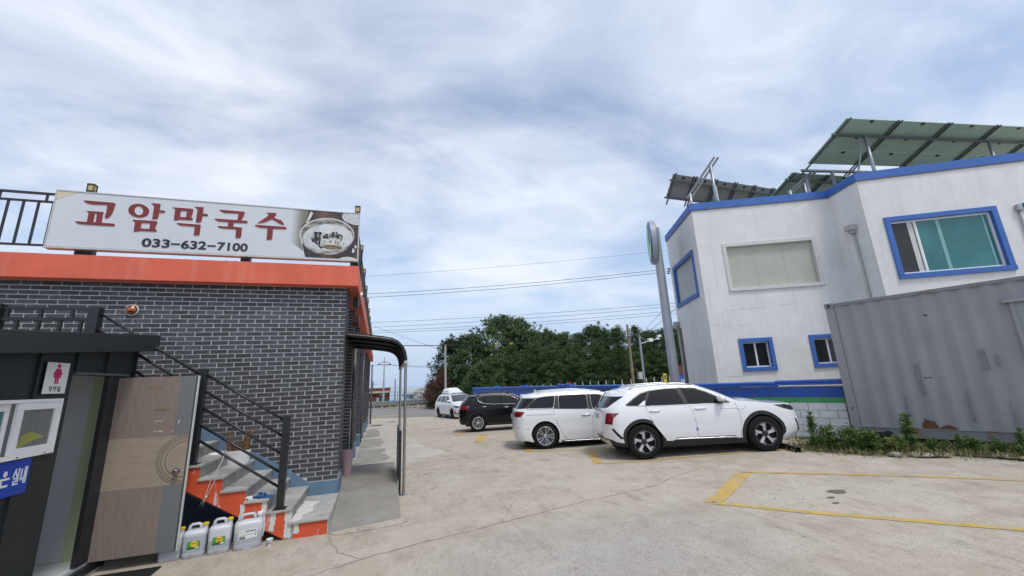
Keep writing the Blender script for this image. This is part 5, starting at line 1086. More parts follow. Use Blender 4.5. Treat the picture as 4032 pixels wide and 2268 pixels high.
# hairline cracks and patched plaster
M['hair'] = mat('plaster_crack', (.22, .215, .20), .9, var=.2)
for k, (F, pts_) in enumerate(((F1, [(.55, 3.97), (1.2, 4.0), (2.0, 4.03)]), (F1, [(2.4, 4.05), (3.1, 4.1)]), (F1, [(.05, 3.52), (.25, 3.50), (.35, 3.46)]), (F1, [(1.0, 3.42), (1.5, 3.44)]), (F1, [(.3, 1.66), (1.2, 1.70)]), (F1, [(4.3, 6.0), (4.32, 5.6)]), (FF, [(3.7, 4.5), (4.6, 4.45)]), (FR, [(.4, 6.7), (.42, 5.9)]), (FS, [(.3, 3.9), (.9, 3.86)]))):
    r7 = random.Random(k); L_ = []
    for i in range(len(pts_) - 1):
        for j in range(10): f_ = j / 10; L_.append((pts_[i][0] + (pts_[i + 1][0] - pts_[i][0]) * f_ + r7.uniform(-.01, .01), pts_[i][1] + (pts_[i + 1][1] - pts_[i][1]) * f_ + r7.uniform(-.012, .012)))
    q = MB(); up_ = [(u, v + r7.uniform(.003, .009)) for u, v in L_]; q.flat(up_ + [(u + .004, v) for u, v in L_[::-1]], lambda u, v, t: F.at(u, v, .0015 + t), .001); q.build('plaster_crack', M['hair'], wl)
# ------------------------------------------------------------------ solar arrays on its roof
M['pv_back'] = mat('solar_backsheet', (.32, .46, .38), .35, var=.05, scale=2); M['pv_grey'] = mat('solar_backsheet_grey', (.26, .26, .25), .4, var=.06, scale=2); M['pv_face'] = mat('solar_glass', (.012, .016, .035), .1, var=.15)
def solar(name, label, A, e, s, W, Ls, nc, nr, beams, post_us, back, rails_out=0.0, zroof=7.71):
    """A: left end of the high edge; e: unit along the edge; s: unit down the slope"""
    t = thing(name, label, 'solar panel', (A.x, A.y, zroof), 'solar arrays on the white building roof'); nrm = e.cross(s).normalized(); nrm = nrm if nrm.z > 0 else -nrm
    pw, ph = W / nc, Ls / nr
    for i in range(nc):
        for j in range(nr):
            p = A + e * (i * pw + .008) + s * (j * ph + .008); a, c = e * (pw - .016), s * (ph - .016)
            q = MB(); q.add([p, p + a, p + a + c, p + c, p + nrm * .035, p + a + nrm * .035, p + a + c + nrm * .035, p + c + nrm * .035], [(0, 3, 2, 1), (4, 5, 6, 7), (0, 1, 5, 4), (1, 2, 6, 5), (2, 3, 7, 6), (3, 0, 4, 7)])
            o = q.build('panel', back, t)
            jb = p + a * .5 + c * .10 - nrm * .012; MB().bar(jb - e * .06, jb + e * .06, .08, .022, up=nrm).build('junction_box', M['black_metal'], o)
    for i in range(nc + 1):
        for k in ((-.07, .07) if 0 < i < nc else ((.1,) if i == 0 else (-.1,))):
            p = A + e * (i * pw + k) - nrm * .035; MB().bar(p - s * .05, p + s * (Ls + .25 + rails_out), .045, .05, up=nrm).build('rail', M['galv_dark'], t)
    for f_ in beams:
        p = A + s * (Ls * f_) - nrm * .11; MB().bar(p - e * .15, p + e * (W + .15), .07, .10, up=nrm).build('beam', M['galv_dark'], t)
        for u_ in post_us:
            pp_ = p + e * (W * u_) - nrm * .05; MB().tube([(pp_.x, pp_.y, zroof), pp_], .055, 10).build('post', M['galv'], t, smooth=True)
    return t
def vec(a): return Vector((math.cos(R(a)), math.sin(R(a)), 0))
A1 = Vector((15.26, 8.04, 10.30)); e1 = vec(-10.3); dn1 = vec(79.7)
s1 = (dn1 * math.cos(R(21)) - Vector((0, 0, 1)) * math.sin(R(21)))
t1 = solar('solar_array', 'large tilted solar array at right, seen from its underside', A1, e1, s1, 10.6, 1.95, 5, 3, (.30, 1.12), (.11, .62), M['pv_back'], .25)
MB().tube([A1 + e1 * 1.15 + s1 * .6 - Vector((0, 0, .15)), Vector((A1.x, A1.y, 7.75)) + e1 * 1.0 + dn1 * 1.3], .03, 8).build('brace', M['galv'], t1)
A2 = Vector((10.50, 11.40, 9.38)); e2 = vec(1.0); dn2 = vec(91); s2_ = (dn2 * math.cos(R(24)) - Vector((0, 0, 1)) * math.sin(R(24)))
A2 = Vector((11.54, 12.51, 10.13)); s2_ = Vector((-.20, .47, -.60)).normalized(); s2_ = (s2_ - e2 * s2_.dot(e2)).normalized()
t2 = solar('solar_array', 'low grey solar array at the left corner of the white roof', A2, e2, s2_, 8.0, 1.06, 7, 1, (.25, .95), (.28, .75), M['pv_grey'])
A3 = Vector((15.35, 10.30, 9.45)); e3 = vec(-6.6); dn3 = vec(83.4); s3 = (dn3 * math.cos(R(21)) - Vector((0, 0, 1)) * math.sin(R(21)))
t3 = solar('solar_array', 'small solar array glimpsed behind the large one on the roof', A3, e3, s3, 3.4, 1.4, 2, 2, (.2, .95), (.2, .8), M['pv_back'])
def spare_rails(label, p, q, post):
    t = thing('mounting_rails', label, 'rails', (post[0], post[1], 7.71), 'empty mounting rails on the white roof')
    sd_ = Vector((.17, -.03, 0))
    for k in (0, 1): MB().bar(Vector(p) + sd_ * k, Vector(q) + sd_ * k, .06, .08).build('rail', M['galv_dark'], t)
    MB().tube([(post[0], post[1], 7.71), post], .06, 10).build('post', M['galv'], t, smooth=True); pl_ = Vector(p).lerp(Vector(q), .12); MB().tube([(pl_.x, pl_.y, 7.71), pl_], .06, 10).build('post', M['galv'], t, smooth=True)

# ------------------------------------------------------------------ grey container
cb0 = Vector((10.80, 7.20, .24)); ca = R(-69); cd = Vector((math.cos(ca), math.sin(ca), .006)).normalized(); cn = Vector((math.sin(ca), -math.cos(ca), 0)); cn = -cn if cn.x > 0 else cn; HT = 3.18; CL = 6.0
ct = thing('shipping_container', 'weathered grey corrugated shipping container among weeds', 'container', tuple(cb0))
M['cont'] = mat('container_grey', (.275, .28, .29), .5, var=.06, scale=1.5, bump=.12, bscale=120, streak=.22, streak_col=(.12, .125, .135)); smear(M['cont'], (.10, .105, .115), .66, .76, 1.8, (1.6, 1.6, .6), .5); smear(M['cont'], (.19, .085, .035), .74, .80, 2.4, (1, 1, .8), .7)
M['cont_rust'] = mat('container_rail_rusty', (.20, .215, .225), .6, var=.1, scale=3, bump=.15); smear(M['cont_rust'], (.20, .09, .035), .55, .68, 2.6, (1, 1, .7), .85)
M['rust'] = mat('rust', (.13, .052, .030), .9, var=.4, scale=12, bump=.5)
def cp_(u, z, o=0.0): p = cb0 + cd * u + cn * o; return (p.x, p.y, p.z + z)
def cbox(u0, u1, z0, z1, o0, o1, name, m, par=ct, bevel=0.0):
    q = MB(); q.add([cp_(u, z, o) for o in (o0, o1) for u, z in ((u0, z0), (u1, z0), (u1, z1), (u0, z1))], [(0, 3, 2, 1), (4, 5, 6, 7), (0, 1, 5, 4), (1, 2, 6, 5), (2, 3, 7, 6), (3, 0, 4, 7)]); return q.build(name, m, par, bevel=bevel)
RZ = .19
# corrugated side (trapezoid waves)
q = MB(); pts = []; u = .19; k = 0
while u < CL - .2:
    pts += [(u, 0), (u + .085, 0), (u + .155, -.028), (u + .24, -.028)]; u += .31
pts = [p for p in pts if p[0] < CL - .17] + [(CL - .17, 0)]
for z in (RZ + .001, HT - .085):
    for u, o in pts: q.v.append(cp_(u, z, o - .012))
m_ = len(pts); q.f = [(i, i + 1, m_ + i + 1, m_ + i) for i in range(m_ - 1)]
side = q.build('side_panel', M['cont'], ct, smooth=30)
cbox(.10, CL - .1, 0, RZ, -.10, -.004, 'bottom_rail', M['cont_rust']); cbox(.10, CL - .1, RZ - .004, RZ + .012, -.03, .012, 'rail_flange', M['cont_rust'])
cbox(.155, CL - .1, HT - .085, HT - .012, -.08, .006, 'top_rail', M['cont_rust']); cbox(0, .17, .145, HT - .135, -.16, .012, 'corner_post', M['cont'], bevel=.01); cbox(.172, .188, RZ, HT - .09, -.05, -.014, 'corner_weld', M['cont_rust'])
for (z0, z1) in ((HT - .135, HT + .008), (.0, .145)):
    c = cbox(-.012, .178, z0, z1, -.178, .02, 'corner_casting', M['cont_rust'], bevel=.012); zc_ = (z0 + z1) / 2
    q = MB(); q.flat([(.08 + .030 * math.cos(2 * PI * k / 14), zc_ + .045 * math.sin(2 * PI * k / 14)) for k in range(14)], lambda u, v, t: cp_(u, v, .0205 + t), .001); q.build('hole', M['ink'], c)
q = MB(); q.add([cp_(u, z, o) for u in (0.02, CL) for z in (.05, HT - .03) for o in (-.14, -2.42)], [(0, 1, 3, 2), (4, 6, 7, 5), (2, 3, 7, 6), (0, 4, 5, 1), (1, 5, 7, 3), ]); q.build('shell', M['cont'], ct)
# framed opening near the right edge
cbox(2.86, 4.4, HT - .50, HT - .44, -.03, .09, 'window_hood', M['cont']); cbox(2.94, 3.0, 1.5, HT - .50, -.03, .03, 'window_jamb', M['cont']); cbox(3.0, 4.3, 1.5, HT - .50, -.02, .004, 'window_panel', mat('grey_green_panel', (.27, .31, .31), .5, var=.06))
M['scuff'] = mat('dark_scuff', (.175, .183, .205), .6, var=.2)
rr = random.Random(5)
q = MB(); q.flat(rough_poly([(1.22, RZ + .02), (1.75, RZ + .02), (1.70, RZ + .08), (1.58, RZ + .10), (1.50, RZ + .05), (1.42, RZ + .16), (1.30, RZ + .22), (1.24, RZ + .12)], .02, .05, 6), lambda u, v, t: cp_(u, v, .0 + t), .003); q.build('rust_patch', M['rust'], ct)
for (u0, u1, z0, z1) in ((.02, .03, 1.5, 1.62), (.085, .12, .58, .64), (1.46, 1.58, 1.27, 1.285), (1.72, 1.77, 2.60, 2.63)):
    q = MB(); q.flat(rough_poly([(u0, z0), (u1, z0), (u1, z1), (u0, z1)], .006, .03, int(u0 * 100)), lambda u, v, t: cp_(u, v, .0135 + t), .0015); q.build('rust_spot', M['rust'], ct)
for (u_, z0, z1, w_) in ((1.36, .9, 1.58, .05), (1.05, .5, .9, .02), (2.0, .4, 1.0, .025), (2.55, .3, .8, .02), (2.35, 1.4, 1.8, .10), (2.55, 1.45, 1.7, .03)):
    q = MB(); q.flat(rough_poly([(u_, z0), (u_ + w_, z0), (u_ + w_ * .9, z1), (u_ + .002, z1)], .006, .08, int(u_ * 77)), lambda u, v, t: cp_(u, v, .003 + t), .001); q.build('scuff_mark', M['scuff'], ct)
# ------------------------------------------------------------------ soil bank, stones, tyre under the container
M['soil2'] = mat('dry_earth', (.19, .155, .11), 1, var=.3, scale=5, bump=.6, bscale=25)
fe = [(9.45, 8.15), (9.5, 7.4), (9.75, 6.75), (10.15, 6.28), (10.75, 5.85), (11.3, 5.35), (11.75, 4.75), (12.2, 3.9), (12.8, 2.6), (13.4, 1.2)]
be = [(11.0, 8.7), (11.5, 8.0), (11.9, 7.3), (12.3, 6.6), (12.8, 6.0), (13.2, 5.4), (13.6, 4.7), (14.0, 3.9), (14.6, 2.6), (15.2, 1.2)]
q = MB(); nj = 7; rr = random.Random(8)
for i in range(len(fe)):
    for j in range(nj + 1):
        f_ = j / nj; p = Vector(fe[i]).lerp(Vector(be[i]), f_); hgt = .015 * min(1, f_ * 2.6) * (1 if i > 1 else .35 * i); q.v.append((adj(p)[0] + rr.uniform(-.03, .03), adj(p)[1] + rr.uniform(-.03, .03), zg(adj(p)[1], adj(p)[0]) - .01 + hgt + (rr.uniform(-.02, .03) if j else 0)))
for i in range(len(fe) - 1):
    for j in range(nj): q.f.append((i * (nj + 1) + j, (i + 1) * (nj + 1) + j, (i + 1) * (nj + 1) + j + 1, i * (nj + 1) + j + 1))
props(q.build('soil_bank', M['soil2'], smooth=True), kind='structure')
M['stone'] = mat('edging_stone', (.30, .275, .235), .9, var=.2, scale=6, bump=.5, bscale=20)
stones = [(10.62, 5.86, .30), (10.86, 5.68, .22), (11.08, 5.50, .26), (11.25, 5.33, .20), (11.40, 5.16, .24), (11.55, 4.97, .22), (11.70, 4.76, .24), (10.95, 5.83, .20), (10.30, 6.12, .22)]
for k, (x, y, s_) in enumerate(stones):
    r8 = random.Random(k * 7 + 1); kk_ = .985 + r8.uniform(-.012, .014); s_ *= r8.uniform(.6, 1.15); x, y = adj((x * kk_, y * kk_)); zs_ = zg(y, x)
    r5 = random.Random(k + 50); b = MB().ell((0, 0, 0), s_ * .62, s_ * .46, .045, 10, 6, rot=Matrix.Rotation(R(-48 + r5.uniform(-15, 15)), 3, 'Z')); b.v = [(p[0] * (1 + r5.uniform(-.12, .12)) + x, p[1] * (1 + r5.uniform(-.12, .12)) + y, zs_ + max(-.01, p[2] * (1 + r5.uniform(-.2, .2)) + .045)) for p in b.v]
    b.solo('edging_stone', M['stone'], ['flat pale stone edging the weeds, ' + o_ + ' along the row from the left' for o_ in ('second', 'fourth', 'fifth', 'sixth', 'seventh', 'eighth', 'ninth', 'third', 'first')][k], 'stone', 'flat stones edging the weed bank', smooth=35)
M['tyre'] = mat('tyre_rubber', (.010, .010, .011), .8, var=.2, scale=20, bump=.1, bscale=80, spec=.2)
b = MB().lathe([(.20, -.07), (.22, -.075), (.26, -.06), (.27, 0), (.26, .06), (.22, .075), (.20, .07), (.17, .03), (.17, -.03), (.20, -.07)], (10.85, 6.72, .30), 22); b.solo('old_tyre', M['tyre'], 'small black tyre lying in the weeds at the container corner', 'tyre', smooth=40)

# ------------------------------------------------------------------ disc sign on a pole
ps = thing('pole_sign', 'tall grey pole carrying a round blue and green sign', 'sign', (10.75, 13.17, -.2))
pbx = Vector((10.75, 13.17, 0)); M['pole'] = mat('grey_pole_paint', (.36, .37, .40), .4, .2, var=.08, scale=2)
MB().tube([(pbx.x, pbx.y, -.3), (pbx.x, pbx.y, 7.85)], .19, 18, rs=[.19, .165]).build('pole', M['pole'], ps, smooth=40)
hd = Vector((pbx.x, pbx.y)).normalized(); ang = math.atan2(hd.y, hd.x) + R(97)     # disc normal, nearly edge-on to the lot
nv = Vector((math.cos(ang), math.sin(ang), 0)); tv = Vector((-nv.y, nv.x, 0)); dc = Vector((pbx.x, pbx.y, 7.23)) + nv * .17
def disc(r, o0, o1, name, m, par, n=40, poly=None):
    q = MB(); ring = poly or [(r * math.cos(2 * PI * k / n), r * math.sin(2 * PI * k / n)) for k in range(n)]
    q.flat(ring, lambda u, v, t: tuple(dc + tv * u + Vector((0, 0, v)) + nv * (o0 + t)), o1 - o0); return q.build(name, m, par, smooth=30)
M['sg_blue'] = mat('disc_blue', (.022, .09, .42), .35, var=.05); M['sg_green'] = mat('disc_green', (.05, .36, .13), .35, var=.05)
bd = disc(.92, -.10, .10, 'disc', M['pole'], ps)
disc(.86, .10, .13, 'disc_face', M['sg_blue'], bd); disc(.86, -.13, -.10, 'disc_face', M['sg_blue'], bd)
gl = [(-.62, .1), (-.45, .5), (-.1, .72), (.25, .68), (.45, .45), (.2, .30), (.1, .05), (.3, -.2), (.55, -.30), (.6, -.1), (.78, -.05), (.70, -.4), (.35, -.70), (-.1, -.76), (-.45, -.55), (-.62, -.2)]
disc(.7, .13, .15, 'emblem', M['sg_green'], bd, poly=gl); disc(.7, -.15, -.13, 'emblem', M['sg_green'], bd, poly=gl)
for z_ in (-.45, .45): MB().bar(Vector((pbx.x, pbx.y, 7.23 + z_)), dc + Vector((0, 0, z_)), .12, .10).build('bracket', M['pole'], ps)
# ------------------------------------------------------------------ cars
M['paint_w'] = mat('white_car_paint', (.75, .76, .775), .28, var=.01, coat=.8); M['paint_k'] = mat('black_car_paint', (.004, .004, .007), .18, var=.05, coat=.15, spec=.25)
M['car_glass'] = mat('tinted_car_glass', (.004, .0045, .005), .03, var=.05, spec=.42); M['car_glass2'] = mat('light_tint_windscreen', (.045, .05, .055), .04, var=.05, spec=.7)
M['plastic'] = mat('black_car_plastic', (.016, .016, .018), .55, var=.1, scale=30); M['chrome'] = mat('chrome', (.50, .51, .53), .25, .85, var=.03); M['gap'] = mat('panel_gap', (.006, .006, .007), .9, var=.1)
M['tail_red'] = mat('tail_light_red', (.22, .006, .010), .12, var=.25, scale=14, spec=.7, coat=.6); M['lamp_clear'] = mat('headlight_lens', (.30, .32, .34), .08, var=.4, scale=12, spec=.8); M['lamp_dark'] = mat('headlight_dark', (.025, .027, .03), .08, var=.4, scale=12, spec=.7)
M['alloy'] = mat('machined_alloy', (.66, .66, .67), .3, .35, var=.06); M['alloy_dark'] = mat('dark_alloy', (.10, .10, .105), .35, .8, var=.1); M['plate'] = mat('number_plate', (.62, .64, .63), .5, var=.05); M['film_blue'] = mat('blue_door_guard', (.03, .14, .30), .5, var=.1)
def L1(x, tab):
    return float(np.interp(x, [a for a, _ in tab], [b for _, b in tab]))
def smooth_tab(tab, n=60):
    xs_ = np.array([a for a, _ in tab]); ys_ = np.array([b for _, b in tab]); X = np.linspace(xs_[0], xs_[-1], n); Y = np.interp(X, xs_, ys_)
    k = np.array([1, 2, 3, 2, 1]) / 9; Yp = np.pad(Y, 2, mode='edge'); Y2 = np.convolve(Yp, k, 'valid'); Y2[0] = Y[0]; Y2[-1] = Y[-1]; return list(zip(X.tolist(), Y2.tolist()))
def chaikin(p, it=1, r=.22, closed=True):
    for _ in range(it):
        o = []; n = len(p)
        for i in range(n if closed else n - 1):
            a, b = p[i], p[(i + 1) % n]; o += [(a[0] + (b[0] - a[0]) * r, a[1] + (b[1] - a[1]) * r), (a[0] + (b[0] - a[0]) * (1 - r), a[1] + (b[1] - a[1]) * (1 - r))]
        p = o if closed else [p[0]] + o + [p[-1]]
    return p
class CarShape:
    def __init__(s, sp):
        s.sp = sp; s.xr = smooth_tab(sp['xr']); s.xf = smooth_tab(sp['xf']); s.w = smooth_tab(sp['w'])
        s.ar, s.br = sp.get('rear_corner', (.30, .30)); s.af, s.bf = sp.get('front_corner', (.55, .42))
        s.xr0 = min(b for _, b in sp['xr']); s.xf0 = max(b for _, b in sp['xf']); s.W0 = max(b for _, b in sp['w'])
        s.La = PI / 2 * math.sqrt((s.ar ** 2 + s.br ** 2) / 2); s.Lb = PI / 2 * math.sqrt((s.af ** 2 + s.bf ** 2) / 2)
        s.sr = s.xr0 + s.ar; s.sf = s.xf0 - s.af; s.s0 = s.sr - s.La - (s.W0 - s.br); s.s1 = s.sf + s.Lb + (s.W0 - s.bf)
    def P(s, u, z, off=0.0):
        dr = L1(z, s.xr) - s.xr0; df = L1(z, s.xf) - s.xf0; w = L1(z, s.w)
        if u > s.sf - .9: w *= 1 - .03 * max(0, min(1, (u - s.sf + .9) / .9)) ** 2
        if s.sr <= u <= s.sf:
            k = max(0, min(1, (s.sr + 1.0 - u) / 1.0)) ** 2; k2 = max(0, min(1, (u - s.sf + 1.0) / 1.0)) ** 2
            x = u + dr * k + df * k2; y = w
        elif u < s.sr:
            d = s.sr - u
            if d < s.La: th = d / s.La * PI / 2; x = s.sr - s.ar * math.sin(th) + dr; y = w - s.br + s.br * math.cos(th)
            else: f = min(1, (d - s.La) / (s.W0 - s.br)); y = (w - s.br) * (1 - f); x = s.sr - s.ar + dr - .035 * (1 - (1 - f) ** 2)
        else:
            d = u - s.sf
            if d < s.Lb: th = d / s.Lb * PI / 2; x = s.sf + s.af * math.sin(th) + df; y = w - s.bf + s.bf * math.cos(th)
            else: f = min(1, (d - s.Lb) / (s.W0 - s.bf)); y = (w - s.bf) * (1 - f); x = s.sf + s.af + df + .05 * (1 - (1 - f) ** 2)
        v = Vector((x, y, z))
        if off: v = v + s.Nrm(u, z) * off
        return v
    def Nrm(s, u, z):
        e = .012; a = s.P(min(u + e, s.s1), z) - s.P(max(u - e, s.s0), z); b = s.P(u, z + e) - s.P(u, z - e); n = b.cross(a)
        if n.length < 1e-9: return Vector((0, 1, 0))
        n.normalize(); return n
def rescale(sp):
    f = sp.get('fx', 1.0)
    if f == 1.0: return sp
    sp = dict(sp)
    for k in ('low', 'top', 'crown', 'bow'): sp[k] = [(a * f, b) for a, b in sp[k]]
    for k in ('xr', 'xf'): sp[k] = [(a, b * f) for a, b in sp[k]]
    for k in ('wb', 'cowl', 'header', 'roof_end', 'fin', 'xf0', 'xr0'):
        if k in sp: sp[k] = sp[k] * f
    sp['rails'] = tuple(a * f for a in sp['rails']); sp['spoiler'] = (sp['spoiler'][0] * f, sp['spoiler'][1]); sp['mirror'] = (sp['mirror'][0] * f, sp['mirror'][1])
    sp['gaps'] = [[(a * f, b) for a, b in g] for g in sp['gaps']]; sp['trims'] = [([(a * f, b) for a, b in q[0]],) + tuple(q[1:]) for q in sp['trims']]; sp['handles'] = [(h[0] * f,) + tuple(h[1:]) for h in sp['handles']]
    R2 = []
    for r in sp['regions']:
        r = dict(r)
        if not r.get('raw'):
            if callable(r['poly']): r['poly'] = (lambda fn: (lambda c: [((a if abs(a - c.s0 + .1) < 1e-6 or abs(a - c.s1 - .1) < 1e-6 else a * f), b) for a, b in fn(c)]))(r['poly'])
            else: r['poly'] = [(a * f, b) for a, b in r['poly']]
        R2.append(r)
    sp['regions'] = R2; return sp
def make_car(name, label, sp, loc, rz, paint, group='cars parked in the lot', pitch=0.0):
    sp = rescale(sp); C_ = CarShape(sp); t = thing(name, label, 'car', loc, group, rotz=rz); t.rotation_euler = (0, -pitch, rz); ORG[t] = Vector((0, 0, 0))
    zt = smooth_tab(sp['top'], 140); top = lambda u: L1(u, zt); sill = sp['sill']; WBs = sp['wb']; RA_ = sp['arch_r']
    # outline in (s,z): bottom with wheel arches, then over the top
    bot = []
    def lowz(u): return L1(u, sp['low'])
    def arch(cx):
        z0 = lowz(cx); cz = sp['wr']; a0 = math.asin(min(1, max(-1, (z0 - cz) / RA_))); return [(cx + RA_ * math.cos(a), cz + RA_ * math.sin(a)) for a in [PI - a0 + (a0 - (PI - a0)) * i / 18 for i in range(19)]]
    arcs = [arch(0.0), arch(WBs)]
    u = C_.s0; pts = [(C_.s0, lowz(C_.s0))]
    segs = [(C_.s0, arcs[0][0][0]), (arcs[0][-1][0], arcs[1][0][0]), (arcs[1][-1][0], C_.s1)]
    for i, (a, b) in enumerate(segs):
        n = max(2, int((b - a) / .10)); pts += [(a + (b - a) * k / n, lowz(a + (b - a) * k / n)) for k in range(1 if i == 0 else 0, n + 1)]
        if i < 2: pts += arcs[i][1:-1] if i < 2 else []
    n = int((C_.s1 - C_.s0) / .06); pts += [(C_.s1 + (C_.s0 - C_.s1) * k / n, top(C_.s1 + (C_.s0 - C_.s1) * k / n)) for k in range(n + 1)]
    outline = []
    for p in pts:
        if not outline or (abs(p[0] - outline[-1][0]) + abs(p[1] - outline[-1][1])) > 1e-4: outline.append(p)
    V = []; E = []
    def loop(p, closed=True):
        k = len(V); V.extend(Vector(q) for q in p); E.extend((k + i, k + (i + 1) % len(p)) for i in range(len(p) if closed else len(p) - 1))
    loop(outline)
    regs = []
    for r in sp['regions']:
        poly = r['poly'](C_) if callable(r['poly']) else r['poly']
        poly = chaikin(poly, r.get('round', 0), r.get('rr', .15)) if r.get('round') else poly
        dense = []
        for i in range(len(poly)):
            a, b = poly[i], poly[(i + 1) % len(poly)]; m_ = max(1, int(math.hypot(b[0] - a[0], b[1] - a[1]) / .09)); dense += [(a[0] + (b[0] - a[0]) * k / m_, a[1] + (b[1] - a[1]) * k / m_) for k in range(m_)]
        loop(dense); regs.append((r, poly))
    for fx in np.arange(C_.s0 + .03, C_.s1, .06):
        for fz in np.arange(.2, 1.75, .06):
            if pip((fx, fz), outline): V.append(Vector((float(fx), float(fz))))
    rv, re_, rf_, _, _, _ = delaunay_2d_cdt(V, E, [], 0, 1e-4)
    bins = {}
    for tri in rf_:
        c = (rv[tri[0]] + rv[tri[1]] + rv[tri[2]]) / 3
        if not pip(c, outline): continue
        key = -1
        for i in range(len(regs) - 1, -1, -1):
            if pip(c, regs[i][1]): key = i; break
        bins.setdefault(key, []).append(tri)
    def region_mesh(tris, sides, m, off=0.0):
        vs = []; ns = []; fs = []
        for sd_ in sides:
            mp = {}
            for tri in tris:
                ids = []
                for i in tri:
                    if i not in mp:
                        mp[i] = len(vs); p = C_.P(rv[i].x, rv[i].y); nn = C_.Nrm(rv[i].x, rv[i].y); p = p + nn * off; vs.append((p.x, p.y * sd_, p.z)); ns.append((nn.x, nn.y * sd_, nn.z))
                    ids.append(mp[i])
                a, b, c = (Vector(vs[k]) for k in ids); fn_ = (b - a).cross(c - a)
                if fn_.dot(Vector(ns[ids[0]])) < 0: ids = ids[::-1]
                fs.append(tuple(ids))
        me = bpy.data.meshes.new('m'); me.from_pydata(vs, [], fs); me.materials.append(m); me.polygons.foreach_set('use_smooth', [True] * len(fs)); me.normals_split_custom_set_from_vertices(ns); me.update(); return me
    body = link(region_mesh(bins.get(-1, []), (1, -1), paint), 'body', t); ORG[body] = Vector()
    parts = {}
    for i, (r, poly) in enumerate(regs):
        if i not in bins: continue
        par = parts.get(r.get('parent'), t)
        if r.get('joined'): o = link(region_mesh(bins[i], (1, -1), r['mat'], r.get('off', 0)), r['name'], par); ORG[o] = Vector(); parts[r['name']] = o
        else:
            for sd_ in (-1, 1):
                o = link(region_mesh(bins[i], (sd_,), r['mat'], r.get('off', 0)), r['name'], t); ORG[o] = Vector(); parts[r['name'] + str(sd_)] = o
    # top skin: bonnet, windscreen, roof
    cw0, cw1, cr0 = sp['cowl'], sp['header'], sp['roof_end']
    def T(u, k):
        p = C_.P(u, top(u)); cr = L1(u, sp['crown']); bow = L1(u, sp['bow']); y = p.y * k; return Vector((p.x + bow * (1 - k * k), y, p.z + cr * (1 - abs(k) ** 2.4)))
    def skin(u0, u1, nm, m, kmax=1.0, drop=0.0, par=t, ks=None):
        nu = max(4, int(abs(u1 - u0) / .05)); ks = ks or [-kmax + 2 * kmax * j / 14 for j in range(15)]; b = MB()
        for i in range(nu + 1):
            u = u0 + (u1 - u0) * i / nu
            for k in ks: p = T(u, k); b.v.append((p.x, p.y, p.z - drop))
        m_ = len(ks)
        for i in range(nu):
            for j in range(m_ - 1): b.f.append((i * m_ + j, i * m_ + j + 1, (i + 1) * m_ + j + 1, (i + 1) * m_ + j))
        return b.build(nm, m, par, smooth=True)
    skin(C_.s0 + .01, cr0, 'roof_tail', paint) if sp.get('tailroof', True) else None
    skin(cr0, cw1, 'roof', paint); g_ = skin(cw1, cw0, 'windscreen', sp.get('wglass', M['car_glass']), .90)
    skin(cw1, cw0, 'a_pillar', paint, ks=[-1, -.95, -.90]); skin(cw1, cw0, 'a_pillar', paint, ks=[.90, .95, 1]); skin(cw0, C_.s1 - .01, 'bonnet', paint)
    # gaps, trims
    def along(poly, off, r, nm, m, closed=False, sides=(-1, 1), par=t):
        b = MB(); pl2 = []
        for i in range(len(poly) if closed else len(poly) - 1):
            a, c = poly[i], poly[(i + 1) % len(poly)]; k = max(1, int(math.hypot(c[0] - a[0], c[1] - a[1]) / .06)); pl2 += [(a[0] + (c[0] - a[0]) * j / k, a[1] + (c[1] - a[1]) * j / k) for j in range(k)]
        pl2.append(poly[0] if closed else poly[-1])
        for sd_ in sides:
            MB().tube([(lambda p: (p.x, p.y * sd_, p.z))(C_.P(u, z, off)) for u, z in pl2], r, 6).build(nm, m, par, smooth=True)
    if sp.get('gaps'):
        for g__ in sp['gaps']:
            g2 = chaikin(g__, 1, .25, False)
            for sd_ in (-1, 1): MB().tube([(lambda p: (p.x, p.y * sd_, p.z))(C_.P(u, z, -.001)) for u, z in g2], .0045, 5).build('panel_gap', M['gap'], body, smooth=True)
    for (poly, r, m, cl, nm) in sp.get('trims', []): along(chaikin(poly, 1, .18, cl), .003, r, nm, m, cl)
    for (u, z, l, m) in sp.get('handles', []):
        for sd_ in (-1, 1):
            p = C_.P(u, z, .018); q = C_.P(u + l, z, .018); b = MB(); b.tube([(p.x, (p.y - .016) * sd_, p.z), (p.x + l * .12, p.y * sd_, p.z), (q.x - l * .12, q.y * sd_, q.z), (q.x, (q.y - .016) * sd_, q.z)], .014, 8, rs=[.010, .016, .016, .010]); b.build('door_handle', m, t, smooth=True)
    # mirrors
    if 'mirror' in sp:
        u, z = sp['mirror']; 
        for sd_ in (-1, 1):
            p = C_.P(u, z, .10); b = MB().ell((p.x, p.y * sd_, p.z + .025), .095, .125, .085, 14, 8); mo = b.build('wing_mirror', sp.get('mirror_paint', paint), t, smooth=True)
            b = MB(); b.ell((p.x - .02, p.y * sd_, p.z - .052), .082, .105, .022, 12, 6); b.tube([(p.x - .03, (p.y - .11) * sd_, p.z - .07), (p.x - .02, p.y * sd_, p.z - .05)], .03, 8); b.build('mirror_base', M['plastic'], mo, smooth=True)
    # underbody
    q = MB().box(C_.xr0 + .30, sp['xf0'] - .30, -.66, .66, lowz(WBs / 2) - .02, .62); q.box(.50, WBs - .5, -C_.W0 + .10, C_.W0 - .10, lowz(WBs / 2) + .01, .55); q.build('underbody', M['gap'], t)
    # wheels
    for cx in (0.0, WBs):
        for sd_ in (-1, 1): wheel(t, cx, sd_ * (sp['track'] / 2), sp['wr'], sp['rim'], sd_, sp['wheel'], sp.get('wheel_mat', M['alloy']))
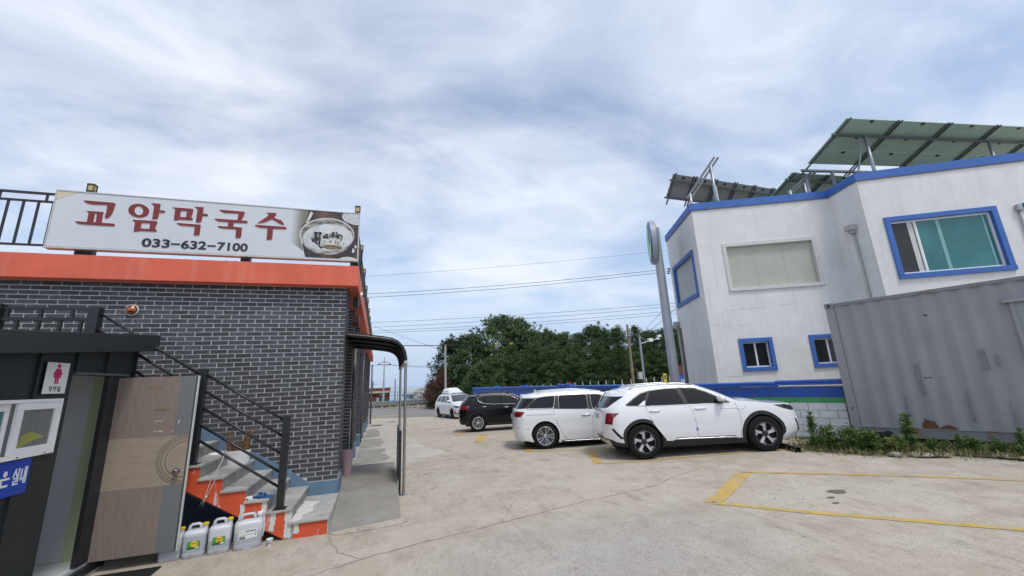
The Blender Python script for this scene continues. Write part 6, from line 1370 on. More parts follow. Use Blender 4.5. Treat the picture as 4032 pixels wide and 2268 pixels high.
    # roof rails, fin
    if sp.get('rails'):
        u0, u1 = sp['rails']
        for sd_ in (-1, 1):
            k = .90; n = 14; b = MB(); b.tube([(lambda p, h: (p.x, p.y * 1.0, p.z + h))(T(u0 + (u1 - u0) * i / n, k * sd_), .035 * math.sin(PI * min(1, max(0, i / n * 6)) / 2) * math.sin(PI / 2 * min(1, (n - i) / n * 6)) + .004) for i in range(n + 1)], .014, 8); b.build('roof_rail', sp.get('rail_mat', M['chrome']), t, smooth=True)
    if 'fin' in sp:
        p = T(sp['fin'], 0); b = MB(); b.flat([(-.09, 0), (.12, 0), (.02, .035), (-.05, .085), (-.085, .085)], lambda u, v, tt: (p.x + u, -.02 + tt, p.z + v - .008), .04); b.build('antenna_fin', paint, t, bevel=.008)
    if 'spoiler' in sp:
        u0, ln = sp['spoiler']; n = 12; b = MB(); zr = top(u0)
        for k in range(n + 1):
            kk = -.93 + 1.86 * k / n; p = T(u0, kk); e = ln * (1 - .25 * kk * kk); b.v += [(p.x + .06, p.y, p.z + .012), (p.x - e, p.y * .98, p.z - .015), (p.x - e + .02, p.y * .98, p.z - .045), (p.x + .02, p.y, p.z - .05)]
        for k in range(n):
            for j in range(4): b.f.append((k * 4 + j, k * 4 + (j + 1) % 4, (k + 1) * 4 + (j + 1) % 4, (k + 1) * 4 + j))
        b.f += [(0, 1, 2, 3), (n * 4 + 3, n * 4 + 2, n * 4 + 1, n * 4)]; b.build('spoiler', paint, t, smooth=40)
    if 'plate' in sp:
        z = sp['plate']; p = C_.P(C_.s0 + .01, z); MB().box(p.x - .02, p.x - .008, -.26, .26, z - .055, z + .055).build('number_plate', M['plate'], t)
    return t, C_, T
_WH = {}
def wheel(t, cx, cy, wr, rim, sd, style, am):
    w = .225; key = (wr, rim, style, sd, am.name)
    hub = bpy.data.objects.new('wheel', None)
    # wheel part is the tyre mesh; rim, hub and bolts are sub-parts
    def mk(fn, m, smooth=40):
        b = MB(); fn(b); return b.mesh(m, Vector(), smooth)
    bpy.data.objects.remove(hub)
    if key not in _WH:
        d = {}; o = sd * w / 2
        def tyre(b): b.lathe([(rim - .004, -o), (rim + .012, -o * 1.0), (wr - .045, -o * 1.04), (wr - .012, -o * .90), (wr, -o * .70), (wr, o * .70), (wr - .012, o * .90), (wr - .045, o * 1.04), (rim + .012, o), (rim - .004, o * .96), (rim - .012, o * .55)], n=36, axis='Y')
        d['tyre'] = mk(tyre, M['tyre'])
        def barrel(b): b.lathe([(rim - .012, -o), (rim - .02, o * .50), (rim * .25, o * .18), (.0, o * .18)], n=30, axis='Y')
        d['barrel'] = mk(barrel, M['gap'] if style != 'multi' else M['alloy_dark'])
        def lip(b): b.lathe([(rim + .002, o * .97), (rim - .004, o * 1.0), (rim - .016, o * .98), (rim - .022, o * .84), (rim - .015, o * .6)], n=36, axis='Y')
        d['rim'] = mk(lip, am if style != 'five' else M['alloy_dark'])
        def spokes(b):
            f0, f1 = o * .70, o * .93
            def pl(poly, a, e0=0.0):
                ca, sa = math.cos(a), math.sin(a)
                def fn(u, v, tt):
                    r_ = math.hypot(u, v); dish = (f1 if sd > 0 else f1) * (1 - .16 * (1 - min(1, r_ / rim))); yy = dish + (tt * sd); return (u * ca - v * sa, yy, u * sa + v * ca)
                b.flat(poly, fn, -.03)
            r = rim - .018
            if style == 'five':
                for k in range(5): pl([(.045, -.028), (.10, -.027), (r * .72, -.030), (r, -.036), (r, .030), (r * .88, .030), (r * .95, .075), (r * .84, .092), (r * .74, .031), (.10, .027), (.045, .028)], R(90 + 72 * k))
            elif style == 'double':
                for k in range(5):
                    pl([(.05, -.010), (r, -.075), (r, -.045), (.06, .012)], R(90 + 72 * k)); pl([(.05, .010), (r, .075), (r, .045), (.06, -.012)][::-1], R(90 + 72 * k)); pl([(.05, -.007), (r, -.011), (r, .011), (.05, .007)], R(90 + 36 + 72 * k))
            else:
                for k in range(10): pl([(.045, -.014), (r * .6, -.014), (r, -.030), (r, .012), (r * .6, .010), (.045, .014)], R(90 + 36 * k + (6 if k % 2 else -6)))
        d['spokes'] = mk(spokes, am, 30)
        def cap(b):
            b.lathe([(.0, o * .86), (.032, o * .85), (.055, o * .78), (.06, o * .60)], n=18, axis='Y')
        d['hub_cap'] = mk(cap, M['plastic'] if style == 'five' else am)
        def nuts(b):
            for k in range(5): a = R(54 + 72 * k); b.ell((.058 * math.cos(a), o * .83, .058 * math.sin(a)), .011, .010, .011, 8, 5)
        d['wheel_nuts'] = mk(nuts, M['plastic'])
        _WH[key] = d
    d = _WH[key]; loc = (cx, cy - sd * .0, wr)
    wo_ = link(d['tyre'], 'wheel', t, loc); 
    for k in ('barrel', 'rim', 'spokes', 'hub_cap', 'wheel_nuts'): link(d[k], k, wo_)
def arch_ring(cx, r0, r1, wr, a0=-22, a1=202, n=20):
    return [(cx + r1 * math.cos(R(a0 + (a1 - a0) * i / n)), wr + r1 * math.sin(R(a0 + (a1 - a0) * i / n))) for i in range(n + 1)] + [(cx + r0 * math.cos(R(a1 + (a0 - a1) * i / n)), wr + r0 * math.sin(R(a1 + (a0 - a1) * i / n))) for i in range(n + 1)]
PW, PK, GL = M['paint_w'], M['paint_k'], M['car_glass']

# ---- white SUV (nearest)
WR = .375
suv = dict(fx=.915, wb=2.92, wr=WR, rim=.245, arch_r=.42, track=1.70, wheel='five', xr0=-1.05, xf0=3.98,
    xr=[(.2, -.76), (.40, -.90), (.62, -.95), (.75, -.94), (.95, -.92), (1.12, -.90), (1.30, -.76), (1.46, -.60), (1.70, -.52)],
    xf=[(.2, 3.78), (.35, 3.96), (.55, 3.99), (.75, 3.95), (.90, 3.90), (.98, 3.82), (1.05, 3.70), (1.7, 3.6)],
    w=[(.18, .86), (.30, .915), (.50, .945), (.80, .955), (.92, .95), (1.04, .93), (1.12, .905), (1.30, .82), (1.50, .715), (1.60, .64), (1.75, .60)],
    rear_corner=(.38, .44), front_corner=(.50, .44), sill=.3,
    low=[(-3, .36), (-1.0, .34), (-.7, .30), (-.4, .26), (.5, .235), (2.5, .20), (3.4, .22), (5, .24)],
    top=[(-3, 1.45), (-.95, 1.455), (-.55, 1.50), (-.2, 1.53), (.35, 1.548), (1.0, 1.545), (1.45, 1.515), (1.65, 1.465), (2.0, 1.31), (2.36, 1.13), (2.50, 1.10), (3.05, 1.05), (3.40, 1.01), (3.8, .97), (5, .93)],
    crown=[(-3, .03), (-.5, .055), (1, .06), (1.6, .05), (2.36, .03), (2.9, .05), (3.5, .03), (5, .0)], bow=[(-3, 0), (1.2, 0), (1.65, .10), (2.36, .20), (2.6, .15), (3.4, .05), (3.8, 0), (5, 0)],
    cowl=2.40, header=1.62, roof_end=-.55, mirror=(2.00, 1.13), rails=(-.45, 1.45), fin=-.30, spoiler=(-.56, .20), plate=.95,
    regions=[
        dict(name='cladding', mat=M['plastic'], raw=True, poly=arch_ring(0, .40, .50, WR)), dict(name='cladding', mat=M['plastic'], raw=True, poly=arch_ring(2.92 * .915, .40, .50, WR)),
        dict(name='sill_cladding', mat=M['plastic'], poly=[(.36, .15), (.48, .37), (.70, .355), (.80, .41), (2.20, .375), (2.32, .325), (2.48, .33), (2.55, .12)]),
        dict(name='rear_bumper_trim', mat=M['plastic'], joined=True, poly=lambda c: [(-.47, .1), (-.47, .36), (-.72, .40), (-.88, .46), (-1.3, .50), (c.s0 - .1, .50), (c.s0 - .1, .1)]),
        dict(name='rear_diffuser', mat=M['alu'], joined=True, poly=lambda c: [(-.93, .33), (-.93, .43), (-1.2, .45), (c.s0 - .1, .45), (c.s0 - .1, .36), (-1.2, .34)]),
        dict(name='rear_door', mat=PW, poly=[(.14, 1.14), (.26, .78), (.54, .40), (.80, .41), (1.32, .395), (1.30, .88), (1.21, 1.13)]),
        dict(name='front_door', mat=PW, poly=[(1.222, 1.13), (1.312, .88), (1.332, .395), (2.20, .376), (2.34, .335), (2.42, .80), (2.34, 1.075)]),
        dict(name='side_window_frame', mat=M['plastic'], poly=[(-.42, 1.175), (-.20, 1.315), (.02, 1.41), (.30, 1.465), (.7, 1.488), (1.10, 1.488), (1.48, 1.455), (1.72, 1.36), (2.0, 1.215), (2.24, 1.085), (1.9, 1.095), (.12, 1.14)], round=1, rr=.1),
        dict(name='quarter_window', mat=GL, poly=[(-.36, 1.185), (-.18, 1.30), (.03, 1.395), (.27, 1.445), (.14, 1.26), (-.02, 1.165)], round=1, rr=.12),
        dict(name='rear_side_window', mat=GL, poly=[(.15, 1.155), (.35, 1.452), (.7, 1.475), (1.03, 1.475), (1.12, 1.135)], round=1, rr=.06),
        dict(name='front_side_window', mat=GL, poly=[(1.22, 1.13), (1.14, 1.475), (1.47, 1.442), (1.71, 1.345), (1.97, 1.21), (2.16, 1.10)], round=1, rr=.06),
        dict(name='pillar_fin', mat=PW, poly=[(-.04, 1.163), (.13, 1.255), (.17, 1.262), (.145, 1.150)]),
        dict(name='tail_light', mat=M['tail_red'], poly=[(-.56, 1.03), (-.93, 1.035), (-1.0, .80), (-.76, .785), (-.72, .93)], off=.004),
        dict(name='rear_vent', mat=M['plastic'], poly=[(-.80, .70), (-.72, .70), (-.50, .47), (-.60, .46)]),
        dict(name='rear_window', mat=GL, joined=True, poly=lambda c: [(-.60, 1.385), (-.92, 1.15), (-1.3, 1.13), (c.s0 - .1, 1.13), (c.s0 - .1, 1.39), (-1.2, 1.40)]),
        dict(name='headlight', mat=M['lamp_dark'], poly=[(3.40, .975), (3.70, .965), (3.92, .92), (4.0, .84), (3.78, .82), (3.56, .88)], off=.003),
        dict(name='grille', mat=M['plastic'], joined=True, poly=lambda c: [(4.1, .90), (c.s1 + .1, .90), (c.s1 + .1, .72), (4.2, .72)]),
        dict(name='bumper_intake', mat=M['plastic'], poly=[(3.74, .64), (3.82, .635), (3.92, .42), (4.14, .44), (4.16, .38), (3.84, .365)]),
        dict(name='lower_grille', mat=M['plastic'], joined=True, poly=lambda c: [(4.05, .42), (c.s1 + .1, .42), (c.s1 + .1, .30), (4.05, .30)]),
        dict(name='film_guard', mat=M['film_blue'], poly=[(1.30, .545), (1.345, .545), (1.345, .60), (1.30, .60)], off=.004), dict(name='film_guard', mat=M['film_blue'], poly=[(.245, .765), (.285, .765), (.27, .82), (.225, .82)], off=.004)],
    gaps=[[(.14, 1.14), (.26, .78), (.54, .40)], [(1.215, 1.13), (1.305, .88), (1.325, .395)], [(2.34, 1.075), (2.42, .80), (2.34, .335)], [(.80, .415), (2.20, .38)]],
    trims=[([(-.45, 1.168), (-.20, 1.33), (.02, 1.425), (.30, 1.478), (.7, 1.502), (1.10, 1.502), (1.48, 1.468), (1.72, 1.372), (2.0, 1.225), (2.28, 1.08), (1.9, 1.085), (.12, 1.132)], .006, M['chrome'], True, 'window_trim'), ([(.72, .372), (.82, .392), (2.20, .352), (2.30, .322)], .013, M['chrome'], False, 'sill_trim'), ([(1.95, .985), (2.35, .965), (2.40, .94), (2.52, .94), (2.58, .985)], .006, M['chrome'], False, 'fender_trim')],
    handles=[(.22, 1.02, .26, PW), (1.33, 1.005, .27, PW)])
HS = R(-21); nS = Vector((-math.sin(HS), math.cos(HS), 0))     # towards the car's left
rc = Vector((5.666, 8.204, 0)) + nS * (.90 + .05)
T0, C0, TT0 = make_car('parked_suv', 'white SUV with black wheel-arch cladding parked nearest the camera', suv, (rc.x, rc.y, .012), HS, PW, pitch=R(1.75))

# ---- white minivan
VR = .36
van = dict(wb=3.06, wr=VR, rim=.25, arch_r=.405, track=1.66, wheel='multi', wheel_mat=M['chrome'], xr0=-.95, xf0=3.95,
    xr=[(.2, -.76), (.40, -.85), (.60, -.86), (.90, -.84), (1.05, -.82), (1.20, -.73), (1.45, -.56), (1.7, -.52)],
    xf=[(.2, 3.75), (.45, 3.92), (.7, 3.92), (.9, 3.80), (1.0, 3.65), (1.7, 3.5)],
    w=[(.12, .88), (.25, .93), (.45, .955), (.85, .96), (.98, .945), (1.08, .92), (1.25, .86), (1.45, .78), (1.54, .70), (1.7, .66)],
    rear_corner=(.30, .30), front_corner=(.6, .5), sill=.2,
    low=[(-3, .27), (-.6, .25), (-.4, .20), (.5, .165), (2.6, .165), (5, .2)],
    top=[(-3, 1.45), (-.75, 1.45), (-.45, 1.475), (0, 1.50), (.6, 1.525), (1.2, 1.53), (1.6, 1.495), (1.9, 1.43), (2.3, 1.26), (2.7, 1.08), (3.1, 1.0), (3.6, .93), (5, .84)],
    crown=[(-3, .03), (-.5, .05), (1, .06), (1.7, .05), (2.7, .03), (3.3, .04), (5, .0)], bow=[(-3, 0), (1.2, 0), (1.7, .10), (2.7, .22), (3.3, .05), (5, 0)],
    cowl=2.72, header=1.72, roof_end=-.45, mirror=(2.35, 1.08), rails=(-.35, 1.55), rail_mat=PW, fin=-.20, spoiler=(-.50, .16), plate=.86,
    regions=[
        dict(name='sliding_door', mat=PW, poly=[(.28, 1.09), (.28, .90), (.50, .36), (.62, .255), (1.36, .235), (1.37, 1.03)]), dict(name='front_door', mat=PW, poly=[(1.38, 1.03), (1.37, .235), (2.45, .235), (2.55, .60), (2.40, 1.03)]),
        dict(name='sill_trim', mat=M['plastic'], poly=[(.45, .215), (.60, .235), (2.5, .225), (2.55, .1), (.45, .1)]),
        dict(name='rear_side_window', mat=GL, poly=[(-.52, 1.12), (-.46, 1.29), (-.34, 1.40), (0.0, 1.425), (.36, 1.44), (.27, 1.10)], round=1, rr=.07), dict(name='sliding_door_window', mat=GL, poly=[(.44, 1.075), (.46, 1.44), (1.27, 1.445), (1.28, 1.045)], round=1, rr=.05),
        dict(name='pillar_trim', mat=M['plastic'], poly=[(-.52, 1.115), (-.46, 1.29), (-.36, 1.405), (-.50, 1.40), (-.66, 1.20), (-.74, 1.12)]), dict(name='pillar_trim', mat=M['plastic'], poly=[(.28, 1.10), (.37, 1.44), (.452, 1.44), (.435, 1.073)]), dict(name='pillar_trim', mat=M['plastic'], poly=[(1.285, 1.045), (1.275, 1.445), (1.385, 1.44), (1.395, 1.04)]),
        dict(name='front_side_window', mat=GL, poly=[(1.40, 1.04), (1.39, 1.44), (1.62, 1.425), (1.90, 1.345), (2.2, 1.20), (2.42, 1.06)], round=1, rr=.05),
        dict(name='tail_light', mat=M['tail_red'], poly=[(-.58, 1.035), (-.90, 1.04), (-1.18, 1.0), (-1.18, .93), (-.86, .885), (-.68, .905)], off=.006, round=1, rr=.15),
        dict(name='rear_window', mat=GL, joined=True, poly=lambda c: [(-.47, 1.395), (-.67, 1.115), (-1.1, 1.11), (c.s0 - .1, 1.11), (c.s0 - .1, 1.38), (-1.1, 1.40)]),
        dict(name='headlight', mat=M['lamp_clear'], poly=[(3.2, .88), (3.6, .86), (3.85, .80), (3.8, .68), (3.4, .72)], off=.003)],
    gaps=[[(.28, 1.09), (.28, .90), (.50, .36), (.62, .255)], [(1.375, 1.03), (1.365, .235)], [(2.40, 1.03), (2.55, .60), (2.45, .235)], [(-.55, .945), (.26, .925)], [(-.80, .60), (-.45, .56)]],
    trims=[([(.5, .205), (2.4, .205)], .012, M['chrome'], False, 'sill_chrome'), ([(-.55, 1.10), (.28, 1.085), (1.4, 1.03), (2.45, 1.045)], .006, M['plastic'], False, 'belt_trim')],
    handles=[(1.06, .885, .27, PW), (1.45, .88, .24, PW)])
HV = R(-15); nV = Vector((-math.sin(HV), math.cos(HV), 0)); vz = zg(11.5); rc = Vector((4.405, 11.052, 0)) + nV * (.94)
make_car('parked_minivan', 'white minivan with chrome multi-spoke wheels between the two SUVs', van, (rc.x, rc.y, vz), HV, PW)

# ---- black SUV
KR = .37
blk = dict(wb=2.72, wr=KR, rim=.245, arch_r=.41, track=1.66, wheel='double', xr0=-.95, xf0=3.65,
    xr=[(.2, -.66), (.38, -.78), (.60, -.82), (.85, -.81), (1.05, -.76), (1.2, -.69), (1.45, -.45), (1.7, -.40)],
    xf=[(.2, 3.45), (.45, 3.62), (.7, 3.6), (.95, 3.42), (1.7, 3.3)],
    w=[(.15, .85), (.30, .91), (.6, .945), (.9, .945), (1.05, .925), (1.13, .90), (1.3, .82), (1.5, .71), (1.6, .64), (1.75, .6)],
    rear_corner=(.34, .34), front_corner=(.6, .5), sill=.3,
    low=[(-3, .34), (-.6, .31), (-.4, .27), (.5, .245), (2.3, .235), (5, .25)],
    top=[(-3, 1.49), (-.55, 1.49), (-.2, 1.51), (.3, 1.54), (.8, 1.55), (1.3, 1.535), (1.55, 1.49), (1.75, 1.41), (2.1, 1.20), (2.3, 1.10), (2.8, 1.02), (3.3, .93), (5, .85)],
    crown=[(-3, .03), (-.3, .05), (1, .06), (1.6, .05), (2.3, .03), (2.8, .04), (5, 0)], bow=[(-3, 0), (1.1, 0), (1.6, .1), (2.3, .2), (2.8, .05), (5, 0)],
    cowl=2.28, header=1.56, roof_end=-.30, mirror=(1.85, 1.13), mirror_paint=PK, rails=(-.2, 1.4), rail_mat=M['plastic'], spoiler=(-.34, .20), plate=.85,
    regions=[
        dict(name='cladding', mat=M['plastic'], poly=arch_ring(0, .39, .465, KR)), dict(name='cladding', mat=M['plastic'], poly=arch_ring(2.72, .39, .465, KR)),
        dict(name='sill_cladding', mat=M['plastic'], poly=[(.35, .15), (.45, .36), (2.3, .34), (2.38, .12)]), dict(name='rear_bumper_trim', mat=M['plastic'], joined=True, poly=lambda c: [(-.45, .1), (-.45, .40), (-.8, .50), (c.s0 - .1, .52), (c.s0 - .1, .1)]),
        dict(name='rear_door', mat=PK, poly=[(.10, 1.20), (.30, .75), (.50, .38), (1.10, .37), (1.06, 1.13), (.5, 1.15)]), dict(name='front_door', mat=PK, poly=[(1.07, 1.13), (1.11, .37), (2.1, .36), (2.2, .8), (2.1, 1.10)]),
        dict(name='side_window_frame', mat=M['gap'], poly=[(-.12, 1.41), (.02, 1.45), (.24, 1.475), (.81, 1.49), (1.38, 1.455), (1.62, 1.36), (1.98, 1.14), (1.75, 1.10), (.50, 1.15), (.12, 1.22), (-.02, 1.30)]),
        dict(name='quarter_window', mat=GL, poly=[(-.07, 1.395), (.05, 1.435), (.28, 1.46), (.28, 1.20), (.12, 1.24), (.0, 1.31)], round=1, rr=.1), dict(name='rear_side_window', mat=GL, poly=[(.33, 1.185), (.33, 1.462), (.81, 1.475), (.98, 1.470), (1.0, 1.145), (.5, 1.165)], round=1, rr=.05), dict(name='front_side_window', mat=GL, poly=[(1.08, 1.14), (1.06, 1.465), (1.37, 1.44), (1.60, 1.345), (1.90, 1.15), (1.75, 1.115)], round=1, rr=.05),
        dict(name='tail_light', mat=M['tail_red'], poly=[(-.38, 1.10), (-.72, 1.09), (-1.05, 1.06), (-1.05, .95), (-.68, .93), (-.48, .96)], off=.004, round=1, rr=.1), dict(name='bumper_reflector', mat=M['tail_red'], poly=[(-.86, .60), (-1.0, .60), (-1.0, .53), (-.86, .52)], off=.004),
        dict(name='rear_window', mat=GL, joined=True, poly=lambda c: [(-.40, 1.42), (-.62, 1.17), (-1.0, 1.14), (c.s0 - .1, 1.14), (c.s0 - .1, 1.43), (-1.0, 1.44)]), dict(name='headlight', mat=M['lamp_clear'], poly=[(2.95, .9), (3.3, .88), (3.6, .80), (3.5, .72), (3.2, .78)])],
    gaps=[[(.12, 1.20), (.30, .75), (.50, .38)], [(1.065, 1.13), (1.105, .37)], [(2.1, 1.10), (2.2, .8), (2.1, .36)]],
    trims=[([(-.14, 1.42), (.02, 1.465), (.24, 1.49), (.81, 1.505), (1.38, 1.47), (1.62, 1.375), (2.02, 1.13), (1.75, 1.085), (.50, 1.135), (.12, 1.205), (-.03, 1.29)], .009, M['chrome'], True, 'window_trim')],
    handles=[(.16, 1.03, .22, M['chrome']), (1.14, .975, .22, M['chrome'])])
HK = R(-11); nK = Vector((-math.sin(HK), math.cos(HK), 0)); rc = Vector((3.98, 17.75, 0)) + nK * .94
make_car('parked_suv', 'black SUV with chrome window trim and silver wheels', blk, (rc.x, rc.y, zg(17.7)), HK, PK)

# ---- white van with roof box, facing the camera
MR = .36
mpv = dict(wb=3.05, wr=MR, rim=.25, arch_r=.405, track=1.68, wheel='multi', wheel_mat=M['alloy_dark'], xr0=-1.0, xf0=3.98,
    xr=[(.2, -.88), (.4, -1.0), (.95, -.97), (1.2, -.85), (1.6, -.62), (1.8, -.6)], xf=[(.15, 3.80), (.35, 3.95), (.7, 3.98), (.9, 3.93), (1.0, 3.80), (1.1, 3.6), (1.8, 3.4)],
    w=[(.12, .90), (.25, .96), (.45, .985), (.9, .985), (1.02, .97), (1.12, .94), (1.35, .86), (1.58, .76), (1.66, .70), (1.8, .66)],
    rear_corner=(.30, .30), front_corner=(.50, .44), sill=.2, low=[(-3, .26), (-.4, .2), (.5, .17), (2.6, .17), (3.5, .17), (5, .17)],
    top=[(-3, 1.60), (-.75, 1.61), (0, 1.68), (.8, 1.70), (1.6, 1.67), (2.0, 1.59), (2.4, 1.41), (2.85, 1.16), (3.2, 1.11), (3.6, 1.06), (3.95, 1.01), (5, .97)],
    crown=[(-3, .03), (0, .06), (1.5, .06), (2.6, .04), (3.3, .05), (3.9, .02), (5, 0)], bow=[(-3, 0), (1.3, 0), (1.95, .12), (2.87, .25), (3.3, .10), (3.9, 0), (5, 0)],
    cowl=2.87, header=1.92, roof_end=-.5, wglass=M['car_glass2'], mirror=(2.48, 1.18), rails=(-.4, 1.6), rail_mat=M['plastic'],
    regions=[dict(name='sill_trim', mat=M['plastic'], poly=[(.45, .31), (2.55, .31), (2.55, .10), (.45, .1)]), dict(name='sliding_door', mat=PW, poly=[(.28, 1.12), (.30, .8), (.55, .32), (1.42, .32), (1.44, 1.09)]), dict(name='front_door', mat=PW, poly=[(1.45, 1.09), (1.43, .32), (2.48, .32), (2.56, .7), (2.45, 1.09)]),
        dict(name='rear_side_window', mat=GL, poly=[(-.55, 1.16), (-.4, 1.50), (.36, 1.57), (.36, 1.13)]), dict(name='sliding_door_window', mat=GL, poly=[(.44, 1.13), (.44, 1.57), (1.36, 1.56), (1.38, 1.11)]), dict(name='front_side_window', mat=GL, poly=[(1.47, 1.11), (1.45, 1.59), (1.80, 1.56), (2.2, 1.41), (2.62, 1.14)]),
        dict(name='headlight', mat=M['lamp_dark'], poly=[(3.40, .93), (3.62, .93), (4.12, .90), (4.12, .82), (3.75, .80), (3.5, .85)], off=.004), dict(name='daytime_lamp', mat=M['plate'], poly=[(3.72, .80), (4.10, .82), (4.16, .90), (4.22, .90), (4.20, .76), (3.80, .77)], off=.006),
        dict(name='grille', mat=M['plastic'], joined=True, poly=lambda c: [(4.20, .88), (c.s1 + .1, .90), (c.s1 + .1, .60), (4.30, .60)]), dict(name='bumper_intake', mat=M['plastic'], poly=[(3.55, .60), (3.62, .60), (3.70, .46), (4.25, .46), (4.25, .38), (3.55, .38)]), dict(name='lower_grille', mat=M['plastic'], joined=True, poly=lambda c: [(4.30, .48), (c.s1 + .1, .48), (c.s1 + .1, .30), (4.20, .30)]), dict(name='skid_plate', mat=M['alu'], joined=True, poly=lambda c: [(3.8, .27), (c.s1 + .1, .27), (c.s1 + .1, .20), (3.8, .20)])],
    gaps=[[(.28, 1.12), (.30, .8), (.55, .32)], [(1.445, 1.09), (1.425, .32)], [(2.45, 1.09), (2.56, .7), (2.48, .32)]], trims=[([(.5, .30), (2.5, .30)], .010, M['chrome'], False, 'sill_chrome')],
    handles=[(1.15, .95, .22, PW), (1.52, .94, .22, PW)])
HM = R(-79); 
fr_ = Vector((4.85, 29.7)); dm = Vector((math.cos(HM), math.sin(HM))); nm_ = Vector((-dm.y, dm.x)); org = fr_ - dm * 3.05 + nm_ * .88
tm, Cm, Tm = make_car('parked_van', 'white people carrier with high roof, facing the camera by the road', mpv, (org.x, org.y, zg(31)), HM, PW)
b = MB()
for i in range(13):
    u = -.45 + 2.05 * i / 12; h_ = .40 * min(1, (i / 12) * 5 + .45) * min(1, (((12 - i) / 12) * 2.2 + .06)) ** .7
    for k in range(11): kk = .86 * math.sin(PI / 2 * (-1 + k / 5)); p = Tm(u, kk); b.v.append((p.x, p.y * .99, p.z + .012 + h_ * max(0, 1 - abs(kk / .86) ** 9)))
for i in range(12):
    for k in range(10): b.f.append((i * 11 + k, i * 11 + k + 1, (i + 1) * 11 + k + 1, (i + 1) * 11 + k))
hr = b.build('high_roof', PW, tm, smooth=True); 
for sd_ in (-1, 1): p, q = Tm(.0, .835 * sd_), Tm(1.2, .835 * sd_); MB().tube([(p.x, p.y * 1.0, p.z + .20), (q.x, q.y * 1.0, q.z + .20)], .012, 6).build('roof_vent', M['plastic'], hr)
# wheel stops
def wstop(x, y, a, label):
    t = thing('wheel_stop', label, 'wheel stop', (x, y, zg(y, x)), 'rubber wheel stops', rotz=a); ORG[t] = Vector()
    b = MB(); b.flat([(-.075, 0), (.075, 0), (.05, .10), (-.05, .10)], lambda u, v, tt: (u, -.30 + tt, v), .60); b.build('block', M['rubber'], t, bevel=.006)
    for yy in (-.18, .18): MB().flat([(yy - .05, .03), (yy + .05, .03), (yy + .05, .05), (yy - .05, .05)], lambda u, v, tt: (-.062 - v * .0 - tt + .0005, u, v), .004).build('reflector', M['lab_yellow'], t)
sp_ = Vector((5.666, 8.204)) + Vector((math.cos(HS), math.sin(HS))) * (2.67 + .50)
p = sp_ + Vector((nS.x, nS.y)) * .10; wstop(p.x, p.y, HS, 'black rubber wheel stop before the near front wheel of the white SUV')
p = sp_ + Vector((nS.x, nS.y)) * 1.55; wstop(p.x, p.y, HS, 'black rubber wheel stop before the far front wheel of the white SUV')
# ------------------------------------------------------------------ vegetation
M['pine'] = mat('pine_needles', (.070, .116, .040), .7, var=.45, scale=.9, rnd=.18, spec=.2); M['leaf'] = mat('locust_leaves', (.078, .130, .048), .65, var=.45, scale=.8, rnd=.15, spec=.25)
M['leaf_dark'] = mat('dark_leaves', (.042, .066, .034), .7, var=.45, scale=.9, spec=.2); M['leaf_red'] = mat('rusty_leaves', (.095, .045, .032), .8, var=.5, scale=1.2, spec=.2); M['bark'] = mat('bark', (.07, .055, .042), .95, var=.3, scale=6, bump=.5)
def quads(P, D, S, w, name, m):
    """leaf quads: P base points, D direction*length, S side vectors"""
    n = len(P); V = np.empty((n, 4, 3)); V[:, 0] = P; V[:, 1] = P + D * .55 + S * w; V[:, 2] = P + D; V[:, 3] = P + D * .55 - S * w
    me = bpy.data.meshes.new(name); me.vertices.add(n * 4); me.vertices.foreach_set('co', V.reshape(-1)); me.loops.add(n * 4); me.loops.foreach_set('vertex_index', np.arange(n * 4, dtype=np.int32)); me.polygons.add(n)
    me.polygons.foreach_set('loop_start', np.arange(0, n * 4, 4, dtype=np.int32)); me.polygons.foreach_set('loop_total', np.full(n, 4, dtype=np.int32)); me.materials.append(m); me.update(); me.validate(); return me
def unitv(a): return a / (np.linalg.norm(a, axis=-1, keepdims=True) + 1e-9)
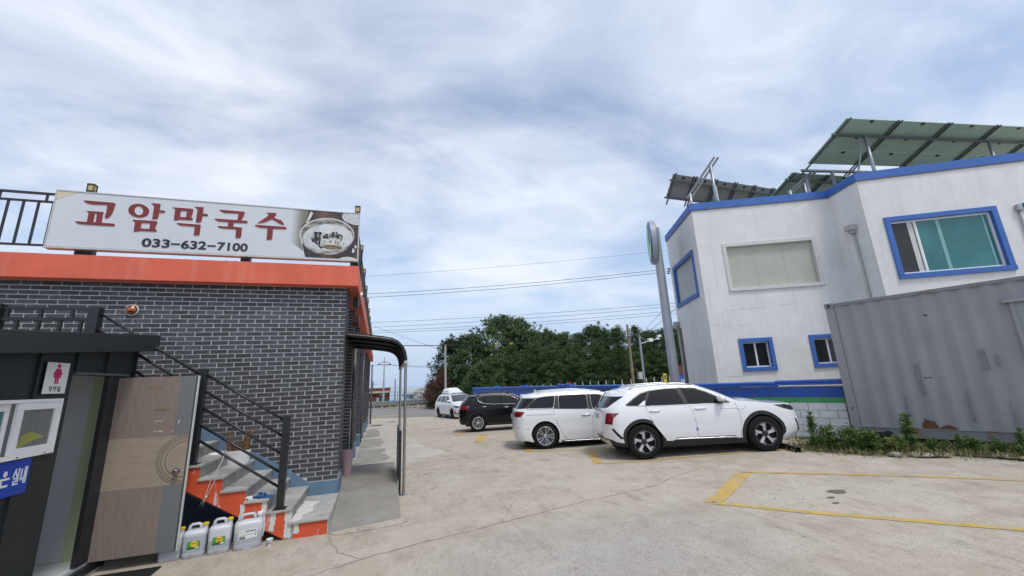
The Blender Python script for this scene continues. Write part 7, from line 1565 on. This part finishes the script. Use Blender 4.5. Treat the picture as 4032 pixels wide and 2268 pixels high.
def tree_mesh(kind, seed, H):
    rg = np.random.default_rng(seed); wood = MB(); tips = []
    if kind == 'pine':
        wood.tube([(0, 0, 0), (.1, .05, H * .5), (.0, .1, H * .97)], .12, 7, rs=[.15, .09, .02])
        for z in np.arange(H * .10, H * .98, .42):
            f = (z / H); rad = (1 - f) ** .75 * H * .30 + .25; k0 = rg.uniform(0, 6.28); nb = 6
            for k in range(nb):
                if rg.random() < .12: continue
                a = k0 + k * 2 * PI / nb + rg.uniform(-.3, .3); L_ = rad * rg.uniform(.55, 1.15); up = .25 + .35 * f; b0 = np.array([0.05, .05, z]); e = b0 + np.array([math.cos(a) * L_, math.sin(a) * L_, L_ * up * rg.uniform(.6, 1.3)])
                if L_ > .8: wood.tube([b0, e], .02, 4, rs=[.03, .01])
                for s in np.linspace(.35, 1, max(3, int(L_ / .22))): tips.append((b0 + (e - b0) * s + rg.normal(0, .10, 3), .30))
        tips.append((np.array([0, .1, H]), .25)); per = 34; ln = (.14, .30); wd = .030; upb = .75
    elif kind == 'broad':
        wood.tube([(0, 0, 0), (.15, .1, H * .35), (.1, .0, H * .7), (0, .1, H * .9)], .2, 8, rs=[.24, .17, .09, .03])
        for i in range(95):
            z = H * (.16 + .84 * rg.random() ** .85); f = (z / H - .16) / .84; rad = H * .40 * math.sin(PI * min(1, .18 + f * .80)) ** .8 * rg.uniform(.30, 1.08); a = rg.uniform(0, 6.28); e = np.array([math.cos(a) * rad, math.sin(a) * rad, z]); b0 = np.array([.1, 0, max(.5, z - rad * .7 - .4)])
            wood.tube([b0, b0 * .4 + e * .6 + np.array([0, 0, .2]), e], .03, 4, rs=[.06, .035, .012])
            for k in range(7): tips.append((e + rg.normal(0, 1, 3) * np.array([.50, .50, .18]), .34))
            for k in range(2): tips.append((e * np.array([1.06, 1.06, 1]) + rg.normal(0, 1, 3) * np.array([.75, .75, .40]), .16))
        per = 24; ln = (.16, .30); wd = .055; upb = .15
    else:  # shrub / loose small tree
        wood.tube([(0, 0, 0), (.05, 0, H * .6)], .08, 6, rs=[.09, .04])
        for i in range(46):
            z = H * (.12 + .86 * rg.random()); rad = H * .48 * math.sin(PI * min(.97, .12 + z / H * .84)) * rg.uniform(.3, 1.05); a = rg.uniform(0, 6.28); e = np.array([math.cos(a) * rad, math.sin(a) * rad, z]); wood.tube([(0, 0, z * .5), e], .02, 4, rs=[.03, .01])
            for k in range(7): tips.append((e + rg.normal(0, .30, 3) * np.array([1, 1, .6]), .34))
        per = 11; ln = (.14, .26); wd = .05; upb = .2
    c = np.array([t[0] for t in tips]); r = np.array([t[1] for t in tips]); n = len(c); P = np.repeat(c, per, 0) + rg.normal(0, 1, (n * per, 3)) * np.repeat(r, per)[:, None] * (np.array([.55, .55, .30]) if kind == 'pine' else np.array([.62, .62, .24]))
    D = unitv(rg.normal(0, 1, (n * per, 3)) + np.array([0, 0, upb])) * rg.uniform(ln[0], ln[1], (n * per, 1)); S = unitv(np.cross(D, rg.normal(0, 1, (n * per, 3))))
    return wood, (P, D, S, wd)
_tm = {}
def tree(kind, seed, H, x, y, sc, label, m, name, group='trees beyond the blue wall', zb=None, rz=0.0):
    key = (kind, seed, H, m.name)
    if key not in _tm:
        wood, q = tree_mesh(kind, seed, H); _tm[key] = (wood.mesh(M['bark'], Vector(), True), quads(*q, 'crown', m))
    t = thing(name, label, 'tree', (x, y, zg(y) if zb is None else zb), group, rotz=rz); t.scale = (sc[0], sc[0], sc[1]); link(_tm[key][0], 'trunk', t); link(_tm[key][1], 'crown', t)
# positions from bearing (pixel column) and depth
def atd(px, dep):
    h = (px - 2016) / FPX; q = _f0 * dep + _r0 * (dep * h * 1.0); return q.x, q.y
def fx(px, py, dep):
    """world point seen at a photo pixel at the given forward depth"""
    dv = _f + _r * ((px - 2016) / FPX) - _u * ((py - 1134) / FPX); k = dep / dv.dot(_f0); return Vector((0, 0, CAM_H)) + dv * k
def ct(a, b): return 1600 + a * .4658, 1200 + b * .4658
SPEC = [  # kind, seed, H, column, depth, top row, width scale, label
 ('broad', 3, 10.0, 815, 50, 100, 1.02, 'tallest leafy locust tree behind the blue wall', 'leaf'), ('broad', 8, 9.0, 960, 52, 150, .78, 'leafy locust tree just right of the tallest one', 'leaf'), ('broad', 5, 8.0, 560, 49, 265, .85, 'leafy tree just left of the tallest locust', 'leaf'),
 ('broad', 11, 7.0, 385, 50, 312, .72, 'dark leafy tree at the left end of the grove by the road', 'leaf_dark'), ('broad', 11, 7.0, 640, 44, 500, .9, 'low leafy tree in front of the tallest locust', 'leaf'),
 ('broad', 8, 9.0, 1185, 54, 228, .62, 'rounded tree crown in the middle of the grove skyline', 'leaf'), ('pine', 2, 8.0, 1340, 52, 240, 1.0, 'pointed pine in the middle of the grove', 'pine'), ('broad', 5, 8.0, 1590, 55, 195, .75, 'rounded leafy crown rising above the pines', 'leaf'),
 ('pine', 4, 8.5, 1775, 50, 188, 1.0, 'tall pine left of the bare wooden pole', 'pine'), ('pine', 6, 8.5, 1920, 51, 182, 1.0, 'tall pine right behind the bare wooden pole', 'pine'), ('pine', 2, 8.0, 2070, 49, 222, 1.05, 'pine behind the camera mast', 'pine'),
 ('pine', 4, 8.5, 2250, 47, 195, 1.0, 'pine behind the round sign pole', 'pine'), ('pine', 6, 8.5, 2390, 46, 200, 1.0, 'pine partly hidden by the white building corner', 'pine'),
 ('broad', 3, 10.0, 1450, 56, 245, .70, 'leafy crown filling the skyline right of the pointed pine', 'leaf'), ('broad', 8, 9.0, 1690, 56, 232, .66, 'leafy crown between the rounded crown and the tall pines', 'leaf'), ('broad', 5, 8.0, 1075, 56, 240, .75, 'leafy crown filling the dip right of the tallest locust', 'leaf'), ('broad', 3, 10.0, 2010, 55, 228, .62, 'leafy crown between the two tall pines and the mast', 'leaf'), ('broad', 8, 9.0, 2160, 53, 225, .66, 'leafy crown left of the round sign pole', 'leaf'), ('broad', 5, 8.0, 1280, 56, 262, .75, 'leafy crown behind the pointed pine', 'leaf'),
 ('pine', 6, 8.5, 880, 45, 330, .95, 'pine in the front row below the tallest locust', 'pine'), ('pine', 2, 8.0, 1080, 45, 330, 1.05, 'front pine under the middle of the skyline', 'pine'), ('pine', 4, 8.5, 1220, 44, 345, 1.05, 'front pine in the centre of the grove', 'pine'), ('pine', 6, 8.5, 1440, 43, 345, 1.0, 'front pine right of the grove centre', 'pine'),
 ('pine', 2, 8.0, 1610, 43, 350, 1.05, 'front pine in the right half of the grove', 'pine'), ('pine', 4, 8.5, 1790, 42, 370, 1.0, 'low front pine left of the bare wooden pole', 'pine'), ('pine', 6, 8.5, 2090, 42, 380, 1.05, 'low front pine behind the camera mast', 'pine'), ('pine', 2, 8.0, 1950, 42, 400, 1.0, 'low front pine right of the bare wooden pole', 'pine'), ('pine', 4, 8.5, 740, 43, 420, .95, 'low front pine near the left of the blue wall', 'pine'), ('pine', 2, 8.0, 2230, 41, 380, 1.0, 'low front pine behind the round sign pole', 'pine')]
for k, (kd, sd_, H_, a, dep, tp, ws, lb, mm) in enumerate(SPEC):
    q = fx(*ct(a, tp), dep); zb = zg(q.y) - .2; h = q.z - zb; tree(kd, sd_, H_, q.x, q.y, (h / H_ * ws if kd == 'broad' else ws * (h / H_) ** .5, h / H_), lb, M[mm], 'pine_tree' if kd == 'pine' else 'leafy_tree', zb=zb, rz=k * 1.3)
q = fx(*ct(300, 590), 46); tree('shrub', 21, 3.2, q.x, q.y, (.80, (q.z + .9) / 3.2), 'rusty red-brown shrubby tree at the left foot of the grove', M['leaf_red'], 'shrub_tree', zb=-.9)
q = fx(*ct(215, 640), 48); tree('shrub', 21, 3.2, q.x, q.y, (.7, (q.z + .9) / 3.2), 'smaller rusty brown bush beside the road end of the grove', M['leaf_red'], 'shrub_tree', zb=-.9, rz=2)
M['under'] = mat('undergrowth', (.04, .065, .022), .9, var=.45, scale=.7)
# undergrowth mass below the grove
rg = np.random.default_rng(5); n = 30000; a = rg.uniform(0, 1, n); p0, p1 = fx(*ct(400, 700), 47), fx(*ct(2500, 660), 42); base = np.array(p0)[None] + (np.array(p1) - np.array(p0))[None] * a[:, None]; base[:, :2] += rg.normal(0, 1.6, (n, 2)); base[:, 2] = -.8 + rg.random(n) ** 2 * 2.4
D = unitv(rg.normal(0, 1, (n, 3)) + np.array([0, 0, .8])) * rg.uniform(.15, .4, (n, 1)); S = unitv(np.cross(D, rg.normal(0, 1, (n, 3))))
props(link(quads(base, D, S, .06, 'under', M['under']), 'undergrowth'), 'dark green undergrowth at the foot of the grove', 'undergrowth', kind='stuff')
M['grass'] = mat('grass_blades', (.10, .13, .03), .8, var=.4, scale=6, col2=(.24, .22, .09))
def grass_strip(pts, n, spread, h, name, label, seed, m=None, zoff=0.0):
    rg = np.random.default_rng(seed); L = [np.array(p, float) for p in pts]; seg = rg.integers(0, len(L) - 1, n); a = rg.random(n)[:, None]; A = np.array([L[i] for i in seg]); B = np.array([L[i + 1] for i in seg]); P = A + (B - A) * a; P[:, :2] += rg.normal(0, spread, (n, 2)); P[:, :2] = np.array([adj(p_) for p_ in P[:, :2]]); P = np.c_[P[:, :2], np.array([zg(y, x) for x, y in P[:, :2]]) + (P[:, 2] if P.shape[1] > 2 else 0) + zoff]
    D = unitv(rg.normal(0, .55, (n, 3)) + np.array([0, 0, 1.])) * rg.uniform(.4, 1.1, (n, 1)) * h; S = unitv(np.cross(D, rg.normal(0, 1, (n, 3)))); return props(link(quads(P, D, S, .012 if h < .3 else .03, name, m or M['grass']), name), label, 'grass', kind='stuff')
grass_strip([(-8, 59.0, 0), (0, 58.6, 0), (6, 59.3, 0), (9, 58.5, 0), (14, 55, 0), (30, 45.5, 0)], 9000, .5, .35, 'roadside_grass', 'low grass strip along the guardrail beyond the road', 3)
grass_strip([(-10, 64.5, 0), (3, 64.5, 0), (14, 62, 0)], 7000, .8, .7, 'shore_grass', 'green scrub on the far side of the guardrail', 4)

# ------------------------------------------------------------------ weeds by the container
M['weed'] = mat('weed_leaves', (.085, .15, .036), .7, var=.4, scale=9, spec=.2); M['weed2'] = mat('weed_leaves_pale', (.16, .19, .055), .7, var=.4, scale=9, spec=.2)
def weed_mesh(seed, H, W, m, stems=9, upright=False):
    rg = np.random.default_rng(seed); P = []; D = []; wood = MB()
    for s in range(stems):
        a = rg.uniform(0, 6.28); lean = rg.uniform(.05, 1) * W * (.25 if upright else 1); h = H * rg.uniform(.55, 1); top = np.array([math.cos(a) * lean, math.sin(a) * lean, h]); wood.tube([(0, 0, 0), top * .5 + np.array([0, 0, h * .1]), top], .004, 4)
        for k in range(int(34 * h / .5)):
            f = rg.uniform(.15, 1); c = top * f + np.array([0, 0, h * .1 * math.sin(PI * f)]); dd = rg.normal(0, 1, 3); dd[2] = abs(dd[2]) * .4; dd /= np.linalg.norm(dd); L_ = rg.uniform(.05, .11) * (1.15 - .6 * f)
            for j in range(3): P.append(c + dd * L_ * .45 * j); D.append((dd + rg.normal(0, .35, 3)) * L_)
    P = np.array(P); D = np.array(D); S = unitv(np.cross(D, rg.normal(0, 1, P.shape))); return wood.mesh(M['weed2'], Vector(), True), quads(P, D, S, .013, 'leaves', m)
WM = [weed_mesh(1, .55, .26, M['weed']), weed_mesh(2, .45, .32, M['weed'], 11), weed_mesh(3, .42, .26, M['weed2']), weed_mesh(4, .85, .10, M['weed'], 5, True)]
def weed(i, x, y, s, label, z=0.02, rz=0.):
    x, y = adj((x * .975, y * .975) if x < 13 and y < 8 else (x, y)); t = thing('weed_plant', label, 'weed', (x, y, z + zg(y, x)), 'weeds along the container', rotz=rz); s *= random.Random(label).uniform(.55, .95); t.scale = (s, s, s * random.Random(label + 'z').uniform(.75, 1.1)); link(WM[i][0], 'stems', t); link(WM[i][1], 'leaves', t)
WL = [(0, 9.72, 7.42, 1.0, 'leafy weed at the left end of the bank near the SUV'), (1, 9.85, 7.05, 1.15, 'bushy weed standing below the container corner post'), (0, 10.05, 6.75, 1.2, 'dense dark weed in front of the small tyre'), (1, 10.25, 6.55, 1.2, 'spreading weed right of the small tyre'), (2, 10.45, 6.28, 1.0, 'pale weed overhanging the concrete'), (1, 10.62, 6.30, 1.0, 'round weed tuft under the container rail'),
      (3, 11.02, 6.22, 1.28, 'tall upright weed standing before the rust patch'), (2, 10.88, 6.0, .8, 'low pale weed between stones and container'), (1, 11.15, 5.85, .9, 'low weed under the middle of the container'), (3, 11.38, 5.58, .62, 'short upright weed right of the rust patch'), (1, 11.5, 5.45, 1.0, 'weed behind the row of edging stones'), (0, 11.72, 5.15, 1.0, 'weed near the right edge behind the stones'), (1, 11.88, 4.85, 1.1, 'large weed at the right edge of the picture'), (2, 12.0, 4.55, 1.0, 'pale weed at the far right of the bank'), (3, 12.02, 4.95, .75, 'upright weed at the right end below the container'), (3, 10.62, 8.05, .95, 'thin weed against the white block wall'), (1, 10.28, 8.72, .45, 'small weed at the foot of the white blocks'), (2, 9.98, 9.05, .45, 'tiny weed at the wall foot before the SUV bumper'), (0, 10.15, 7.55, .9, 'weed between the wall and the container corner')]
for k, (i, x, y, s, lb) in enumerate(WL): weed(i, x, y, s, lb, .03 if k not in (16, 17) else 0.0, k * .9)
grass_strip([(9.6, 7.5, 0), (9.95, 6.75, .02), (10.4, 6.25, .03), (11.0, 5.8, .05), (11.6, 5.2, .05), (12.0, 4.6, .05), (12.6, 3.4, .05)], 5600, .32, .15, 'weed_grass', 'grass and low weeds along the foot of the container', 9, zoff=.0)
grass_strip([(9.9, 9.3, 0), (10.6, 8.55, 0), (11.2, 8.0, 0)], 260, .08, .12, 'wall_foot_grass', 'sparse grass at the foot of the white block wall', 10)

# ------------------------------------------------------------------ beyond the lot: guardrail, posts, poles, wires, house
gr = thing('guardrail', 'long steel guardrail along the far side of the road', 'guardrail', (0, 58, -.82))
gp = [(-14, 58.4), (-6, 57.7), (-1, 57.4), (2, 57.2), (6, 57.8), (9.5, 57.0), (14, 54.2), (22, 49.5)]
for z0 in (.30, .58):
    b = MB(); prof = [(0, 0), (.05, .03), (.05, .09), (0, .12), (.05, .15), (.05, .21), (0, .24)]
    for (x, y) in gp:
        for o, z in prof: b.v.append((x, y - .08 - o, zg(y) + z0 + z))
    m_ = len(prof)
    for i in range(len(gp) - 1):
        for k in range(m_ - 1): b.f.append((i * m_ + k, (i + 1) * m_ + k, (i + 1) * m_ + k + 1, i * m_ + k + 1))
    b.build('beam', M['galv'], gr)
M['post_pale'] = mat('pale_post', (.46, .43, .34), .7, var=.1)
for i in range(22):
    f = i / 21 * (len(gp) - 1); k = min(int(f), len(gp) - 2); p = Vector(gp[k]).lerp(Vector(gp[k + 1]), f - k); MB().box(p.x - .07, p.x + .07, p.y - .07, p.y + .07, zg(p.y) - .1, zg(p.y) + .84).build('post', M['post_pale'], gr)
# marker posts along the far verge (white stubs above the blue wall)
ROW = [(968, 683), (1058, 679), (1155, 673), (1222, 668), (1290, 664), (1358, 660), (1424, 656), (1488, 651), (1553, 648), (1622, 643), (1687, 640), (1753, 636), (1822, 631), (1896, 627), (2027, 618), (2093, 612), (2158, 608), (2222, 604)]
M['post_white'] = mat('white_post', (.36, .36, .34), .6, var=.08)
pm = MB().tube([(0, 0, -.4), (0, 0, 1.25), (0, 0, 1.28)], .045, 8, rs=[.045, .045, .035]).mesh(M['post_white'], Vector(), 40)
for k, (a, tp) in enumerate(ROW):
    q = fx(*ct(a, tp), 41 - k * .45); o = link(pm, 'marker_post', None, (q.x, q.y, q.z - 1.28)); props(o, ORD[k] + ' white marker post from the left before the grove', 'post', 'white marker posts along the road verge')
def pole(name, label, top, r, m, cat='utility pole', zb=None, rt=None):
    t = thing(name, label, cat, (top.x, top.y, zg(top.y) if zb is None else zb)); MB().tube([(top.x, top.y, (zg(top.y) if zb is None else zb) - .2), tuple(top)], r, 10, rs=[r, rt or r * .75]).build('shaft', m, t, smooth=40); return t
def c5b(a, b): return 1440 + a * .2416, 1350 + b * .2416
M['conc_pole'] = mat('concrete_pole', (.36, .35, .33), .8, var=.1); M['wood_pole'] = mat('wooden_pole', (.23, .18, .13), .9, var=.2, scale=5)
q = fx(*c5b(306, 232), 60); t = pole('utility_pole', 'tall concrete utility pole with ring arms before the brick house', q, .17, M['conc_pole'], rt=.05)
for dz, w_ in ((-.80, 1.6), (-1.15, 1.1), (-3.9, .8)): MB().bar((q.x - w_ / 2, q.y, q.z + dz), (q.x + w_ / 2, q.y, q.z + dz), .08).build('crossarm', M['conc_pole'], t)
for k in (-1, 1): MB().tube([(q.x, q.y, q.z - .7 + .1), (q.x + k * .35, q.y, q.z - .72), (q.x + k * .55, q.y, q.z - 1.0), (q.x + k * .35, q.y, q.z - 1.3), (q.x, q.y, q.z - 1.4)], .025, 6).build('ring_arm', M['conc_pole'], t)
for k in (-1, 1): MB().ell((q.x + k * .78, q.y, q.z - 1.06), .20, .10, .10, 8, 6).build('insulator', M['sign_black'], t)
q = fx(*c5b(483, 590), 70); t = pole('utility_pole', 'short utility pole right of the brick house', q, .14, M['conc_pole'])
for k in range(4): MB().bar((q.x - .2, q.y, q.z - .4 - k * .4), (q.x + .25, q.y, q.z - .4 - k * .4), .05).build('crossarm', M['conc_pole'], t)
q = fx(*c5b(120, 632), 74); t = pole('utility_pole', 'dark utility pole behind the brick house', q, .15, M['wood_pole']); MB().bar((q.x - .1, q.y, q.z - .5), (q.x + .9, q.y, q.z - .5), .07).build('crossarm', M['wood_pole'], t)
q = fx(*c5b(1005, 665), 88); t = pole('utility_pole', 'small distant pole between the steel posts and the grove', q, .12, M['conc_pole'], zb=-1); MB().bar((q.x - .8, q.y, q.z - .2), (q.x + .8, q.y, q.z - .2), .08).build('crossarm', M['conc_pole'], t)
q = fx(*c5b(1297, 30), 42); pole('utility_pole', 'pale bare pole before the dark tree at the grove end', q, .13, M['conc_pole'])
q = fx(*ct(1866, 168), 39); pole('utility_pole', 'bare wooden pole standing before the pines', q, .15, M['wood_pole'])
q = fx(*ct(1968, 258), 40); t = pole('camera_mast', 'pale mast with a side arm carrying traffic cameras', q, .14, M['galv'], 'mast')
e = fx(*ct(2150, 268), 40); a0 = fx(*ct(1985, 328), 40); MB().tube([a0, fx(*ct(2140, 282), 40)], .06, 8).build('arm', M['galv'], t); MB().tube([(q.x, q.y, q.z - .05), a0.lerp(e, .28)], .025, 6).build('stay', M['galv'], t); MB().tube([tuple(q), (q.x, q.y, q.z + .9)], .02, 6).build('aerial', M['galv'], t)
for (a, b_, s) in ((2060, 298, .16), (2135, 262, .12), (2125, 285, .10)):
    c = fx(*ct(a, b_), 39.9); MB().box(c.x - s * 1.4, c.x + s * 1.4, c.y - s, c.y + s, c.z - s, c.z + s).build('camera_housing', M['white_pvc'], t)
c = fx(*ct(1980, 598), 39.8); MB().box(c.x - .32, c.x + .10, c.y - .2, c.y + .1, c.z - .35, c.z + .35).build('control_box', M['alu'], t)
q = fx(*ct(2178, 580), 38); t = thing('yellow_sign', 'narrow yellow roadside sign before the pines', 'sign', (q.x, q.y, -.8)); MB().box(q.x - .12, q.x + .22, q.y - .02, q.y + .02, q.z - .95, q.z).build('panel', mat('sign_yellow', (.62, .47, .04), .5, var=.05), t); MB().tube([(q.x + .05, q.y + .03, -.9), (q.x + .05, q.y + .03, q.z - .2)], .03, 6).build('post', M['galv'], t); MB().box(q.x - .02, q.x + .12, q.y - .025, q.y - .021, q.z - .55, q.z - .18).build('print', M['ink'], t)
q = fx(*ct(2312, 515), 30); t = thing('shop_sign_post', 'blue and red roadside sign column beside the round sign pole', 'sign', (q.x, q.y, -.5)); MB().box(q.x - .28, q.x + .28, q.y - .1, q.y + .1, -.5, q.z - .62).build('column', M['sg_blue'], t); MB().box(q.x - .34, q.x + .34, q.y - .14, q.y + .14, q.z - .61, q.z).build('head', M['brown_metal'], t)
b = MB()
for k, (z_, h_) in enumerate(((-.95, .25), (-1.6, .25))):
    for x_ in (-.12, .02, .12): b.box(q.x + x_ - .02, q.x + x_ + .03, q.y - .106, q.y - .101, q.z + z_ - h_, q.z + z_)
    b.box(q.x - .12, q.x + .15, q.y - .106, q.y - .1015, q.z + z_ - h_ - .05, q.z + z_ - h_ - .01)
b.build('print', M['halo'], t)
q = fx(*ct(1378, 668), 40); b = MB().tube([(q.x, q.y, zg(q.y)), (q.x, q.y, q.z - .1)], .03, 6); t = thing('red_lamp', 'small round red signal on a stake before the grove', 'signal', (q.x, q.y, zg(q.y))); b.build('stake', M['galv'], t); MB().lathe([(0, -.03), (.14, -.03), (.14, .03), (0, .03)], (q.x, q.y, q.z), 14, 'Y').build('disc', mat('red_disc', (.45, .02, .02), .5), t)
# brick house and rock mound by the sea
M['redbrick'] = mat('far_red_brick', (.16, .055, .042), .9, var=.2, scale=3)
hL, hR = fx(*c5b(-60, 735), 64), fx(*c5b(392, 730), 64); hz = zg(64)
hs = thing('brick_house', 'small flat-roofed red brick house across the road', 'house', ((hL.x + hR.x) / 2, hL.y, hz)); zr = hR.z
MB().box(hL.x, hR.x, hR.y, hR.y + 5, hz - .1, zr - .75).build('wall', M['redbrick'], hs); r_ = MB().box(hL.x - .12, hR.x + .1, hR.y - .25, hR.y + 5.2, zr - .45, zr).build('roof', M['redbrick'], hs); MB().box(hL.x - .14, hR.x + .14, hR.y - .32, hR.y + 5.2, zr - .75, zr - .452).build('eave', M['pale'], r_)
MB().box(hR.x - 1.35, hR.x - .65, hR.y - .02, hR.y, hz, zr - 1.05).build('door', M['sg_blue'] if False else M['glass_teal'], hs); MB().box(hR.x - 1.45, hR.x - .55, hR.y - .35, hR.y - .001, zr - 1.05, zr - .98).build('canopy', M['pale'], hs)
MB().box(hR.x - 1.9, hR.x - 1.55, hR.y - .02, hR.y, hz, zr - 1.4).build('window', M['alu'], hs)
M['tarp'] = mat('blue_tarpaulin', (.03, .22, .50), .5, var=.25, scale=2)
for k, (a, b_, dep, w_, h_, lb) in enumerate(((455, 930, 63, 1.9, .5, 'blue tarpaulin heap right of the brick house'), (960, 985, 60.5, 1.6, .35, 'blue tarpaulin behind the guardrail near the white van'))):
    q = fx(*c5b(a, b_), dep); r6 = random.Random(k); b = MB().ell((0, 0, 0), w_ / 2, .5, h_, 14, 8); b.v = [(p[0] + q.x, p[1] + q.y, hz + max(0, p[2] + .12) * (1 + r6.uniform(-.2, .2))) for p in b.v]; b.solo('tarpaulin', M['tarp'], lb, 'tarpaulin', smooth=35)
M['rock'] = mat('pale_rock', (.34, .31, .27), .95, var=.3, scale=1.5, bump=.6, bscale=3); qa, qb = fx(*c5b(800, 800), 92), fx(*c5b(1010, 790), 92); ap = fx(*c5b(915, 742), 92)
r6 = random.Random(4); b = MB().ell(((qa.x + qb.x) / 2, qa.y, -1), (qb.x - qa.x) * .62, 3.5, ap.z + 1.0, 18, 12); b.v = [(p[0] + r6.uniform(-.4, .4), p[1] + r6.uniform(-.4, .4), p[2] + r6.uniform(-.15, .15)) for p in b.v]; b.solo('rock_mound', M['rock'], 'pale rocky mound by the sea behind the guardrail', 'rock', smooth=25)
q = fx(*c5b(985, 800), 70); q2 = fx(*c5b(1150, 800), 70); b = MB().box(q.x - .4, q2.x, q.y, q2.y + 3, hz - .1, q.z - .25); t = thing('sea_shed', 'low dark shed under the rusty tree beside the rock mound', 'shed', (q.x, q.y, hz)); b.build('wall', M['wood_pole'], t); MB().box(q.x - .8, q2.x + .2, q.y - .4, q2.y + 3.2, q.z - .249, q.z - .05).build('roof', M['conc_pole'], t)
fnc = thing('mesh_fence', 'thin wire fence beyond the guardrail before the sea', 'fence', (3, 62, hz)); pa, pb_ = fx(*c5b(390, 800), 62), fx(*c5b(1150, 812), 62)
for k in range(7): p = pa.lerp(pb_, k / 6); MB().tube([(p.x, p.y, hz - .1), tuple(p)], .035, 6).build('post', M['galv_dark'], fnc)
for dz in (0, -.5, -1.0): MB().tube([(pa.x, pa.y, pa.z + dz), (pb_.x, pb_.y, pb_.z + dz)], .022, 5).build('wire', M['galv_dark'], fnc)
# overhead wires
M['wire'] = mat('black_wire', (.02, .021, .023), .6, var=.1)
def wire(p, q, sag, r, label, name='overhead_wire'):
    b = MB(); p, q = Vector(p), Vector(q); b.tube([p.lerp(q, i / 24) - Vector((0, 0, sag * 4 * (i / 24) * (1 - i / 24))) for i in range(25)], r, 5); return b.solo(name, M['wire'], label, 'wire', 'overhead wires crossing above the road', smooth=True, origin=tuple(p))
S_ = 1.5652
def W_(x0, y0, x1, y1, sag, r, label, d0=44, d1=40):
    # extend both ends a little past the buildings that hide them
    wire(fx(x0 * S_ - 90, y0 * S_ + 90 * (y1 - y0) / (x1 - x0) * -1.0, d0), fx(x1 * S_ + 60, y1 * S_ + 60 * (y1 - y0) / (x1 - x0), d1), sag, r, label)
W_(930, 693, 1640, 633, .25, .012, 'highest thin wire above the road')
W_(930, 737, 1665, 677, .35, .022, 'upper wire of the close pair reaching the building corner'); W_(930, 746, 1665, 684, .35, .022, 'lower wire of the close pair reaching the building corner')
W_(935, 810, 1695, 762, .25, .016, 'first of four wires above the grove, counted from the top'); W_(935, 822, 1695, 770, .25, .016, 'second of four wires above the grove, counted from the top'); W_(935, 831, 1700, 780, .3, .016, 'third of four wires above the grove, counted from the top'); W_(935, 836, 1700, 788, .3, .016, 'lowest of four wires above the grove')
W_(1000, 866, 1712, 834, .45, .038, 'thick black cable sagging in front of the grove', 40, 36)
for a, b_ in ((757, 332), (887, 326)):
    c = fx(*ct(a, b_), 38.6); MB().box(c.x - .15, c.x + .15, c.y - .02, c.y + .02, c.z - .11, c.z + .05).solo('cable_tag', M['lab_yellow'], 'small yellow tag on the thick black cable, ' + ('left one' if a < 800 else 'right one'), 'tag')
wire(fx(940 * S_, 820 * S_, 44), fx(1112 * S_, 881 * S_, 43), .05, .014, 'thin stay wire slanting down to the pale bare pole'); wire(fx(*ct(2020, 205), 38), fx(*ct(2180, 30), 36), .05, .014, 'thin service wire slanting up to the round sign pole'); wire(fx(*ct(2060, 215), 38), fx(*ct(2290, 15), 36), .1, .02, 'twisted service wire slanting up to the building')
wire(fx(1300, 1437, 61), fx(*c5b(290, 348), 60), .3, .02, 'wire running left from the concrete utility pole'); wire(fx(*c5b(330, 350), 60), fx(1830, 1439, 58), .2, .02, 'upper wire running right from the concrete utility pole'); wire(fx(*c5b(330, 358), 60), fx(1830, 1444, 58), .2, .02, 'lower wire running right from the concrete utility pole')
q = fx(1683 * S_, 676 * S_, 22); t = thing('insulator_bracket', 'black insulators where wires meet the white building edge', 'insulator', tuple(q))
for k in range(3): MB().ell((q.x + .0, q.y + .05 * k, q.z - .12 * k), .10, .05, .05, 8, 6).build('insulator', M['black_metal'], t); MB().tube([(q.x + .05, q.y, q.z - .12 * k), (q.x + .3, q.y + .1, q.z - .25 - .12 * k), (q.x + .7, q.y + .3, q.z - .1 * k)], .012, 5).build('jumper', M['black_metal'], t)
# spare mounting rails standing up from the white roof
spare_rails('pair of empty mounting rails at the left corner of the white roof', (11.11, 11.57, 8.48), (12.41, 11.15, 10.22), (12.21, 11.21, 9.82)); spare_rails('pair of empty mounting rails in the middle of the white roof', (14.7, 10.25, 8.45), (15.83, 9.90, 9.33), (15.55, 9.98, 9.03))
